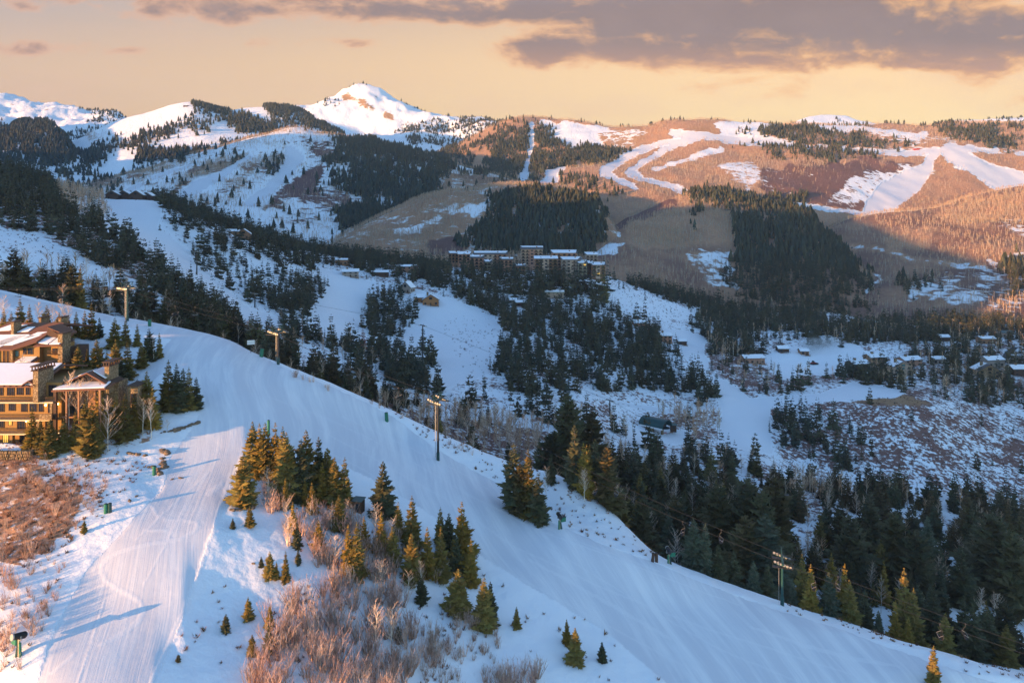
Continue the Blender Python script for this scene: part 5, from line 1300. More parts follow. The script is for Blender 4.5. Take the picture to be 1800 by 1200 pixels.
# ------------------------------------------------------------------ the lower lodge beside the run
def lodge_lower():
    D0 = 159.5; k = D0 / F
    X = lambda px: (px - CX) * k
    Zr = lambda py: -(py - YH) * k
    O = Vector((X(40), D0, Zr(788)))
    e = empty('lodge', O); tag(e, 'lower honey coloured lodge with three tiers of balconies and snowy roofs', 'lodge')
    KEEPOUT.append((X(60), 168, 14)); KEEPOUT.append((X(140), 169, 6)); KEEPOUT.append((X(214), 171, 5))
    x = lambda px: X(px) - O.x
    z = lambda py: Zr(py) - O.z
    y = lambda dd: dd - 150.0
    b0 = -6
    MB().box(x(-75), x(98), y(152), y(166), b0, z(676)).obj('wall', 'wood', e)
    MB().box(x(98.05), x(150), y(154), y(160.5), b0, z(682)).obj('wall', 'cabin', e)
    MB().prism([(x(98), z(681.8)), (x(182), z(681.8)), (x(140), z(662))], y(154.6), y(159)).obj('gable_wall', 'darkwood', e)
    st = MB().box(x(197), x(216), y(156.5), y(160.5), b0, z(691)).obj('stone_wing', 'stone', e)
    MB().box(x(196), x(217.5), y(156), y(161), z(690.9), z(689)).obj('coping', 'darkwood', st)
    window(e, x(208), z(722), 1.3, 2.2, y(156.5))
    MB().box(x(150.05), x(178), y(157), y(161), b0, z(684)).obj('wall', 'stone', e)
    # roofs
    r = MB(); r.slab((x(-80), y(149.6), z(677.5)), (x(66), y(149.6), z(677.5)), (x(66), y(160), z(656)), (x(-80), y(160), z(656)), .35)
    r.slab((x(-80), y(160), z(656)), (x(66), y(160), z(656)), (x(66), y(169), z(672)), (x(-80), y(169), z(672)), .35)
    r.obj('roof', 'roof', e)
    s = MB(); s.slab((x(-79), y(149.9), z(674.6)), (x(60), y(149.9), z(674.6)), (x(60), y(160), z(653.4)), (x(-79), y(160), z(653.4)), .26)
    s.obj('roof_snow', 'snow', e, bevel=.1)
    r = MB()
    r.slab((x(90), y(152.5), z(682)), (x(140), y(152.5), z(659)), (x(140), y(159.5), z(659)), (x(90), y(159.5), z(682)), .32)
    r.slab((x(140), y(152.5), z(659)), (x(180), y(152.5), z(682)), (x(176), y(159.5), z(682)), (x(140), y(159.5), z(659)), .32)
    r.obj('roof', 'roof', e)
    s = MB(); s.slab((x(92), y(154.4), z(679)), (x(126), y(153.6), z(663.6)), (x(130), y(159), z(661.7)), (x(93), y(159), z(678.8)), .22)
    s.slab((x(143), y(154.4), z(658.4)), (x(168), y(153.8), z(670.8)), (x(165), y(159), z(671)), (x(142), y(159), z(658)), .2)
    s.obj('roof_snow', 'snow', e, bevel=.08)
    r = MB(); r.slab((x(91), y(149.8), z(686)), (x(183), y(150.4), z(683.5)), (x(183), y(154.5), z(679.8)), (x(97), y(154.5), z(680.6)), .3)
    r.obj('porch_roof', 'roof', e)
    s = MB(); s.slab((x(92), y(150), z(683.4)), (x(181), y(150.6), z(681.2)), (x(176), y(154.4), z(677.4)), (x(98), y(154.4), z(678.2)), .24)
    s.obj('roof_snow', 'snow', e, bevel=.1)
    # little gable over the third window bay
    r = MB(); r.slab((x(40), y(149.2), z(676)), (x(53), y(149.2), z(667.5)), (x(53), y(156), z(667.5)), (x(40), y(156), z(676)), .25)
    r.slab((x(53), y(149.2), z(667.5)), (x(67), y(149.2), z(676)), (x(67), y(156), z(676)), (x(53), y(156), z(667.5)), .25)
    r.obj('dormer_roof', 'roof', e)
    # chimneys
    for cx0, cx1, t, dd0, dd1, zb in ((62, 71, 651, 149.2, 154.6, 706), (163, 171, 652, 154.6, 158.6, 700)):
        c = MB().box(x(cx0), x(cx1), y(dd0), y(dd1), z(zb), z(t)).obj('chimney', 'stone', e)
        cap = MB(); cap.box(x(cx0) - .3, x(cx1) + .3, y(dd0) - .3, y(dd1) + .3, z(t) + .003, z(t) + .2)
        cap.box(x(cx0) - .4, x(cx1) + .4, y(dd0) - .4, y(dd1) + .4, z(t) + .95, z(t) + 1.15)
        for qx in (x(cx0) - .2, (x(cx0) + x(cx1)) / 2 - .1, x(cx1)):
            for qy in (y(dd0) - .2, y((dd0 + dd1) / 2), y(dd1)): cap.box(qx, qx + .2, qy, qy + .2, z(t) + .2, z(t) + .95)
        cap.obj('cap', 'darkwood', c)
    # balconies
    for py, xa, xb in ((707.5, -70, 93), (738.5, -70, 88), (763, -70, 64)):
        bal = MB().box(x(xa), x(xb), y(149.9), y(151.99), z(py) - .16, z(py) + .16).obj('balcony', 'cream', e)
        rl = MB(); rl.box(x(xa), x(xb), y(149.95), y(150.02), z(py) + 1.05, z(py) + 1.15); rl.box(x(xa), x(xb), y(149.95), y(150.02), z(py) + .24, z(py) + .3)
        n = int((xb - xa) * k / .22)
        for q in range(n): xx = x(xa) + (xb - xa) * k * q / n; rl.box(xx, xx + .045, y(149.96), y(150.01), z(py) + .3, z(py) + 1.05)
        rl.obj('railing', 'darkwood', bal)
    # windows, storey by storey
    for xa, xb, ya, yb, pn in ((-40, -28, 680, 699, 'glass'), (-20, -6, 680, 699, 'glass'), (2, 14, 682, 699, 'glass'), (19, 30, 681, 698, 'glass'), (35, 42, 681, 698, 'glass'), (51, 61, 679, 699, 'glass'), (76, 89, 682, 700, 'glass'),
                               (-40, -26, 713, 728, 'glass'), (-18, -4, 713, 728, 'glass'), (5, 16, 712, 726, 'glass'), (27, 37, 712, 728, 'glass'), (42, 54, 712, 728, 'glass'), (58, 66, 712, 728, 'glass'), (75, 88, 712, 730, 'glass'),
                               (-40, -28, 742, 756, 'litglass'), (-16, -4, 742, 756, 'glass'), (4, 10, 743, 752, 'litglass'), (20, 33, 744, 760, 'glass'), (38, 44, 743, 753, 'litglass'), (52, 62, 744, 758, 'glass'),
                               (-30, -20, 769, 782, 'litglass'), (-6, 4, 769, 783, 'litglass'), (9, 14, 770, 783, 'glass'), (24, 34, 769, 783, 'glass'), (42, 52, 769, 783, 'litglass'), (70, 82, 745, 760, 'glass')):
        window(e, x((xa + xb) / 2), z(yb), (xb - xa) * k * 1.12, (yb - ya) * k * 1.12, y(152), pn, 'darkwood', 1 if xb - xa < 9 else 2)
    window(e, x(106), z(701), 11 * k, 10 * k, y(154), 'glass', 'darkwood')
    window(e, x(107), z(735), 12 * k, 14 * k, y(154), 'glass', 'darkwood')
    window(e, x(127), z(735), 11 * k, 16 * k, y(154), 'glass', 'darkwood')
    # posts and piers
    for px0, px1, ya, yb, mt in ((92, 97, 688, 772, 'darkwood'), (113.5, 116, 688, 770, 'cabin'), (135, 137.5, 686, 776, 'cabin'), (172, 175, 686, 760, 'cabin'), (-36, -31, 766, 792, 'wood'), (15, 20, 766, 792, 'wood'), (62, 67, 741, 792, 'stone'), (86, 90, 710, 738, 'stone')):
        MB().box(x(px0), x(px1), y(150.3), y(150.3) + (px1 - px0) * k, z(yb), z(ya)).obj('post', mt, e)
    lb = MB()
    for q in range(5): lb.box(x(8 + q * 11), x(9.5 + q * 11), y(149.4), y(152), z(678.5), z(677.2))
    lb.obj('rafter_tails', 'darkwood', e)
    MB().box(x(101), x(135), y(151.5), y(153.99), z(738), z(735.5)).obj('balcony', 'cabin', e)
    MB().box(x(71), x(93), y(149.5), y(149.88), z(737), z(727)).obj('parapet', 'stone', e)
    for px, py in ((70.6, 717), (36, 745), (92, 715)):
        MB().box(x(px) - .1, x(px) + .1, y(151.75), y(151.99), z(py), z(py) + .34).obj('wall_lamp', 'lamp', e)
    t = MB().box(x(234), x(238.5), y(157), y(158), z(750), z(738)).obj('gate_pier', 'stone', e)


def lodge_upper():
    D0 = 183.0; k = D0 / F
    X = lambda px: (px - CX) * k
    Zr = lambda py: -(py - YH) * k
    O = Vector((X(40), D0, Zr(662)))
    e = empty('lodge', O); tag(e, 'upper lodge with rust brown roof half covered in snow, higher up the slope', 'lodge')
    KEEPOUT.append((X(30), 191, 14)); KEEPOUT.append((X(100), 189, 7))
    x = lambda px: X(px) - O.x
    z = lambda py: Zr(py) - O.z
    y = lambda dd: dd - 174.0
    b0 = -7
    MB().box(x(-60), x(65), y(175), y(188), b0, z(609)).obj('wall', 'wood', e)
    MB().box(x(65.05), x(104), y(176.5), y(180.5), b0, z(607)).obj('wall', 'wood', e)
    MB().prism([(x(58), z(608.8)), (x(108), z(605)), (x(72), z(580))], y(177.2), y(179.8)).obj('gable_wall', 'darkwood', e)
    MB().box(x(106), x(124), y(178), y(182), b0, z(614)).obj('wall', 'darkwood', e)
    r = MB()
    r.slab((x(-66), y(172.6), z(612)), (x(26), y(172.6), z(612)), (x(72), y(183), z(576)), (x(-30), y(183), z(576)), .36)
    r.slab((x(-30), y(183), z(576)), (x(72), y(183), z(576)), (x(92), y(192), z(590)), (x(-40), y(192), z(590)), .36)
    r.slab((x(26), y(172.6), z(612)), (x(64), y(174), z(600)), (x(74), y(183), z(576.2)), (x(72), y(183), z(576)), .36)
    r.slab((x(72), y(176.4), z(577)), (x(104), y(177), z(592)), (x(102), y(182), z(591)), (x(73), y(182), z(576.4)), .3)
    r.obj('roof', 'roof', e)
    s = MB()       # snow left on the roof in long tongues
    def onroof(px, t):      # point on the big slope: t from eave to ridge
        return (x(px), y(172.6 + 10.4 * t), z(612 - 36 * t) + .24)
    for pts in ((-60, 4, 34, -40, .04, .52), (-20, 22, 58, 8, .10, .50), (6, 26, 30, 16, .60, .82), (28, 38, 62, 44, .34, .62), (-40, -10, 12, -20, .64, .9)):
        xa, xb, xc, xd, t0, t1 = pts
        s.slab(onroof(xa, t0), onroof(xb, t0 + .03), onroof(xc, t1), onroof(xd, t1 - .02), .2)
    s.obj('roof_snow', 'snow', e, bevel=.08)
    r = MB(); r.slab((x(62), y(173.2), z(607)), (x(108), y(173.8), z(606)), (x(104), y(180), z(592.5)), (x(66), y(180), z(592.5)), .3); r.obj('roof', 'roof', e)
    s = MB(); s.slab((x(64), y(174.5), z(602.4)), (x(84), y(174.0), z(604)), (x(86), y(179.8), z(590.6)), (x(67), y(179.8), z(590.6)), .2)
    s.slab((x(86.5), y(173.9), z(604.2)), (x(104), y(174.0), z(604)), (x(102), y(179.8), z(590.6)), (x(88), y(179.8), z(590.6)), .2)
    s.obj('roof_snow', 'snow', e, bevel=.06)
    r = MB(); r.slab((x(26), y(172), z(636.5)), (x(68), y(172), z(634.5)), (x(66), y(175.2), z(629)), (x(30), y(175.2), z(629)), .25); r.obj('porch_roof', 'roof', e)
    s = MB(); s.slab((x(34), y(172.2), z(633.8)), (x(62), y(172.2), z(632.4)), (x(61), y(175), z(627.4)), (x(36), y(175), z(627.4)), .18); s.obj('roof_snow', 'snow', e, bevel=.06)
    for cx0, cx1, t, dd0, dd1, zb in ((99, 107, 588, 174.6, 178.2, 640), (0, 5, 571, 178, 181, 600), (59, 64, 569, 184, 187, 585), (14, 18, 571, 186, 189, 590)):
        c = MB().box(x(cx0), x(cx1), y(dd0), y(dd1), z(zb), z(t)).obj('chimney', 'stone', e)
        cap = MB().box(x(cx0) - .25, x(cx1) + .25, y(dd0) - .25, y(dd1) + .25, z(t) + .003, z(t) + .28).obj('cap', 'darkwood', c)
    for xa, xb, ya, yb, pn in ((-50, -36, 616, 658, 'glass'), (-26, -10, 616, 658, 'glass'), (0, 5, 617, 657, 'glass'), (6.5, 13, 617, 657, 'glass'), (22, 29, 617, 628, 'tealglass'), (36, 42, 613, 624, 'glass'), (44, 54, 613, 624, 'glass'), (0, 8, 645, 657, 'glass'), (24, 32, 641, 655, 'litglass')):
        if (xa, ya) == (0, 645): continue
        window(e, x((xa + xb) / 2), z(yb), (xb - xa) * k, (yb - ya) * k, y(175), pn, 'wood' if xa < 20 else 'darkwood', 1)
    window(e, x(90), z(624), 18 * k, 9 * k, y(176.5), 'glass', 'darkwood', 2)
    window(e, x(82), z(655), 12 * k, 14 * k, y(176.5), 'glass', 'darkwood', 1)
    bal = MB().box(x(80), x(104), y(174.6), y(176.49), z(625.5), z(624.2)).obj('balcony', 'wood', e)
    rl = MB(); rl.box(x(80), x(104), y(174.62), y(174.7), z(617.6), z(616.8))
    for q in range(16): rl.box(x(80) + q * .2, x(80) + q * .2 + .05, y(174.63), y(174.69), z(624.2), z(617.6))
    rl.obj('railing', 'darkwood', bal)
    dr = MB().box(x(44), x(53), y(174.9), y(175.02), z(656), z(638)).obj('door', 'darkwood', e)
    MB().box(x(51), x(51.8), y(174.8), y(174.897), z(648), z(646.6)).obj('handle', 'steel', dr)
    for px0, yb in ((30, 656), (62, 656)): MB().box(x(px0), x(px0 + 3), y(172.5), y(172.9), z(yb), z(636)).obj('post', 'wood', e)
    for px, py in ((56, 642), (36, 643)): MB().box(x(px) - .15, x(px) + .15, y(174.7), y(174.98), z(py), z(py) + .4).obj('wall_lamp', 'lamp', e)
    for px0, py1 in ((-14, 658), (17, 658)): MB().box(x(px0), x(px0 + 4), y(174.2), y(174.97), z(665), z(612)).obj('pier', 'stone', e)
    lb = MB()
    for q in range(7): lb.box(x(-20 + q * 7), x(-18.8 + q * 7), y(172.9), y(175), z(613.5), z(612.6))
    lb.obj('rafter_tails', 'darkwood', e)


lodge_lower()
lodge_upper()

# ------------------------------------------------------------------ village on the shoulder
for a in (
        # label, px, top py, width, depth, floors, distance, wall, bay
        ('long brown condominium at the back left of the hilltop village', 862, 433, 40, 12, 4, 735, 'brick', 'tan', 7),
        ('tall tan condominium at the back in the middle of the village', 935, 430, 26, 12, 5, 735, 'tan', 'brick', 5),
        ('wide orange brown condominium at the back right of the village', 992, 431, 30, 12, 5, 730, 'brick', 'orange', 5),
        ('dark condominium with flat snowy roof behind the right blocks', 1040, 440, 14, 10, 4, 735, 'grey', None, 3),
        ('stepped wooden condominium in the centre of the village front', 960, 447, 26, 10, 4, 700, 'cabin', 'tan', 5),
        ('grey balconied condominium at the front right of the village', 1004, 444, 22, 10, 6, 695, 'grey', 'tan', 4),
        ('olive balconied condominium right beside the grey balconied one', 1024, 450, 10, 10, 5, 690, 'olive', None, 2),
        ('square red brown condominium left of the village front trees', 838, 444, 15, 10, 4, 705, 'brick', None, 3),
        ('small dark condominium with one white roof before the left long block', 816, 436, 14, 10, 3, 725, 'brick', None, 3),
        ('low reddish condominium at the left end of the village', 797, 432, 12, 9, 3, 735, 'cabin', None, 3),
        ('pale narrow condominium between the red one and the pines', 857, 447, 8, 9, 3, 700, 'olive', None, 2),
        ('low white roofed block in front of the tan condominium', 890, 449, 14, 9, 2, 695, 'brick', None, 3),
        ('low brown block with snow roof in the pines before the village', 914, 456, 12, 8, 2, 685, 'cabin', None, 3),
        ('separate tan block on the snowy slope at the right end of the village', 1052, 452, 16, 10, 3, 700, 'cabin', 'tan', 3),
        ('dark low block between the village and the separate tan block', 1036, 452, 8, 9, 3, 705, 'darkwood', None, 2)):
    block(a[0], a[1], a[2], a[3], a[4], a[5], a[6], a[7], a[8], bays=a[9])
tag(MB().box(-.0, 16, 0, .6, -6, 3.4).obj('retaining_wall', 'tan', None, GROUND.on(980, 672) + Vector((0, 0, .4))), 'long tan retaining wall at the foot of the village', 'wall')

VILLAGE_PINES = [(812, 452), (826, 456), (848, 458), (860, 454), (868, 450), (876, 455), (884, 449), (893, 456), (902, 462), (920, 466), (930, 460), (938, 455), (946, 458), (952, 462), (966, 463), (974, 452), (984, 466), (1012, 470), (1034, 466), (1060, 460), (1068, 456), (800, 458), (786, 450), (838, 466), (908, 452), (806, 462), (818, 464), (832, 462), (844, 464), (855, 466), (864, 464), (872, 468), (880, 462), (889, 466), (897, 468), (906, 466), (914, 460), (925, 470), (934, 468), (943, 470), (957, 470), (962, 456), (978, 468), (990, 458), (998, 470), (1006, 464), (1020, 468), (1028, 462), (1042, 470), (1048, 464), (822, 448), (900, 446), (951, 450), (1016, 456)]
# ------------------------------------------------------------------ houses
house('brown chalet with snowy roof among pines left of the village', 715, 452, 22, 10, 5.5, .3, .1, 'brick', 'greyroof', .9, 0, 4, 2, d=655)
house('orange log house with big gable at the top of the snow bowl', 757, 508, 14, 11, 4.5, .62, .1, 'orange', 'greyroof', .55, 1, 3, 1, 'y', d=560)
house('low wing of the orange log house with snowy roof', 738, 506, 9, 9, 3.6, .5, .1, 'orange', 'greyroof', .9, 0, 2, 1, 'x', d=565)
house('grey house with steep snowy roof left of the orange log house', 712, 498, 11, 9, 4.2, .9, -.4, 'grey', 'greyroof', .8, 1, 2, 1, 'y', d=585)
house('grey house with two snowy gables above the left of the bowl', 616, 478, 15, 9, 4.5, .5, .2, 'grey', 'greyroof', .9, 1, 3, 2, d=600)
house('dark house with flat white roof above the left of the bowl', 600, 458, 12, 9, 4.5, .25, 0, 'cabin', 'greyroof', 1, 1, 3, 1, d=640)
house('dark house with two bright snow panels on its roof', 668, 470, 16, 9, 3.8, .35, .1, 'darkwood', 'greyroof', .9, 0, 3, 1, d=625)
house('small dark house half hidden in pines below the village', 916, 520, 10, 8, 3.5, .4, .2, 'darkwood', 'greyroof', .9, 0, 2, 1, d=600)
house('white roofed hut beside the small dark house in the pines', 900, 522, 8, 7, 3.2, .4, -.2, 'grey', 'greyroof', 1, 0, 2, 1, d=605)
house('tan lodge roof rising from the pines right below the village', 975, 505, 18, 10, 4.8, .35, 0, 'tan', 'olive', .2, 1, 3, 1, d=625)
house('red cabin with snowy gable at the edge of the forest clearing', 1128, 538, 13, 9, 3.8, .5, .1, 'brick', 'greyroof', 1, 1, 3, 1, d=575)
house('brown cabin above the top of the right ski run', 1170, 556, 11, 9, 5, .4, -.1, 'brick', 'greyroof', .9, 1, 3, 2, d=545)
house('tiny cabin right of the brown cabin above the right ski run', 1200, 560, 7, 7, 3, .4, 0, 'darkwood', 'greyroof', 1, 0, 2, 1, d=545)
house('red brown house with broad snowy roof left of the snow field', 1327, 608, 17, 11, 4.2, .33, .1, 'brick', 'greyroof', 1, 1, 4, 1, d=520)
house('small dark house with snow roof right of the red brown one', 1378, 600, 9, 8, 3.2, .45, 0, 'darkwood', 'greyroof', 1, 0, 2, 1, d=555)
house('tiny hut in the trees beside the snow field', 1415, 603, 7, 7, 3, .45, 0, 'cabin', 'greyroof', 1, 0, 2, 1, d=550)
house('dark timber house with snow stripes, leftmost of the street', 1516, 616, 15, 11, 5, .42, .25, 'darkwood', 'greyroof', .8, 1, 3, 2, d=515)
house('dark timber house behind the leftmost one of the street', 1545, 606, 15, 10, 5.2, .42, .2, 'cabin', 'greyroof', .9, 1, 3, 2, d=535)
house('tan house with teal windows and snowy gable in the street', 1588, 618, 15, 12, 5.4, .5, .1, 'tan', 'greyroof', .85, 1, 3, 2, 'y', d=505, pane='tealglass')
house('long brown wing behind the tan house with teal windows', 1606, 608, 18, 10, 5.0, .4, .3, 'brick', 'greyroof', 1, 1, 3, 2, d=530)
house('grey house seen between trees right of the tan house', 1652, 606, 10, 8, 3.6, .4, 0, 'grey', 'greyroof', 1, 0, 3, 1, d=535)
house('big stone and timber house with steep gable at the right', 1740, 620, 17, 12, 5.2, .55, -.1, 'stone', 'greyroof', .2, 1, 3, 2, 'y', d=500)
house('grey wing behind the big stone house at the right', 1752, 606, 16, 10, 5, .45, .2, 'grey', 'greyroof', .9, 1, 3, 1, d=525)
house('house with tiered white roofs above the big stone house', 1738, 590, 13, 9, 4.4, .3, 0, 'cabin', 'greyroof', 1, 1, 3, 1, d=580)
house('dark house with white roof cut by the right edge', 1800, 612, 16, 11, 5, .42, 0, 'darkwood', 'greyroof', .9, 1, 3, 2, d=505)
house('small snowy roof high among the trees at the right', 1662, 580, 9, 8, 3.6, .4, 0, 'darkwood', 'greyroof', 1, 0, 2, 1, d=590)
house('teal roofed house high at the right edge', 1772, 570, 11, 8, 4, .4, .1, 'grey', 'teal', 0, 0, 3, 1, d=610)
for q, (px, dd, w, lab) in enumerate(((196, 660, 12, 'leftmost dark chalet under the white ridge'), (216, 668, 13, 'dark chalet with snow ridge, second under the white ridge'), (238, 665, 14, 'dark chalet in the middle of the row under the white ridge'), (256, 672, 11, 'rightmost dark chalet of the row under the white ridge'))):
    house(lab, px, 348, w, 9, 4.5, .6, .15 - .1 * q, 'darkwood', 'greyroof', .45, 0, 2, 1, 'y', d=dd, deck=False)
house('dark house with pointed roof in the pines right of the upper run', 428, 392, 12, 9, 4, .7, .2, 'cabin', 'greyroof', .6, 0, 2, 1, 'y', d=590)
house('low snowy roof below the pointed house in the pines', 410, 398, 10, 8, 3, .4, 0, 'cabin', 'greyroof', 1, 0, 2, 1, d=585)
# hut on the far ridge and hut on the open dome
def ridge_hut(sheet, px, py, w, lab, mat):
    p = SHEETS[sheet].at(px, py)
    e = empty('ridge_hut', (p.x, p.y, p.z)); tag(e, lab, 'hut')
    MB().box(-w / 2, w / 2, 0, 9, -8, 3.6).obj('wall', mat, e)
    MB().slab((-w / 2 - 1, -1, 4.0), (w / 2 + 1, -1, 4.0), (w / 2 + 1, 10, 5.0), (-w / 2 - 1, 10, 5.0), .38).obj('roof', 'red' if mat == 'red' else 'darkwood', e)
    for k in range(4): window(e, -w / 2 + w * (k + .5) / 4, .9, 1.8, 1.8)


ridge_hut('skyline', 1612, 264, 13, 'red lift building on the far sunlit ridge', 'red')
ridge_hut('dome', 326, 188, 12, 'dark lift hut on the top of the white dome', 'darkwood')


# ------------------------------------------------------------------ lift station in the valley
def lift_station():
    p = GROUND.at(1152, 757)
    e = empty('lift_station', p, -.75); tag(e, 'teal barrel roofed lift station on a flat snow pad', 'lift station')
    KEEPOUT.append((p.x, p.y, 14)); KEEPOUT.append((p.x - 2, p.y - 14, 12)); KEEPOUT.append((p.x - 1, p.y - 26, 10))
    L, r = 14.0, 3.7
    sh = MB(); n = 14; oz = 3.0
    for (ra, rb, col) in ((r, r - .25, None),):
        vs = []; fs = []
        for xx in (-L / 2, L / 2):
            for rr in (ra, rb):
                for k in range(n + 1):
                    t = math.pi * k / n; vs.append((xx, -math.cos(t) * rr * 1.25, oz + math.sin(t) * rr))
        m = n + 1
        for k in range(n):
            fs.append((k, k + 1, 2 * m + k + 1, 2 * m + k)); fs.append((m + k, m + k + 1, 3 * m + k + 1, 3 * m + k))
            fs.append((k, k + 1, m + k + 1, m + k)); fs.append((2 * m + k, 2 * m + k + 1, 3 * m + k + 1, 3 * m + k))
        fs.append((0, m, 3 * m, 2 * m)); fs.append((n, m + n, 3 * m + n, 2 * m + n))
        sh.add(vs, fs)
    sh.obj('barrel_roof', 'teal', e)
    MB().box(-L / 2 + .1, L / 2 - .2, -r * 1.25 - .05, -r * 1.25 + .28, oz - .5, oz + .2).obj('snow_ledge', 'white', e)
    MB().box(-L / 2 + .3, L / 2 - 2.2, -2.6, 2.6, oz - .6, oz + 1.3).obj('machinery', 'dark', e)
    bw = MB().tube((L / 2 - 1.6, 0, oz - .55), (L / 2 - 1.6, 0, oz - .25), 2.5, 2.5, 20).obj('bullwheel', 'dark', e)
    for xx in (-L / 2 + 2.5, L / 2 - 3): MB().box(xx - .45, xx + .45, -.6, .6, -1.5, oz - .62).obj('pier', 'stone', e)
    h = MB().box(-L / 2 - .5, L / 2 - 6, -3.9, -2.9, -1.5, 1.9).obj('stone_wall', 'stone', e)
    o = link('operator_hut', None, None, e.location + Vector((9.5, 2.0, 0)))
    o['label'] = 'dark operator hut beside the teal lift station'; o['category'] = 'hut'
    MB().box(-1.4, 1.4, -1.2, 1.2, -1, 2.4).obj('wall', 'darkwood', o)
    MB().slab((-1.8, -1.6, 2.6), (1.8, -1.6, 2.6), (1.8, 1.6, 3.0), (-1.8, 1.6, 3.0), .18).obj('roof', 'teal', o)
    window(o, 0, .9, 1.6, 1.0, -1.2)
    for q, (px, py, lab, mt) in enumerate(((1169, 763, 'low red barrier left on the lift station pad', 'red'), (1180, 762, 'low orange barrier right on the lift station pad', 'orange'), (1175, 764, 'grey queue rail between the red and orange barriers', 'steel'))):
        g = GROUND.at(px, py)
        mb = MB(); mb.box(-.8, .8, -.04, .04, .55, 1.0); mb.box(-.75, -.65, -.05, .05, -.1, .55); mb.box(.65, .75, -.05, .05, -.1, .55)
        tag(mb.obj('barrier', mt, None, g), lab, 'barrier')
    g = GROUND.at(1112, 758)
    pl = MB(); pl.tube((0, 0, -1), (0, 0, 7.5), .22, .16); pl.box(-.3, .3, -.3, .3, -.3, .5)
    tag(pl.obj('mast', 'white', None, g), 'white mast left of the teal lift station', 'mast')


lift_station()


# ------------------------------------------------------------------ chairlift along the crest
LT = []
for px, ptop, pbase, dd in ((-330, 488, 600, 258), (224, 506, 578, 228), (489, 583, 643, 213), (770, 703, 788, 190), (1375, 984, 1060, 165), (2330, 1310, 1500, 137)):
    X_ = (px - CX) / F * dd
    LT.append((Vector((X_, dd, ztop(ptop, dd))), px, ptop, pbase))
heads = [a[0] for a in LT]
ldirs = []
for i in range(len(heads)):
    a = heads[max(0, i - 1)]; b = heads[min(len(heads) - 1, i + 1)]
    d = b - a; d.z = 0; ldirs.append(d.normalized())
ARM = 2.25
TLAB = {1: 'lift tower with yellow lit post standing at the head of the wide run', 2: 'dark lift tower beside the sign, second down the crest', 3: 'tall dark lift tower at the middle of the crest against bare trees', 4: 'teal lift tower before the dark wood, lowest of the lift line'}
for i, (hd, px, ptop, pbase) in enumerate(LT):
    if i in (0, 5): continue
    gz = GROUND.gz(hd.x, hd.y)
    e = empty('lift_tower', (hd.x, hd.y, gz), math.atan2(ldirs[i].y, ldirs[i].x)); tag(e, TLAB[i], 'lift tower', 'towers of the chairlift along the crest')
    H = hd.z - gz
    MB().tube((0, 0, -1), (0, 0, H * .5), .33, .28, 12).tube((0, 0, H * .5), (0, 0, H + .1), .28, .23, 12).obj('post', 'dark' if i in (2, 3) else 'teal', e)  # posts that should stand in shade get it as a darker colour
    pad = MB().tube((0, 0, -.5), (0, 0, 2.0), .42, .42, 12).obj('pad', 'teal', e)
    lad = MB()
    lad.box(-.74, -.69, -.2, -.16, .5, H - .3); lad.box(-.74, -.69, .16, .2, .5, H - .3)
    for q in range(int((H - 1) / .4)): lad.box(-.74, -.70, -.16, .16, .7 + q * .4, .74 + q * .4)
    lad.obj('ladder', 'steel', e)
    MB().box(-.28, .28, -ARM - .3, ARM + .3, H - .1, H + .34).obj('crossarm', 'teal', e)
    fr = MB()
    for sy in (-ARM, ARM): fr.tube((-.1, sy, H + .3), (-.1, sy, H + 1.7), .07); fr.tube((-.1, sy * .45, H + .3), (-.1, sy * .45, H + 1.7), .06)
    fr.tube((-.1, -ARM - .4, H + 1.7), (-.1, ARM + .4, H + 1.7), .08); fr.tube((-.1, -ARM, H + 1.6), (-.1, -ARM * .45, H + .4), .05); fr.tube((-.1, ARM, H + 1.6), (-.1, ARM * .45, H + .4), .05)
    fr.obj('lifting_frame', 'teal', e)
    slope = (heads[i + 1].z - heads[i - 1].z) / (heads[i + 1] - heads[i - 1]).length
    for sy in (-ARM, ARM):
        ca = MB(); ca.box(-2.1, 2.1, sy - .55, sy + .5, H - .62, H - .54); ca.tube((-2.1, sy - .55, H + .4), (2.1, sy - .55, H + .4), .035)
        for q in range(5): ca.tube((-2.1 + q * 1.05, sy - .55, H - .55), (-2.1 + q * 1.05, sy - .55, H + .4), .03)
        co = ca.obj('catwalk', 'dark', e)
        sv = MB(); sv.hexa([(-1.8, sy - .09, H - .36 - slope * 1.8), (1.8, sy - .09, H - .36 + slope * 1.8), (1.8, sy + .09, H - .36 + slope * 1.8), (-1.8, sy + .09, H - .36 - slope * 1.8),
                            (-1.8, sy - .09, H - .08 - slope * 1.8), (1.8, sy - .09, H - .08 + slope * 1.8), (1.8, sy + .09, H - .08 + slope * 1.8), (-1.8, sy + .09, H - .08 - slope * 1.8)])
        so = sv.obj('sheave_beam', 'teal', e)
        for q in range(6):
            xx = -1.6 + q * .64
            MB().tube((xx, sy - .12, H - .02 + slope * xx), (xx, sy + .12, H - .02 + slope * xx), .27, .27, 12).obj('sheave_wheel', 'steel', so)


def perp(i): return Vector((-ldirs[i].y, ldirs[i].x, 0))


CAB = {}
for side, nm in ((-1, 'near'), (1, 'far')):
    pts = []
    for i in range(len(heads) - 1):
        a = heads[i] + perp(i) * ARM * side + Vector((0, 0, .28)); b = heads[i + 1] + perp(i + 1) * ARM * side + Vector((0, 0, .28))
        sag = (b - a).length * .016
        for q in range(24):
            t = q / 24.0; pts.append(a.lerp(b, t) - Vector((0, 0, 4 * sag * t * (1 - t))))
    pts.append(heads[-1] + perp(len(heads) - 1) * ARM * side)
    CAB[side] = pts
    tag(MB().path(pts, .042, 5).obj('lift_cable', 'dark', None), 'steel haul rope of the crest chairlift, ' + ('nearer to the viewer' if side < 0 else 'farther from the viewer'), 'cable')


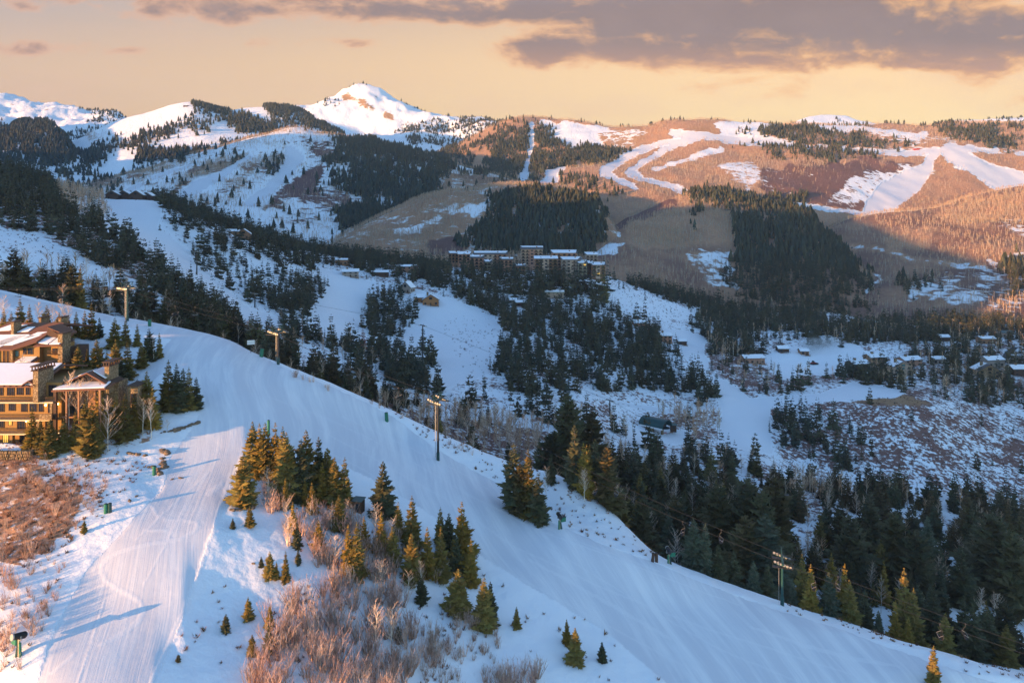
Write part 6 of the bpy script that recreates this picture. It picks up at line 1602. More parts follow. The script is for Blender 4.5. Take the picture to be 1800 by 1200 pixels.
def make_chair():
    e = empty('lift_chair', (0, 0, 0))
    hg = MB(); hg.box(-.16, .16, -.05, .05, -.12, .12); hg.path([(0, 0, 0), (0, 0, -.55), (.42, 0, -1.1), (.48, 0, -1.75)], .055, 6)
    hg.obj('hanger', 'dark', e)
    fr = MB(); fr.path([(.48, -1.1, -1.75), (.48, 1.1, -1.75)], .04)
    for s in (-1.1, 1.1):
        fr.path([(.48, s, -1.75), (.42, s, -2.35), (.30, s, -2.78), (-.30, s, -2.74)], .038)
    fr.obj('frame', 'dark', e)
    MB().box(-.32, .26, -1.08, 1.08, -2.78, -2.68).obj('seat', 'black', e, bevel=.02)
    bk = MB()
    bk.hexa([(.30, -1.06, -2.62), (.36, -1.06, -2.62), (.36, 1.06, -2.62), (.30, 1.06, -2.62), (.40, -1.06, -2.12), (.46, -1.06, -2.12), (.46, 1.06, -2.12), (.40, 1.06, -2.12)])
    bk.obj('backrest', 'black', e)
    sb = MB().path([(.45, -1.0, -1.85), (-.38, -1.0, -2.35), (-.38, 1.0, -2.35), (.45, 1.0, -1.85)], .03); sb.obj('safety_bar', 'steel', e)
    return e


chair0 = make_chair(); first = True
for side, px, lab in ((-1, 30, 'chair at the far left of the lift line above the lodge'), (-1, 70, 'chair hanging left of the first lift tower, second from the left edge'), (-1, 107, 'chair midway between the left edge and the first lift tower'),
                      (-1, 187, 'chair arriving at the first lift tower from the left'), (1, 218, 'chair on the far rope right behind the first lift tower'), (-1, 308, 'chair on the near rope, left of a pair between the first two towers'),
                      (1, 343, 'chair on the far rope, right of a pair between the first two towers'), (1, 436, 'chair above the sign before the second lift tower'), (1, 612, 'chair before the dark firs between the second and third tower'),
                      (-1, 700, 'chair before the bare trees left of the tall dark lift tower'), (-1, 1046, 'dark chair before the dark wood, left of a pair right of the crest bend'), (1, 1084, 'dark chair before the dark wood, right of a pair right of the crest bend'),
                      (-1, 1200, 'dark chair before the big grey-green spruce'), (1, 1268, 'dark chair before the dark firs left of the teal lift tower'), (-1, 1430, 'sunlit chair just right of the teal lift tower'),
                      (1, 1473, 'chair before gold tipped spruces, second right of the teal lift tower'), (-1, 1652, 'sunlit chair low at the right beside the lit spruce'), (1, 1697, 'sunlit hanger of a chair lowest on the far rope at the right')):
    pts = CAB[side]; best = None
    for a, b in zip(pts[:-1], pts[1:]):
        xa = CX + F * a.x / a.y; xb = CX + F * b.x / b.y
        if xa <= px <= xb:
            best = a.lerp(b, (px - xa) / (xb - xa)); dr = b - a
    if best is None: continue
    if first: c = chair0; first = False
    else:
        c = chair0.copy(); COL.objects.link(c)
        for ch in list(chair0.children):
            q = ch.copy(); COL.objects.link(q); q.parent = c
    c.location = best; c.rotation_euler = (0, 0, math.atan2(dr.y, dr.x) + (math.pi if side > 0 else 0))
    tag(c, lab, 'lift chair', 'chairs of the crest chairlift')

# second lift up the white run behind: slim towers and its rope
L2 = []
for px, ptop, pb, dd, lab in ((344, 452, 478, 470, 'thin lift mast highest on the white run'), (346, 482, 505, 430, 'thin lift mast among firs on the white run, below the highest'), (448, 523, 545, 420, 'thin lift mast alone on open snow of the white run'),
                              (743, 572, 614, 400, 'lift mast with crossarm beside the grove on the snow bowl'), (1072, 712, 742, 372, 'dark lift mast left of the lift station')):
    if px == 344: pass
    p = GROUND.on(px, dd); zt = ztop(ptop, dd)
    H = max(8.0, zt - p.z)
    e = empty('lift_mast', p, .6); tag(e, lab, 'lift mast', 'masts of the second chairlift')
    MB().tube((0, 0, -1), (0, 0, H), .42, .3, 10).obj('post', 'dark', e)
    MB().box(-.2, .2, -2.6, 2.6, H - .1, H + .3).obj('crossarm', 'dark', e)
    for sy in (-2.5, 2.5): MB().box(-1.2, 1.2, sy - .12, sy + .12, H - .35, H - .05).obj('sheave_beam', 'steel', e)
    L2.append(p + Vector((0, 0, H)))
tag(MB().path([L2[0] + Vector((-60, 120, 22))] + L2[1:] + [GROUND.at(1150, 757) + Vector((0, 0, 3.5))], .05, 5).obj('lift_cable', 'dark', None), 'haul rope of the second chairlift crossing the snow bowl', 'cable')


# ------------------------------------------------------------------ snow guns, hydrants, signs, hut
def snow_gun(px, py, lab, rz, s=1.0, blue=False):
    p = GROUND.at(px, py)
    e = empty('snow_gun', p, rz); e.scale = (s,) * 3; tag(e, lab, 'snow gun', 'snow guns beside the runs')
    MB().tube((0, 0, -.6), (0, 0, 2.6), .13, .11, 10).obj('mast', 'cream', e)
    MB().tube((-.28, -.1, -.3), (-.20, -.05, 2.0), .20, .18, 8).obj('leg_pad', 'green', e)
    MB().tube((.42, .05, -.3), (.16, 0, 1.5), .30, .22, 8).obj('leg_pad', 'teal', e)
    MB().box(.25, 1.45, -.35, .35, 1.55, 2.6).obj('control_box', 'green', e, bevel=.08)
    MB().box(.22, 1.48, -.38, .38, 2.603, 2.68).obj('box_lid', 'dark', e)
    hd = empty('tmp', (0, 0, 0)); bpy.data.objects.remove(hd)
    drum = MB().tube((-.15, -.75, 2.86), (-.05, .85, 3.22), .50, .42, 16).obj('fan_drum', 'black', e)
    MB().tube((-.05, .80, 3.20), (-.04, .98, 3.24), .47, .47, 16).obj('nozzle_ring', 'steel', drum)
    MB().tube((-.16, -.98, 2.81), (-.15, -.76, 2.86), .34, .50, 12).obj('fan_intake', 'dark', drum)
    yk = MB(); yk.box(-.62, -.52, -.06, .06, 2.5, 3.1); yk.box(.40, .50, -.06, .06, 2.5, 3.1); yk.box(-.62, .50, -.07, .07, 2.44, 2.54); yk.obj('yoke', 'steel', e)
    TREES.append((p.x, p.y))


TREES = []
snow_gun(33, 1153, 'snow gun with bright green box on the left bank, casting a long shadow', 2.6)
snow_gun(984, 929, 'shaded snow gun with teal box at the bend of the wide run', .4)
snow_gun(1176, 990, 'shaded snow gun beside dark posts at the far edge of the wide run', .2)


def hydrant(px, py, h, lab, mat='green', r=.36, lean=0.0, group='padded hydrants beside the runs'):
    p = GROUND.at(px, py)
    e = empty('hydrant', p); e.rotation_euler = (0, lean, .3); tag(e, lab, 'hydrant', group)
    MB().tube((0, 0, -.4), (0, 0, h), r, r * .96, 12).obj('pad', mat, e)
    MB().tube((0, 0, h + .002), (0, 0, h + .1), r * .8, r * .5, 12).obj('lid', 'dark', e)


hydrant(186, 901, 1.7, 'green padded hydrant on the brushy bank, left of a pair')
hydrant(193, 900, 1.7, 'dark green padded hydrant on the brushy bank, right of a pair', 'teal')
hydrant(271, 834, 1.8, 'green padded hydrant among the rocks beside the left run')
hydrant(263, 573, 2.0, 'green padded hydrant near the foot of the first lift tower', r=.5)
hydrant(459, 627, 2.4, 'leaning green padded hydrant below the sign', r=.55, lean=.15)
hydrant(680, 739, 2.2, 'green padded hydrant alone on the wide run below the second tower', r=.5, lean=-.08)
hydrant(472, 764, 3.4, 'green pole behind the top of the fir clump', r=.32)
hydrant(952, 917, 1.7, 'dark padded hydrant at the bend of the wide run, left of a pair', 'teal')
hydrant(961, 917, 1.9, 'dark padded hydrant at the bend of the wide run, right of a pair', 'teal', lean=.12)
hydrant(1147, 986, 1.8, 'dark post left of the farthest snow gun, left of a pair', 'darkwood', lean=.15)
hydrant(1154, 987, 2.0, 'dark post left of the farthest snow gun, right of a pair', 'darkwood')
hydrant(628, 689, 1.8, 'green hydrant behind the crest among firs, left one', 'green')
hydrant(638, 694, 1.8, 'green hydrant behind the crest among firs, right one', 'green')
hydrant(60, 505, 2.0, 'green box hydrant behind the crest at the far left', 'green', r=.6)


def trail_sign():
    p = GROUND.at(441, 620)
    e = empty('trail_sign', p, .35); tag(e, 'two panel trail sign on a post at the edge of the wide run', 'sign')
    MB().tube((0, 0, -.5), (0, 0, 3.6), .09, .09, 8).obj('post', 'dark', e)
    MB().box(-1.05, 1.05, -.12, -.05, 2.45, 3.05).obj('panel', 'white', e)
    MB().box(-1.05, 1.05, -.12, -.05, 3.12, 3.7).obj('panel', 'white', e)
    MB().box(-1.2, 1.2, -.14, .08, 3.74, 3.9).obj('header', 'darkwood', e)


trail_sign()


def hut():
    p = GROUND.at(627, 900)
    e = empty('pump_hut', p, -.25); tag(e, 'small dark wooden hut behind the fir clump', 'hut')
    MB().box(-1.0, 1.0, 0, 1.8, -.6, 2.3).obj('wall', 'darkwood', e)
    MB().slab((-1.2, -.25, 2.34), (1.2, -.25, 2.34), (1.2, 2.0, 2.62), (-1.2, 2.0, 2.62), .12).obj('roof', 'teal', e)
    dr = MB().box(-.35, .4, -.06, -.004, 0, 1.9).obj('door', 'dark', e)
    MB().box(.28, .34, -.12, -.062, .95, 1.05).obj('handle', 'steel', dr)


hut()


def groomer():
    p = GROUND.at(1430, 640)
    e = empty('snow_groomer', p, .3); tag(e, 'dark snow groomer parked on the snow field', 'snow groomer')
    KEEPOUT.append((p.x, p.y, 5))
    MB().box(-1.6, 1.6, -.9, .9, .75, 1.3).obj('body', 'red', e, bevel=.1)
    cb = MB().hexa([(-1.0, -.85, 1.31), (.5, -.85, 1.31), (.5, .85, 1.31), (-1.0, .85, 1.31), (-.8, -.7, 2.5), (.1, -.7, 2.5), (.1, .7, 2.5), (-.8, .7, 2.5)]).obj('cab', 'glass', e)
    for s in (-1, 1): MB().box(-2.1, 2.1, s * 1.5 - .5, s * 1.5 + .5, 0, .85).obj('track', 'black', e, bevel=.2)
    MB().box(2.3, 2.5, -2.2, 2.2, .1, 1.1).obj('blade', 'dark', e); MB().box(-3.0, -2.2, -2.1, 2.1, .2, .7).obj('tiller', 'dark', e)


groomer()


# ------------------------------------------------------------------ walls of stone, boulders and rocks
def rock_mesh(seed, flat=.7):
    import bmesh
    bm = bmesh.new(); bmesh.ops.create_icosphere(bm, subdivisions=2, radius=1.0); R = random.Random(seed)
    ph = [R.uniform(0, 6) for _ in range(6)]
    for v in bm.verts:
        c = v.co
        k = 1 + .22 * math.sin(3 * c.x + ph[0]) * math.cos(2.5 * c.y + ph[1]) + .16 * math.sin(5 * c.z + 4 * c.x + ph[2]) + R.uniform(-.07, .07)
        v.co = Vector((c.x * k, c.y * k * .85, c.z * k * flat))
    me = bpy.data.meshes.new('rock'); bm.to_mesh(me); bm.free(); me.materials.append(M['rock']); return me


ROCKS = [rock_mesh(k, .6 + .1 * k) for k in range(4)]
RR = random.Random(9)


def rocks(pts, size, label, group):
    for (px, py) in pts:
        p = GROUND.at(px, py); s = RR.uniform(*size)
        o = link('rock', ROCKS[RR.randrange(4)], None, p + Vector((0, 0, s * .1)), (RR.uniform(-.3, .3), RR.uniform(-.3, .3), RR.uniform(0, 6)), (s * RR.uniform(.8, 1.5), s, s * RR.uniform(.6, 1)))
        tag(o, label, 'rock', group)


def along(a, b, n, j):
    return [(a[0] + (b[0] - a[0]) * (k + .5) / n + RR.uniform(-j, j), a[1] + (b[1] - a[1]) * (k + .5) / n + RR.uniform(-j * .5, j * .5)) for k in range(n)]


rocks(along((308, 757), (350, 742), 12, 1.5), (.45, .8), 'dark boulder in the rock band at the upper bend of the left run', 'boulders of the rock band')
rocks(along((282, 760), (308, 757), 5, 2), (.3, .5), 'small stone at the left end of the rock band', 'small stones of the rock band')
rocks(along((285, 790), (297, 800), 5, 4) + along((280, 805), (292, 822), 9, 5) + along((262, 820), (282, 832), 6, 4), (.35, .8), 'dark rock of the outcrop above the green hydrant', 'rocks of the outcrop')
rocks(along((222, 796), (262, 801), 7, 2), (.35, .6), 'flat brown stone on the terrace edge under the lodge birches', 'stones of the terrace edge')
rocks(along((406, 897), (445, 893), 9, 2), (.35, .6), 'dark stone in the row below the lone golden fir', 'stones below the lone fir')
rocks([(445, 990), (303, 842), (318, 840), (240, 872), (228, 880)], (.25, .4), 'single small stone showing through the snow', 'single small stones')


def stone_wall():
    e = MB()
    a = GROUND.at(-40, 800); b = GROUND.at(62, 800)
    n = 26; R = random.Random(4); k = 0
    for row in range(3):
        for q in range(n):
            t = (q + R.uniform(.3, .7) + .4 * (row % 2)) / n
            p = a.lerp(b, t); w = (b - a).length / n * R.uniform(.42, .52)
            z0 = p.z - .5 + row * .62; dd = R.uniform(.35, .5)
            e.box(p.x - w, p.x + w, p.y - dd - 1.2, p.y + dd - 1.2, z0, z0 + R.uniform(.56, .66) - .03)
    tag(e.obj('stone_wall', 'stone', None, bevel=.08), 'dry stone retaining wall below the lower lodge terrace', 'wall')


stone_wall()

# driveway and road in the neighbourhood
def road(pts, w, name, z=.25):
    P_ = [GROUND.at(x, y, 400) for x, y in pts]
    vs = []; fs = []
    dense = []
    for a, b in zip(P_[:-1], P_[1:]):
        for q in range(8): dense.append(a.lerp(b, q / 8))
    dense.append(P_[-1])
    for i, p in enumerate(dense):
        a = dense[max(0, i - 1)]; b = dense[min(len(dense) - 1, i + 1)]; d = (b - a); d.z = 0; d.normalize(); n = Vector((-d.y, d.x, 0))
        for s in (-.5, .5):
            q = p + n * w * s; vs.append((q.x, q.y, GROUND.gz(q.x, q.y) + z))
    for i in range(len(dense) - 1): fs.append((2 * i, 2 * i + 1, 2 * i + 3, 2 * i + 2))
    me = bpy.data.meshes.new(name); me.from_pydata(vs, [], fs); me.update(); me.materials.append(M['road'])
    o = link(name, me); o['kind'] = 'structure'; KEEPOUT.extend((p.x, p.y, w) for p in dense)


road([(1500, 552), (1512, 556), (1510, 562), (1495, 568)], 8, 'road')
road([(1760, 640), (1772, 620), (1785, 610)], 4, 'driveway')

# ------------------------------------------------------------------ trees set out one by one in front
rng = np.random.RandomState(77)
R_ = random.Random(21)
S, P = SPRUCE, PINE



def con(xb, yb, yt, kind, label, wide=1.0, d=None, group=None):
    """conifer standing where the photograph shows its foot (xb, yb), tip at row yt; d = distance where the foot is hidden"""
    p = GROUND.on(xb, d) if d else GROUND.at(xb, yb)
    h = ztop(yt, p.y) - p.z
    t = conifer_tree((p.x, p.y, p.z - .1), h, kind, 'conifer_tree', rng=R_, wide=wide * 1.3)
    tag(t, label, 'conifer', group); TREES.append((p.x, p.y)); return t


def asp(xb, yb, yt, kind, label, wide=1.0, d=None, group=None):
    p = GROUND.on(xb, d) if d else GROUND.at(xb, yb)
    h = ztop(yt, p.y) - p.z
    t = bare_aspen((p.x, p.y, p.z - .1), h, ASPEN[kind], rng=R_, wide=wide)
    tag(t, label, 'bare tree', group); TREES.append((p.x, p.y)); return t


# behind the upper lodge
G1 = 'conifers behind the upper lodge'
for xb, yb, yt, k, w, lab in (
        (6, 590, 541, 2, 1.1, 'golden spruce at the left edge behind the upper lodge'),
        (20, 588, 546, 7, 1.1, 'reddish lit spruce left of the narrow dark one behind the upper lodge'),
        (104, 592, 548, 1, 1.1, 'golden spruce between the bare aspens behind the upper lodge'),
        (120, 594, 552, 7, 1.1, 'low golden spruce under the rightmost golden aspen behind the upper lodge'),
        (35, 576, 523, 0, 1.1, 'narrow dark spruce behind the roof of the upper lodge, leftmost of its row'),
        (52, 590, 533, 2, 1, 'golden lit spruce directly behind the small chimney of the upper lodge'),
        (82, 586, 535, 1, 1, 'golden spruce right of the small chimney of the upper lodge'),
        (134, 590, 546, 0, 1, 'sunlit spruce behind the big stone chimney of the upper lodge'),
        (149, 594, 544, 2, 1, 'slim golden spruce beside the tall spruce behind the upper lodge'),
        (161, 595, 531, 0, .9, 'tallest golden tipped spruce on the snow behind the upper lodge'),
        (175, 593, 557, 4, 1, 'small dark spruce at the right end of the row behind the upper lodge'),
        (202, 612, 557, 1, 1.1, 'spreading sunlit spruce left of the pair by the lift tower foot'),
        (221, 606, 557, 0, 1, 'dark spruce right of the pair by the lift tower foot'),
        (241, 608, 568, 0, .9, 'small lone spruce on the snow below the first lift tower'),
        (262, 632, 576, 5, 1, 'golden spruce at the edge of the piste above the dark clump by the lodge'),
        (280, 628, 583, 0, .85, 'slim spruce standing out farthest onto the piste above the lodge'),
        (249, 646, 602, 1, 1.2, 'bushy spruce with lit left side beside the lodge garden wall')):
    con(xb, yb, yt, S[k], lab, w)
for xb, yb, yt, k, w, lab in (
        (137, 655, 604, 1, 1, 'golden spruce between the two lodges, leftmost of the row'),
        (153, 652, 612, 2, 1, 'narrow olive spruce second from the left between the two lodges'),
        (170, 654, 596, 3, 1, 'broad golden spruce standing in the middle between the two lodges'),
        (188, 654, 614, 2, 1, 'low golden spruce beside the broad one between the two lodges'),
        (203, 664, 595, 1, 1, 'tall sunlit spruce behind the right chimney of the lower lodge'),
        (224, 664, 598, 0, 1.05, 'tall dark spruce at the right end between the two lodges'),
        (213, 676, 625, 5, 1, 'dark shaded spruce touching the right chimney of the lower lodge')):
    con(xb, yb, yt, S[k], lab, w)
for xb, yb, yt, k, w, lab in (
        (296, 716, 631, 0, 1.15, 'tallest blue-grey spruce in the clump beside the piste right of the lodge'),
        (310, 717, 637, 6, .9, 'slim spruce second in the clump beside the piste right of the lodge'),
        (322, 719, 646, 4, 1, 'dark spruce in the middle of the clump beside the piste right of the lodge'),
        (332, 718, 644, 0, .9, 'slim pointed spruce near the right end of the clump beside the lodge piste'),
        (345, 716, 662, 4, 1, 'smallest spruce at the right end of the clump beside the lodge piste'),
        (241, 714, 665, 4, 1, 'dark spruce half hidden behind the big golden spruce by the lodge'),
        (258, 742, 651, 1, 1.05, 'big golden spruce with reddish top in front of the clump by the lodge'),
        (268, 752, 680, 2, .9, 'golden spruce with a bare stem beside it in front of the lodge clump'),
        (219, 772, 690, 0, 1.1, 'tall dark spruce in front of the stone wing of the lower lodge'),
        (176, 768, 672, 2, 1, 'slim golden spruce against the right corner of the lower lodge'),
        (161, 798, 706, 3, .85, 'tall green spruce on the bank just left of the white birch'),
        (150, 786, 700, 1, 1, 'tall golden green spruce in front of the corner posts of the lower lodge'),
        (132, 784, 722, 2, 1.1, 'golden spruce hiding the middle post of the lower lodge'),
        (204, 766, 694, 1, 1, 'golden spruce against the stone wing of the lower lodge'),
        (236, 758, 690, 2, 1, 'slim golden spruce right of the stone wing of the lower lodge'),
        (56, 789, 713, 2, 1, 'slim golden spruce in front of the lower lodge balconies, leftmost of five'),
        (71, 794, 738, 1, 1.1, 'low bushy green spruce in front of the lower lodge terrace'),
        (88, 800, 736, 3, 1, 'broad green spruce in front of the lower lodge terrace, nearest the stone wall'),
        (112, 790, 735, 1, 1.15, 'bushy green spruce under the right corner posts of the lower lodge'),
        (148, 936, 912, 1, 1, 'tiny olive fir alone on the brushy bank above the green hydrants')):
    con(xb, yb, yt, S[k], lab, w)
for xb, yb, yt, k, w, lab in (
        (190, 794, 700, 2, 1.15, 'white stemmed bare birch glowing gold in front of the lower lodge'),
        (121, 756, 655, 3, 1, 'tall pale aspen with thin crown at the right corner of the lower lodge'),
        (156, 752, 660, 0, 1, 'fine branched bare aspen before the right wall of the lower lodge'),
        (138, 762, 668, 3, .9, 'slim white aspen stem between the corner posts and the stone wing'),
        (251, 766, 700, 1, .9, 'slim bare aspen left of the last tree on the lodge bank'),
        (266, 772, 700, 3, .9, 'slim bare aspen at the outer right end of the lodge bank'),
        (117, 648, 600, 0, 1.2, 'bushy golden bare tree under the chimney of the upper lodge'),
        (38, 660, 624, 2, 1.5, 'round bare garden tree in front of the upper lodge entrance'),
        (92, 588, 536, 1, 1.2, 'golden bare aspen behind the upper lodge, leftmost of three'),
        (107, 590, 528, 0, 1.2, 'golden bare aspen behind the upper lodge, middle and tallest of three'),
        (120, 590, 534, 1, 1.2, 'golden bare aspen behind the upper lodge, rightmost of three'),
        (68, 580, 532, 0, 1.1, 'pink lit bare aspen between the spruces behind the upper lodge'),
        (8, 570, 520, 0, 1.2, 'pale bare aspen at the left edge above the upper lodge'),
        (270, 634, 590, 3, .9, 'pinkish bare aspen between the two spruces on the piste edge'),
        (294, 758, 736, 2, 1.5, 'little round bare tree alone on the snow above the stone wall')):
    asp(xb, yb, yt, k, lab, w)

# the clump between the two runs
for xb, yb, yt, kd, w, lab in (
        (428, 884, 795, S[3], 1.0, 'broad golden fir standing alone at the left tip of the clump between the runs'),
        (444, 828, 739, S[1], 1.0, 'golden fir at the upper left corner of the clump between the runs'),
        (456, 834, 742, S[2], 1.1, 'slim golden fir, second from the upper left of the clump'),
        (466, 838, 741, S[1], .9, 'golden fir touching the green pole at the top of the clump'),
        (484, 842, 741, S[7], .95, 'reddish topped fir at the top of the clump right of the green pole'),
        (497, 850, 748, S[1], .8, 'thin dark fir behind the front row at the top of the clump'),
        (503, 872, 758, S[1], 1.0, 'tall golden green fir in the middle of the clump between the runs'),
        (502, 892, 838, S[2], 1.0, 'low golden fir at the foot of the tall one in the clump'),
        (538, 868, 754, S[1], 1.0, 'tallest dark fir in the middle of the clump between the runs'),
        (529, 876, 770, S[5], .9, 'shaded fir leaning against the tallest in the clump'),
        (536, 886, 838, S[2], .9, 'short olive fir below the tallest one in the clump'),
        (560, 862, 766, S[4], .9, 'dark pointed fir right of the tallest one in the clump'),
        (575, 866, 786, S[3], 1.0, 'dark broad fir behind the sunlit pair at the right of the clump'),
        (566, 880, 811, S[2], 1.1, 'golden fir with wide boughs at the right of the clump'),
        (588, 886, 802, S[1], 1.1, 'bright golden fir at the right end of the clump between the runs'),
        (606, 888, 802, S[0], .95, 'dark blue-green fir ending the clump on the right'),
        (548, 900, 846, S[2], 1.1, 'low golden fir among the bushes under the clump, left one'),
        (596, 930, 868, S[1], 1.1, 'golden fir among the pink bushes under the right end of the clump'),
        (640, 962, 905, S[2], 1.1, 'slim golden fir left of the golden one in the middle of the thicket'),
        (690, 990, 925, S[1], 1.1, 'full golden fir in the lower middle of the thicket'),
        (560, 968, 912, S[7], 1.1, 'olive fir in the left half of the birch thicket'),
        (700, 940, 880, S[7], 1.0, 'reddish fir left of the tall dark one of the lower grove'),
        (673, 908, 809, S[4], 1.1, 'lone dark fir on the groomed run right of the wooden hut'),
        (515, 934, 880, S[2], 1.0, 'small golden fir above the bare birches of the thicket'),
        (522, 960, 918, S[4], 1.0, 'dark little fir at the left edge of the birch thicket'),
        (439, 924, 888, S[1], 1.1, 'small fir on the snow below the lone golden fir'),
        (409, 928, 909, S[4], 1.2, 'tiny fir beside the edge of the left piste'),
        (612, 1008, 920, S[2], 1.0, 'slim golden fir in the thicket, left of a twin pair'),
        (627, 1012, 915, S[0], 1.0, 'slim golden fir in the thicket, right of a twin pair'),
        (670, 970, 898, S[2], 1.1, 'golden fir in the middle of the thicket below the lone dark fir'),
        (724, 966, 869, S[0], 1.05, 'tall dark fir with lit left edge at the top of the lower grove'),
        (726, 960, 894, S[2], .9, 'golden fir in front of the tall dark one in the lower grove'),
        (723, 1020, 936, S[3], .85, 'green fir with full skirt at the front of the lower grove'),
        (751, 1012, 924, S[2], 1.05, 'thin yellowing fir with bare stem in the lower grove'),
        (775, 1016, 924, S[0], 1.0, 'green golden fir right of the yellowing one in the lower grove'),
        (774, 958, 890, S[0], 1.0, 'dark fir at the back of the lower grove'),
        (789, 968, 900, S[5], .9, 'dark slim fir between the back pair and the big fir'),
        (812, 994, 880, S[7], 1.1, 'big dark fir with reddish top at the right of the lower grove'),
        (803, 1004, 940, S[4], 1.0, 'dark fir hidden under the big one in the lower grove'),
        (828, 1028, 945, S[2], .95, 'golden fir at the outer right of the lower grove'),
        (459, 996, 976, S[4], 1.1, 'tiny fir left of the low pair on the snow bowl'),
        (474, 1014, 967, S[1], 1.1, 'green fir, left of a low pair on the snow bowl'),
        (486, 1016, 985, S[2], 1.0, 'little fir leaning on a taller one on the snow bowl'),
        (502, 1020, 966, S[0], .85, 'slim dark fir, right of the low group on the snow bowl'),
        (524, 990, 964, S[4], 1.1, 'round little fir under the left of the birch thicket'),
        (805, 1076, 998, S[3], 1.1, 'bright golden fir with wide open boughs under the lower grove'),
        (851, 1102, 1013, S[1], 1.05, 'tall green fir, left of the pair under the lower grove'),
        (862, 1092, 1020, S[4], .9, 'dark fir, right of the pair under the lower grove'),
        (741, 1060, 1013, S[5], 1.1, 'shaggy dark fir below the skirted one in the lower grove'),
        (700, 1126, 1098, S[4], 1.2, 'small shaded fir among the brush at the bottom'),
        (908, 1102, 1064, S[0], 1.1, 'small dark fir alone right of the brush'),
        (996, 1131, 1086, S[2], 1.1, 'golden topped fir, left of the pair on the lower slope'),
        (1011, 1164, 1101, S[1], 1.1, 'golden topped fir, right and lower of the pair on the lower slope'),
        (1058, 1162, 1126, S[4], 1.1, 'small dark fir alone on the lower slope of the wide run'),
        (436, 1088, 1047, S[1], 1.0, 'small green fir on the shaded slope, leftmost of four beside the brush'),
        (474, 1102, 1060, S[2], 1.1, 'golden small fir above the thin one on the shaded slope'),
        (472, 1148, 1094, S[4], .9, 'thin shaggy fir under the golden one on the shaded slope'),
        (397, 1110, 1077, S[5], 1.1, 'tiny brownish fir on the shaded slope near the piste edge'),
        (443, 1150, 1113, S[1], 1.1, 'small fir lowest on the shaded slope'),
        (313, 1162, 1148, S[5], 1.5, 'dark little juniper on the shaded slope by the piste edge'),
        (1641, 1212, 1133, S[0], 1.0, 'lone narrow spruce with sunlit tip at the bottom right of the wide run')):
    con(xb, yb, yt, kd, lab, w)
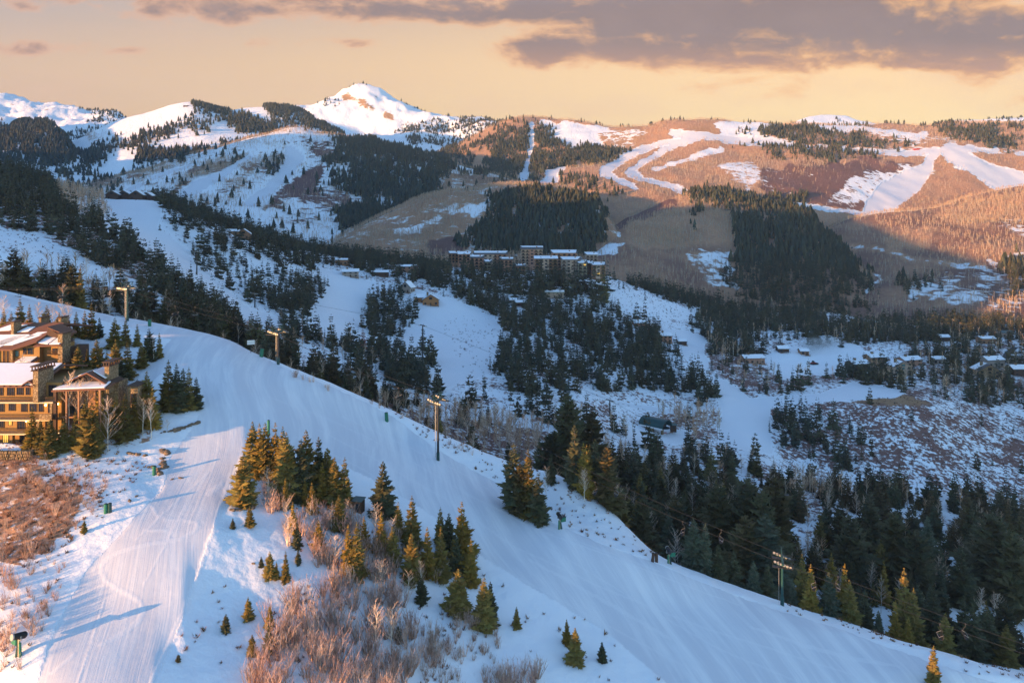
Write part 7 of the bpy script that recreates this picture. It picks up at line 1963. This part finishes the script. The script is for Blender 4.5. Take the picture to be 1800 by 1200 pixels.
# right edge of the wide run
for xb, yb, yt, kd, w, lab in (
        (903, 894, 778, S[5], 1.0, 'tall shaded spruce, left of the clump at the bend of the wide run'),
        (928, 906, 788, S[0], .95, 'tall shaded spruce in the middle of the clump at the bend of the wide run'),
        (914, 904, 815, P[2], .8, 'brownish spruce at the front of the clump at the bend of the wide run'),
        (946, 915, 830, S[5], 1.0, 'dark open spruce, right of the clump at the bend of the wide run'),
        (968, 846, 800, S[4], 1.1, 'dark spruce behind the clump at the bend of the wide run'),
        (1176, 978, 899, S[6], 1.25, 'grey-green spruce behind the snow gun on the far edge of the wide run')):
    con(xb, yb, yt, kd, lab, w)
for xb, yt, dd, kd, w, lab in (
        (1219, 909, 178, S[6], 1.15, 'big grey-green spruce on the far edge of the run, left of the gold tipped one'),
        (1240, 918, 176, S[6], .8, 'slim spruce with a glowing gold tip at the far edge of the wide run'),
        (1262, 955, 176, S[4], 1.1, 'dark low spruce right of the gold tipped slim one'),
        (1290, 965, 178, S[4], 1.1, 'dark spruce below a chair, between the gold tipped one and the lift tower'),
        (1325, 985, 176, S[6], 1.1, 'grey-green spruce second left of the lift tower at the right'),
        (1350, 990, 176, S[4], 1.1, 'dark spruce directly left of the lift tower at the right'),
        (1394, 1020, 176, S[6], 1.0, 'low spruce directly right of the lift tower at the right'),
        (1410, 972, 180, S[0], 1.0, 'dark green spruce behind the lift tower at the right'),
        (1425, 989, 174, S[2], 1.0, 'gold tipped spruce behind the left of two chairs at the right'),
        (1457, 1004, 174, S[6], 1.2, 'broad grey-green spruce between two chairs at the right'),
        (1485, 988, 177, S[2], .9, 'tallest gold tipped spruce behind the right of two chairs'),
        (1493, 1017, 173, S[1], 1.05, 'broad gold tipped spruce in front of the tallest one at the right'),
        (1520, 1035, 180, S[4], 1.1, 'dark spruce right of the gold tipped group at the right'),
        (1544, 1071, 171, S[6], 1.1, 'little grey spruce standing on the snow edge at the right'),
        (1574, 1053, 173, S[2], .9, 'narrow spruce under the cables at the right'),
        (1589, 996, 178, S[0], 1.0, 'tall gold topped spruce under the cables at the right'),
        (1606, 1031, 175, S[0], 1.0, 'shaded spruce right of the tall gold topped one under the cables'),
        (1596, 1081, 171, S[2], 1.2, 'small olive spruce at the feet of the tall gold topped one'),
        (1662, 1075, 170, S[1], 1.0, 'sunlit spruce beside the lowest chair at the right'),
        (1710, 1060, 184, S[4], 1.1, 'dark spruce right of the lowest chair'),
        (1640, 1030, 186, S[4], 1.1, 'dark spruce between the two lowest gold topped ones'),
        (1740, 1070, 186, S[4], 1.1, 'dark spruce near the right edge under the cables'),
        (1770, 1095, 182, S[1], 1.1, 'olive spruce at the right edge under the cables'),
        (998, 690, 268, P[0], 1.0, 'huge brown-green fir towering behind the bend of the wide run'),
        (1042, 722, 272, P[2], 1.0, 'large brown-green fir right of the huge one behind the bend'),
        (970, 758, 262, P[1], .9, 'broad dark fir left of the huge one behind the bend'),
        (1262, 850, 226, P[0], 1.1, 'large brown-green fir behind the slim gold tipped spruce'),
        (1312, 842, 228, P[1], 1.0, 'largest brown-green fir in the wood left of the right lift tower'),
        (1340, 860, 222, P[0], 1.0, 'large ragged fir behind the right lift tower'),
        (1362, 838, 240, P[2], 1.0, 'ragged brown fir at the right of the large group above the lift tower'),
        (1310, 905, 208, P[2], 1.0, 'grey-brown fir in front of the largest fir left of the lift tower'),
        (1345, 900, 206, S[6], 1.5, 'pale green broad spruce in front of the large ragged fir'),
        (1495, 905, 236, P[1], 1.0, 'big round brown fir above the two chairs at the right'),
        (1572, 898, 240, P[0], 1.1, 'very wide brown-green fir in the wood at the right'),
        (1610, 930, 232, P[1], .9, 'dark wide fir right of the very wide one in the wood'),
        (1630, 905, 262, S[6], 1.1, 'blue-grey spruce rising above the wood at the right'),
        (1745, 900, 250, P[1], 1.1, 'broad dark fir in the wood at the right edge'),
        (1780, 930, 240, P[0], 1.0, 'broad brown fir touching the right edge of the wood'),
        (1690, 960, 236, S[4], 1.2, 'dark spruce in the gully wood beside the broad firs')):
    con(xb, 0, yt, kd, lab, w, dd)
for xb, yb, yt, k, w, lab in (
        (660, 1150, 1062, 0, 1.3, 'pale bare birch glowing pink in the brush, left of a pair'),
        (688, 1150, 1066, 2, 1.2, 'pale bare birch glowing pink in the brush, right of a pair'),
        (506, 960, 905, 2, 1.2, 'crooked white birch at the left end of the thicket'),
        (503, 920, 880, 2, 1.3, 'small white birch under the low golden fir'),
        (545, 930, 882, 0, 1.2, 'golden bare birch at the top of the thicket'),
        (582, 935, 888, 2, 1.3, 'crooked golden birch in the middle of the thicket'),
        (610, 915, 876, 0, 1.3, 'golden birch left of the dark wooden hut'),
        (660, 950, 885, 1, 1.4, 'pink bare birch under the lone dark fir'),
        (690, 965, 910, 1, 1.4, 'pale bare birch between golden firs of the thicket'),
        (470, 885, 822, 4, 1.4, 'brown bare tree inside the upper clump of firs'),
        (588, 1000, 940, 0, 1.3, 'grey bare birch in the lower middle of the thicket'),
        (718, 1055, 1005, 2, 1.2, 'forked white birch under the skirted fir'),
        (640, 1015, 975, 1, 1.5, 'bare birch right of the twin golden firs'),
        (670, 1040, 985, 2, 1.4, 'spreading bare birch in front of the thicket'),
        (741, 1040, 985, 3, 1.0, 'thin bare stem beside the yellowing fir'),
        (1635, 1196, 1150, 3, .8, 'thin dead stem beside the lone narrow spruce at the bottom right'),
        (960, 880, 820, 0, 1.0, 'pale aspen at the bend of the wide run')):
    asp(xb, yb, yt, k, lab, w)

# dead rust-coloured trees
M_RUST = veg_mat('rust_needles', 0.2)
RUST = (conifer(700, 16, 7, .2, .9, 1, .3, .06, (.22, .07, .04), .8).mesh('crown', M_RUST, .5), SPRUCE[0][1])
con(1404, 0, 850, RUST, 'dead rust red spruce among grey aspens in the gully', .8, 295)
p_ = GROUND.at(638, 612, 300); t_ = conifer_tree(p_, 11, RUST, 'conifer_tree', wide=1.6, rng=R_)
tag(t_, 'broad dead tree with rusty orange needles beside the dark grove on the bowl', 'conifer')

# ------------------------------------------------------------------ brush of the thicket, each bush a thing
def brush(n, poly, hr, label, group, dmax=262, thinout=0.0):
    pts = np.array(poly, float); x0, y0 = pts.min(0); x1, y1 = pts.max(0); k = 0
    while k < n:
        x, y = R_.uniform(x0, x1), R_.uniform(y0, y1)
        if not inpoly(np.array([x]), np.array([y]), poly)[0]: continue
        p = GROUND.at(x, y)
        o = link('bare_shrub', SHRUB[R_.randrange(4)], None, (p.x, p.y, p.z - .05), (0, 0, R_.uniform(0, 6.28)))
        h = R_.uniform(*hr); o.scale = (h * R_.uniform(.8, 1.25), h * R_.uniform(.8, 1.25), h)
        tag(o, label, 'shrub', group); k += 1


brush(104, [(455, 1110), (520, 1050), (600, 1015), (680, 1035), (730, 1080), (760, 1150), (700, 1225), (430, 1225), (440, 1170)], (3.0, 5.0),
      'bare pinkish oak bush in the dense brush at the bottom of the picture', 'oak brush at the bottom')
brush(26, [(720, 1120), (800, 1080), (860, 1110), (830, 1160), (740, 1180)], (1.6, 2.8), 'low bare oak bush at the thin right end of the brush', 'oak brush at the right end')
brush(16, [(860, 1190), (940, 1180), (965, 1230), (860, 1235)], (3.0, 4.2), 'bare red-brown oak bush at the bottom edge right of the brush', 'oak bushes at the bottom edge')
brush(44, [(500, 930), (560, 900), (620, 910), (640, 960), (700, 985), (690, 1030), (600, 1005), (540, 985), (505, 960)], (2.6, 4.4),
      'bare brown bush of the thicket below the upper fir clump', 'bushes of the birch thicket')
brush(24, [(640, 920), (720, 940), (760, 985), (800, 1010), (740, 1030), (680, 980)], (2.4, 4.0), 'bare brown bush among the firs of the lower grove', 'bushes of the lower grove')
brush(12, [(440, 860), (500, 870), (520, 905), (470, 905)], (2.5, 4.0), 'bare grey-brown bush under the upper fir clump', 'bushes under the upper clump')
brush(26, [(0, 1010), (40, 1000), (110, 1040), (70, 1110), (40, 1180), (0, 1180)], (1.2, 2.6), 'thin bare bush on the sunlit snow bank at the left edge', 'bushes on the left bank')
brush(40, [(0, 820), (100, 810), (150, 850), (150, 920), (70, 980), (0, 1000)], (1.3, 2.2), 'golden brown bush on the brushy bank below the lodge', 'bushes below the lodge')
brush(14, [(640, 704), (700, 735), (770, 775), (850, 812), (850, 802), (770, 768), (650, 700)], (.8, 1.8), 'dark bare bush along the crest of the wide run', 'bushes along the crest')
brush(10, [(500, 650), (600, 688), (590, 692), (490, 655)], (1.2, 2.2), 'dark bare bush along the crest near the second lift tower', 'bushes near the second tower')

# ------------------------------------------------------------------ everything that grows beyond, by the density of the land cover
CONS = []        # x, y, z, height, sheet
for nm, s in SHEETS.items():
    p = s.scatter('con', rng, 1.0)
    if nm == 'ground':
        h = rng.uniform(7, 16.5, len(p)) * np.where(rng.rand(len(p)) < .3, rng.uniform(.35, .8, len(p)), 1.0)
    else:
        h = rng.uniform(9, 17, len(p)) * np.where(rng.rand(len(p)) < .2, .65, 1.0)
        if nm in ('summit', 'far_left', 'far_right'): h *= .85
    CONS.append(np.column_stack([p, h, np.full(len(p), list(SHEETS).index(nm))]))
CONS = np.concatenate(CONS)
# a fringe of trees along the far ridges
fr = []
for nm, row, x0, x1, n in (('skyline', 3, 780, 1830, 300), ('summit', 2, 700, 940, 60), ('summit', 2, 540, 660, 14), ('far_left', 2, 130, 215, 50), ('dome', 2, 340, 560, 50), ('far_right', 2, 1680, 1800, 36)):
    s = SHEETS[nm]
    for k in range(n):
        x = R_.uniform(x0, x1)
        if fbm(np.array([x / 22.0]), np.array([row * 3.0 + len(nm)]), 2)[0] < 0.02: continue
        d, z = s.prof(x); q = YH - F * z / d; i = int(np.argmin(q)); i = max(0, min(len(d) - 1, i - R_.randrange(0, 3)))
        fr.append(((x - CX) / F * d[i], d[i], z[i], R_.uniform(6, 14), list(SHEETS).index(nm)))
CONS = np.concatenate([CONS, np.array(fr)])
ASPS = []
for nm, s in SHEETS.items():
    p = s.scatter('asp', rng, 1.0 if nm == 'ground' else (2.6 if nm in ('round', 'spur', 'ridge', 'brown') else 1.7))
    ASPS.append(np.column_stack([p, rng.uniform(7, 12, len(p)) * (1.0 if nm == 'ground' else .72), np.full(len(p), list(SHEETS).index(nm))]))
ASPS = np.concatenate(ASPS)
if TREES:
    tp = np.array(TREES)
    for arr in ('CONS', 'ASPS'):
        a = globals()[arr]; near = a[:, 1] < 300; keep = np.ones(len(a), bool)
        idx = np.where(near)[0]
        if len(idx):
            dmin = np.min(np.hypot(a[idx, 0][:, None] - tp[:, 0], a[idx, 1][:, None] - tp[:, 1]), axis=1)
            keep[idx[dmin < 2.2]] = False
        globals()[arr] = a[keep]


# ------------------------------------------------------------------ sort the scattered growth into single trees and far woods
if KEEPOUT:
    ko = np.array(KEEPOUT)
    for nm_ in ('CONS', 'ASPS'):
        a = globals()[nm_]; idx = np.where(a[:, 1] < 900)[0]
        dd_ = np.hypot(a[idx, 0][:, None] - ko[:, 0], a[idx, 1][:, None] - ko[:, 1]) - ko[:, 2]
        keep = np.ones(len(a), bool); keep[idx[dd_.min(1) < 0]] = False
        globals()[nm_] = a[keep]
    # and nothing tall directly in front of the buildings one sees in the photograph
    for nm_ in ('CONS', 'ASPS'):
        a = globals()[nm_]; az = a[:, 0] / a[:, 1]; keep = np.ones(len(a), bool)
        for kx, ky, kr in KEEPOUT:
            if ky < 420: continue
            m = (np.abs(az - kx / ky) < kr * .5 / ky) & (a[:, 1] < ky) & (a[:, 1] > ky - 22)
            keep &= ~m
        globals()[nm_] = a[keep]

for nm_ in ('CONS', 'ASPS'):          # leave out what stands wholly behind a ridge or far outside the view
    a = globals()[nm_]
    keep = np.abs(a[:, 0] / a[:, 1]) < 0.80
    keep &= horizon_ok(a[:, :3] + np.array([0, 0, 1.0]) * a[:, 3:4], 8.0)
    print(nm_, len(a), keep.sum(), 'by sheet', np.bincount(a[keep][:, 4].astype(int)), flush=True)
    globals()[nm_] = a[keep]

ZONES = [   # in photograph pixels of the foot: x0, x1, y0, y1, where the tree stands
    (-400, 470, 300, 470, 'in the dark band of wood on the left hillside', 'conifers of the left hillside band'),
    (-400, 250, 440, 600, 'in the strip of wood behind the chairs at the left', 'conifers behind the left chairs'),
    (250, 480, 470, 640, 'in the strip of wood left of the sign', 'conifers left of the sign'),
    (480, 660, 560, 730, 'in the dark wood behind the second lift tower', 'conifers behind the second tower'),
    (660, 880, 560, 800, 'behind the crest between the second and third lift tower', 'conifers between the second and third tower'),
    (880, 1000, 560, 860, 'in the hollow behind the bend of the wide run', 'conifers behind the bend'),
    (1000, 1200, 760, 1010, 'in the dark wood right of the bend of the wide run', 'conifers right of the bend'),
    (1200, 1380, 780, 1080, 'in the dark wood left of the teal lift tower', 'conifers left of the teal tower'),
    (1380, 1560, 780, 1120, 'in the gully wood behind the teal lift tower', 'conifers behind the teal tower'),
    (1560, 2100, 780, 1200, 'in the gully wood at the lower right', 'conifers of the lower right gully'),
    (1000, 1400, 560, 790, 'on the valley slope around the lift station', 'conifers around the lift station'),
    (1400, 2100, 560, 790, 'on the brushy slope below the street of houses', 'conifers of the brushy slope'),
]


def zone(x, y):
    for a in ZONES:
        if a[0] <= x <= a[1] and a[2] <= y <= a[3]: return a
    return (0, 0, 0, 0, 'in the middle of the valley', 'conifers of the valley')


def split(arr, n):
    d = arr[:, 1]; sz = F * arr[:, 3] / d
    px = CX + F * arr[:, 0] / d
    cand = np.argsort(-sz)[:2600]
    cand = cand[(px[cand] > 0) & (px[cand] < 1800)]
    tops = np.column_stack([arr[cand, 0], arr[cand, 1], arr[cand, 2] + arr[cand, 3] * .6])
    ok = horizon_ok(tops)
    pick = cand[ok][:n]
    m = np.ones(len(arr), bool); m[pick] = False
    return arr[pick], arr[m]


for q, (px_, py_) in enumerate(VILLAGE_PINES):
    p = GROUND.on(px_, 668 - (q % 5) * 9)
    CONS = np.concatenate([CONS, [[p.x, p.y, p.z - .3, max(8.0, ztop(py_, p.y) - p.z), 0]]])
n_con = sum(1 for o in SC.objects if o.parent is None and o.name.startswith('conifer_tree'))
one, rest = split(CONS, max(0, 298 - n_con))
for x, y, z, h, sh in one:
    px, py = CX + F * x / y, YH - F * z / y
    a = zone(px, py); kd = MIDM[R_.randrange(len(MIDM))] if y > 270 else R_.choice((S[4], S[5], S[0], S[1], S[6], S[7], P[2], P[0], P[1]))
    big = h > 12.5; small = h < 8
    t = conifer_tree((x, y, z - .2), h, kd, 'conifer_tree', wide=R_.uniform(.95, 1.3), rng=R_)
    size = 'tall' if big else ('low' if small else 'dark')
    tag(t, size + ' shaded conifer ' + a[4], 'conifer', size + ' ' + a[5])
far = Stuff()
sel = lambda lo, hi: rest[(rest[:, 1] >= lo) & (rest[:, 1] < hi)]
PR_A = [(t.arrays()) for t, b in MIDC]
PR_B = [conifer(800 + k, 11, 6, (.17, .20, .14, .24, .18, .15)[k], .95, 0, .42, .05, (WOOD, WOODB, WOOD, WOODB, WOOD, WOODB)[k], (.8, .65, .8, .5, .6, .7)[k], .5).arrays() for k in range(6)]
PR_C = [low_conifer(820 + k, 4, 5, (.20, .17, .23, .18)[k], (WOOD, WOODB, WOOD, WOOD)[k]).arrays() for k in range(4)]
TR = Tris(); TR.cone((0, 0, -.05), (0, 0, .4), .018, .010, (.13, .09, .065), 3); TRA = TR.arrays()
for lo, hi, pr, wd in ((0, 330, PR_A, 1.15), (330, 900, PR_B, 1.15), (900, 9000, PR_C, 1.3)):
    s_ = sel(lo, hi)
    k_ = rng.randint(0, len(pr), len(s_))
    for k in range(len(pr)):
        q = s_[k_ == k]
        if len(q):
            w_ = wd * rng.uniform(.85, 1.25, len(q))
            far.add(pr[k], q[:, :3], q[:, 3], w_, rng, .5)
    if lo < 500 and len(s_): far.add(TRA, s_[:, :3], s_[:, 3], np.ones(len(s_)), rng, .2)
far.build('conifer_forest', M_CON, 'dark conifer woods covering the hillsides farther off', 'forest')

n_asp = sum(1 for o in SC.objects if o.parent is None and o.name.startswith('bare_tree'))
one_a, rest_a = split(ASPS, max(0, 150 - n_asp))
AZ = [(-400, 500, 'behind the chairs at the left', 'aspens at the left'), (500, 900, 'in the grey stand behind the tall dark lift tower', 'aspens behind the tall tower'), (900, 1150, 'in the grey stand right of the bend of the wide run', 'aspens right of the bend'), (1150, 1420, 'among the dark wood left of the teal lift tower', 'aspens left of the teal tower'), (1420, 2100, 'in the gully at the lower right', 'aspens of the lower right gully')]
for x, y, z, h, sh in one_a:
    px = CX + F * x / y
    a = [q for q in AZ if q[0] <= px <= q[1]][0]
    t = bare_aspen((x, y, z - .2), h, ASPEN[R_.randrange(5)], rng=R_)
    tag(t, 'pale bare aspen ' + a[2], 'bare tree', a[3])
fa = Stuff()
def stick(seed, nb, w):
    R = random.Random(seed); T = Tris(); T.cone((0, 0, -.02), (0, 0, .95), .014 * w, .004 * w, (.50, .44, .37), 3)
    for b in range(nb):
        t = R.uniform(.25, .9); az = R.uniform(0, 6.28); L = .34 * (1.15 - t) + .05
        e = (math.cos(az) * L * .7, math.sin(az) * L * .7, t + L * .95); sx, sy = -math.sin(az) * .012 * w, math.cos(az) * .012 * w
        g = R.uniform(.75, 1.2); T.tri((sx, sy, t), (-sx, -sy, t - .02), e, (.60 * g, .40 * g, .26 * g))
    return T.arrays()


for lo, hi, pr in ((0, 520, [stick(900 + k, 22, .75) for k in range(3)]), (520, 9000, [stick(910 + k, 10, 1.5) for k in range(3)])):
    s_ = rest_a[(rest_a[:, 1] >= lo) & (rest_a[:, 1] < hi)]; k_ = rng.randint(0, len(pr), len(s_))
    for k in range(len(pr)):
        q = s_[k_ == k]; fa.add(pr[k], q[:, :3], q[:, 3], rng.uniform(.9, 1.3, len(q)), rng, .4)
fa.build('aspen_woods', M_TWIG, 'pale leafless aspen and scrub woods covering the far hillsides', 'forest')

# low brush on the ground
br = Stuff()
pts = GROUND.scatter('shr', rng, 1.6, (0, 262))
print('brush near', len(pts), flush=True)
pts2 = GROUND.scatter('shr', rng, 0.40, (262, 1e9))
print('brush far', len(pts2), flush=True)
pts = np.concatenate([pts, pts2])
print('con', len(CONS), 'asp', len(ASPS), flush=True)
dist = pts[:, 1]
for k in range(4):
    pr = tuft(950 + k, 16, ((0.30, 0.17, 0.08), (0.22, 0.12, 0.075), (0.27, 0.175, 0.10), (0.17, 0.10, 0.085))[k]).arrays()
    q = pts[(np.arange(len(pts)) % 4) == k]
    q = q[horizon_ok(q + np.array([0, 0, 1.2]), 4.0)]
    for far_, n_, lo, hi in ((False, 16, .35, .95), (True, 7, .7, 1.8)):
        pr = tuft(950 + k + 10 * far_, n_, ((0.34, 0.165, 0.07), (0.25, 0.12, 0.065), (0.30, 0.175, 0.09), (0.20, 0.10, 0.07))[k] if not far_ else ((0.20, 0.125, 0.10), (0.16, 0.10, 0.09), (0.22, 0.14, 0.11), (0.13, 0.085, 0.08))[k]).arrays()
        w = q[(q[:, 1] >= 262) == far_]
        br.add(pr, w, rng.uniform(lo, hi, len(w)), rng.uniform(.9, 1.5, len(w)), rng, .5)
br.build('low_brush', M_TWIG, 'low brown sage and oak brush poking through the snow', 'brush')

# mist from the snow making on the field
def mist():
    p = GROUND.at(1440, 618)
    me = bpy.data.meshes.new('snow_mist'); import bmesh
    bm = bmesh.new(); bmesh.ops.create_icosphere(bm, subdivisions=3, radius=1.0)
    bm.to_mesh(me); bm.free()
    m = bpy.data.materials.new('snow_mist'); m.use_nodes = True; N = Nodes(m.node_tree)
    N.n.remove(N.n['Principled BSDF']); v = N.n.new('ShaderNodeVolumePrincipled'); v.inputs['Color'].default_value = (.9, .92, .95, 1)
    tcn = N.n.new('ShaderNodeTexCoord'); ln = N.n.new('ShaderNodeVectorMath'); ln.operation = 'LENGTH'; N.l.new(tcn.outputs['Object'], ln.inputs[0])
    n = N.noise(tcn.outputs['Object'], 1.6, 4, .6)
    dn = N.math('MULTIPLY', N.smooth(ln.outputs['Value'], .25, .95, 1.0, 0.0), N.smooth(n, .38, .68))
    N.l.new(N.math('MULTIPLY', dn, 0.22), v.inputs['Density'])
    N.l.new(v.outputs[0], N.n['Material Output'].inputs['Volume'])
    me.materials.append(m)
    o = link('snow_mist', me, None, (p.x, p.y, p.z + 6), (0, 0, .2), (24, 9, 7)); tag(o, 'pale drifting mist of snow making over the snow field', 'mist', kind='stuff')


mist()


def thicket_rest():
    st = Stuff(); prs = [shrub(970 + k, 12, 6, ((0.54, 0.36, 0.27), (0.44, 0.27, 0.20), (0.56, 0.39, 0.30))[k]).arrays() for k in range(3)]
    for poly, n, lo, hi in (([(440, 1130), (520, 1050), (600, 1012), (690, 1030), (770, 1090), (780, 1160), (720, 1230), (430, 1230)], 75, 2.2, 4.4),
                            ([(490, 930), (560, 895), (650, 920), (720, 985), (700, 1035), (600, 1010), (540, 990)], 60, 2.2, 4.0),
                            ([(700, 1130), (800, 1070), (880, 1110), (900, 1190), (820, 1230), (720, 1220)], 70, 1.0, 2.2),
                            ([(0, 1000), (60, 985), (130, 960), (100, 1060), (40, 1170), (0, 1180)], 40, .8, 1.8),
                            ([(-20, 800), (120, 800), (190, 850), (160, 910), (80, 980), (-20, 1000)], 260, .9, 1.9)):
        P_ = np.array(poly, float); pts_ = []
        while len(pts_) < n:
            x, y = rng.uniform(P_[:, 0].min(), P_[:, 0].max()), rng.uniform(P_[:, 1].min(), P_[:, 1].max())
            if inpoly(np.array([x]), np.array([y]), poly)[0]: pts_.append(GROUND.at(x, y)[:])
        pts_ = np.array(pts_); kk = rng.randint(0, 3, n)
        for k in range(3):
            q = pts_[kk == k]; st.add(prs[k], q, rng.uniform(lo, hi, len(q)), rng.uniform(.8, 1.2, len(q)), rng, .4)
    st.build('bare_brush', M_TWIG, 'smaller bare bushes filling the thickets in the foreground', 'brush')


thicket_rest()

# ------------------------------------------------------------------ the evening air
def haze():
    m = bpy.data.materials.new('haze'); m.use_nodes = True; N = Nodes(m.node_tree)
    N.n.remove(N.n['Principled BSDF'])
    v = N.n.new('ShaderNodeVolumePrincipled'); v.inputs['Color'].default_value = (.42, .66, 1.0, 1); v.inputs['Density'].default_value = HAZE; v.inputs['Anisotropy'].default_value = 0.1
    N.l.new(v.outputs[0], N.n['Material Output'].inputs['Volume'])
    me = MB().box(-3400, 3100, -1500, 4200, -260, 640).mesh('haze', m)
    o = link('haze', me); o['kind'] = 'stuff'


HAZE = 0.000055
haze()
print('trees', len(CONS), 'aspens', len(ASPS), 'single', len(one), n_con, 'brush', len(pts), 'far verts', sum(len(a) for a in far.v), sum(len(a) for a in fa.v))
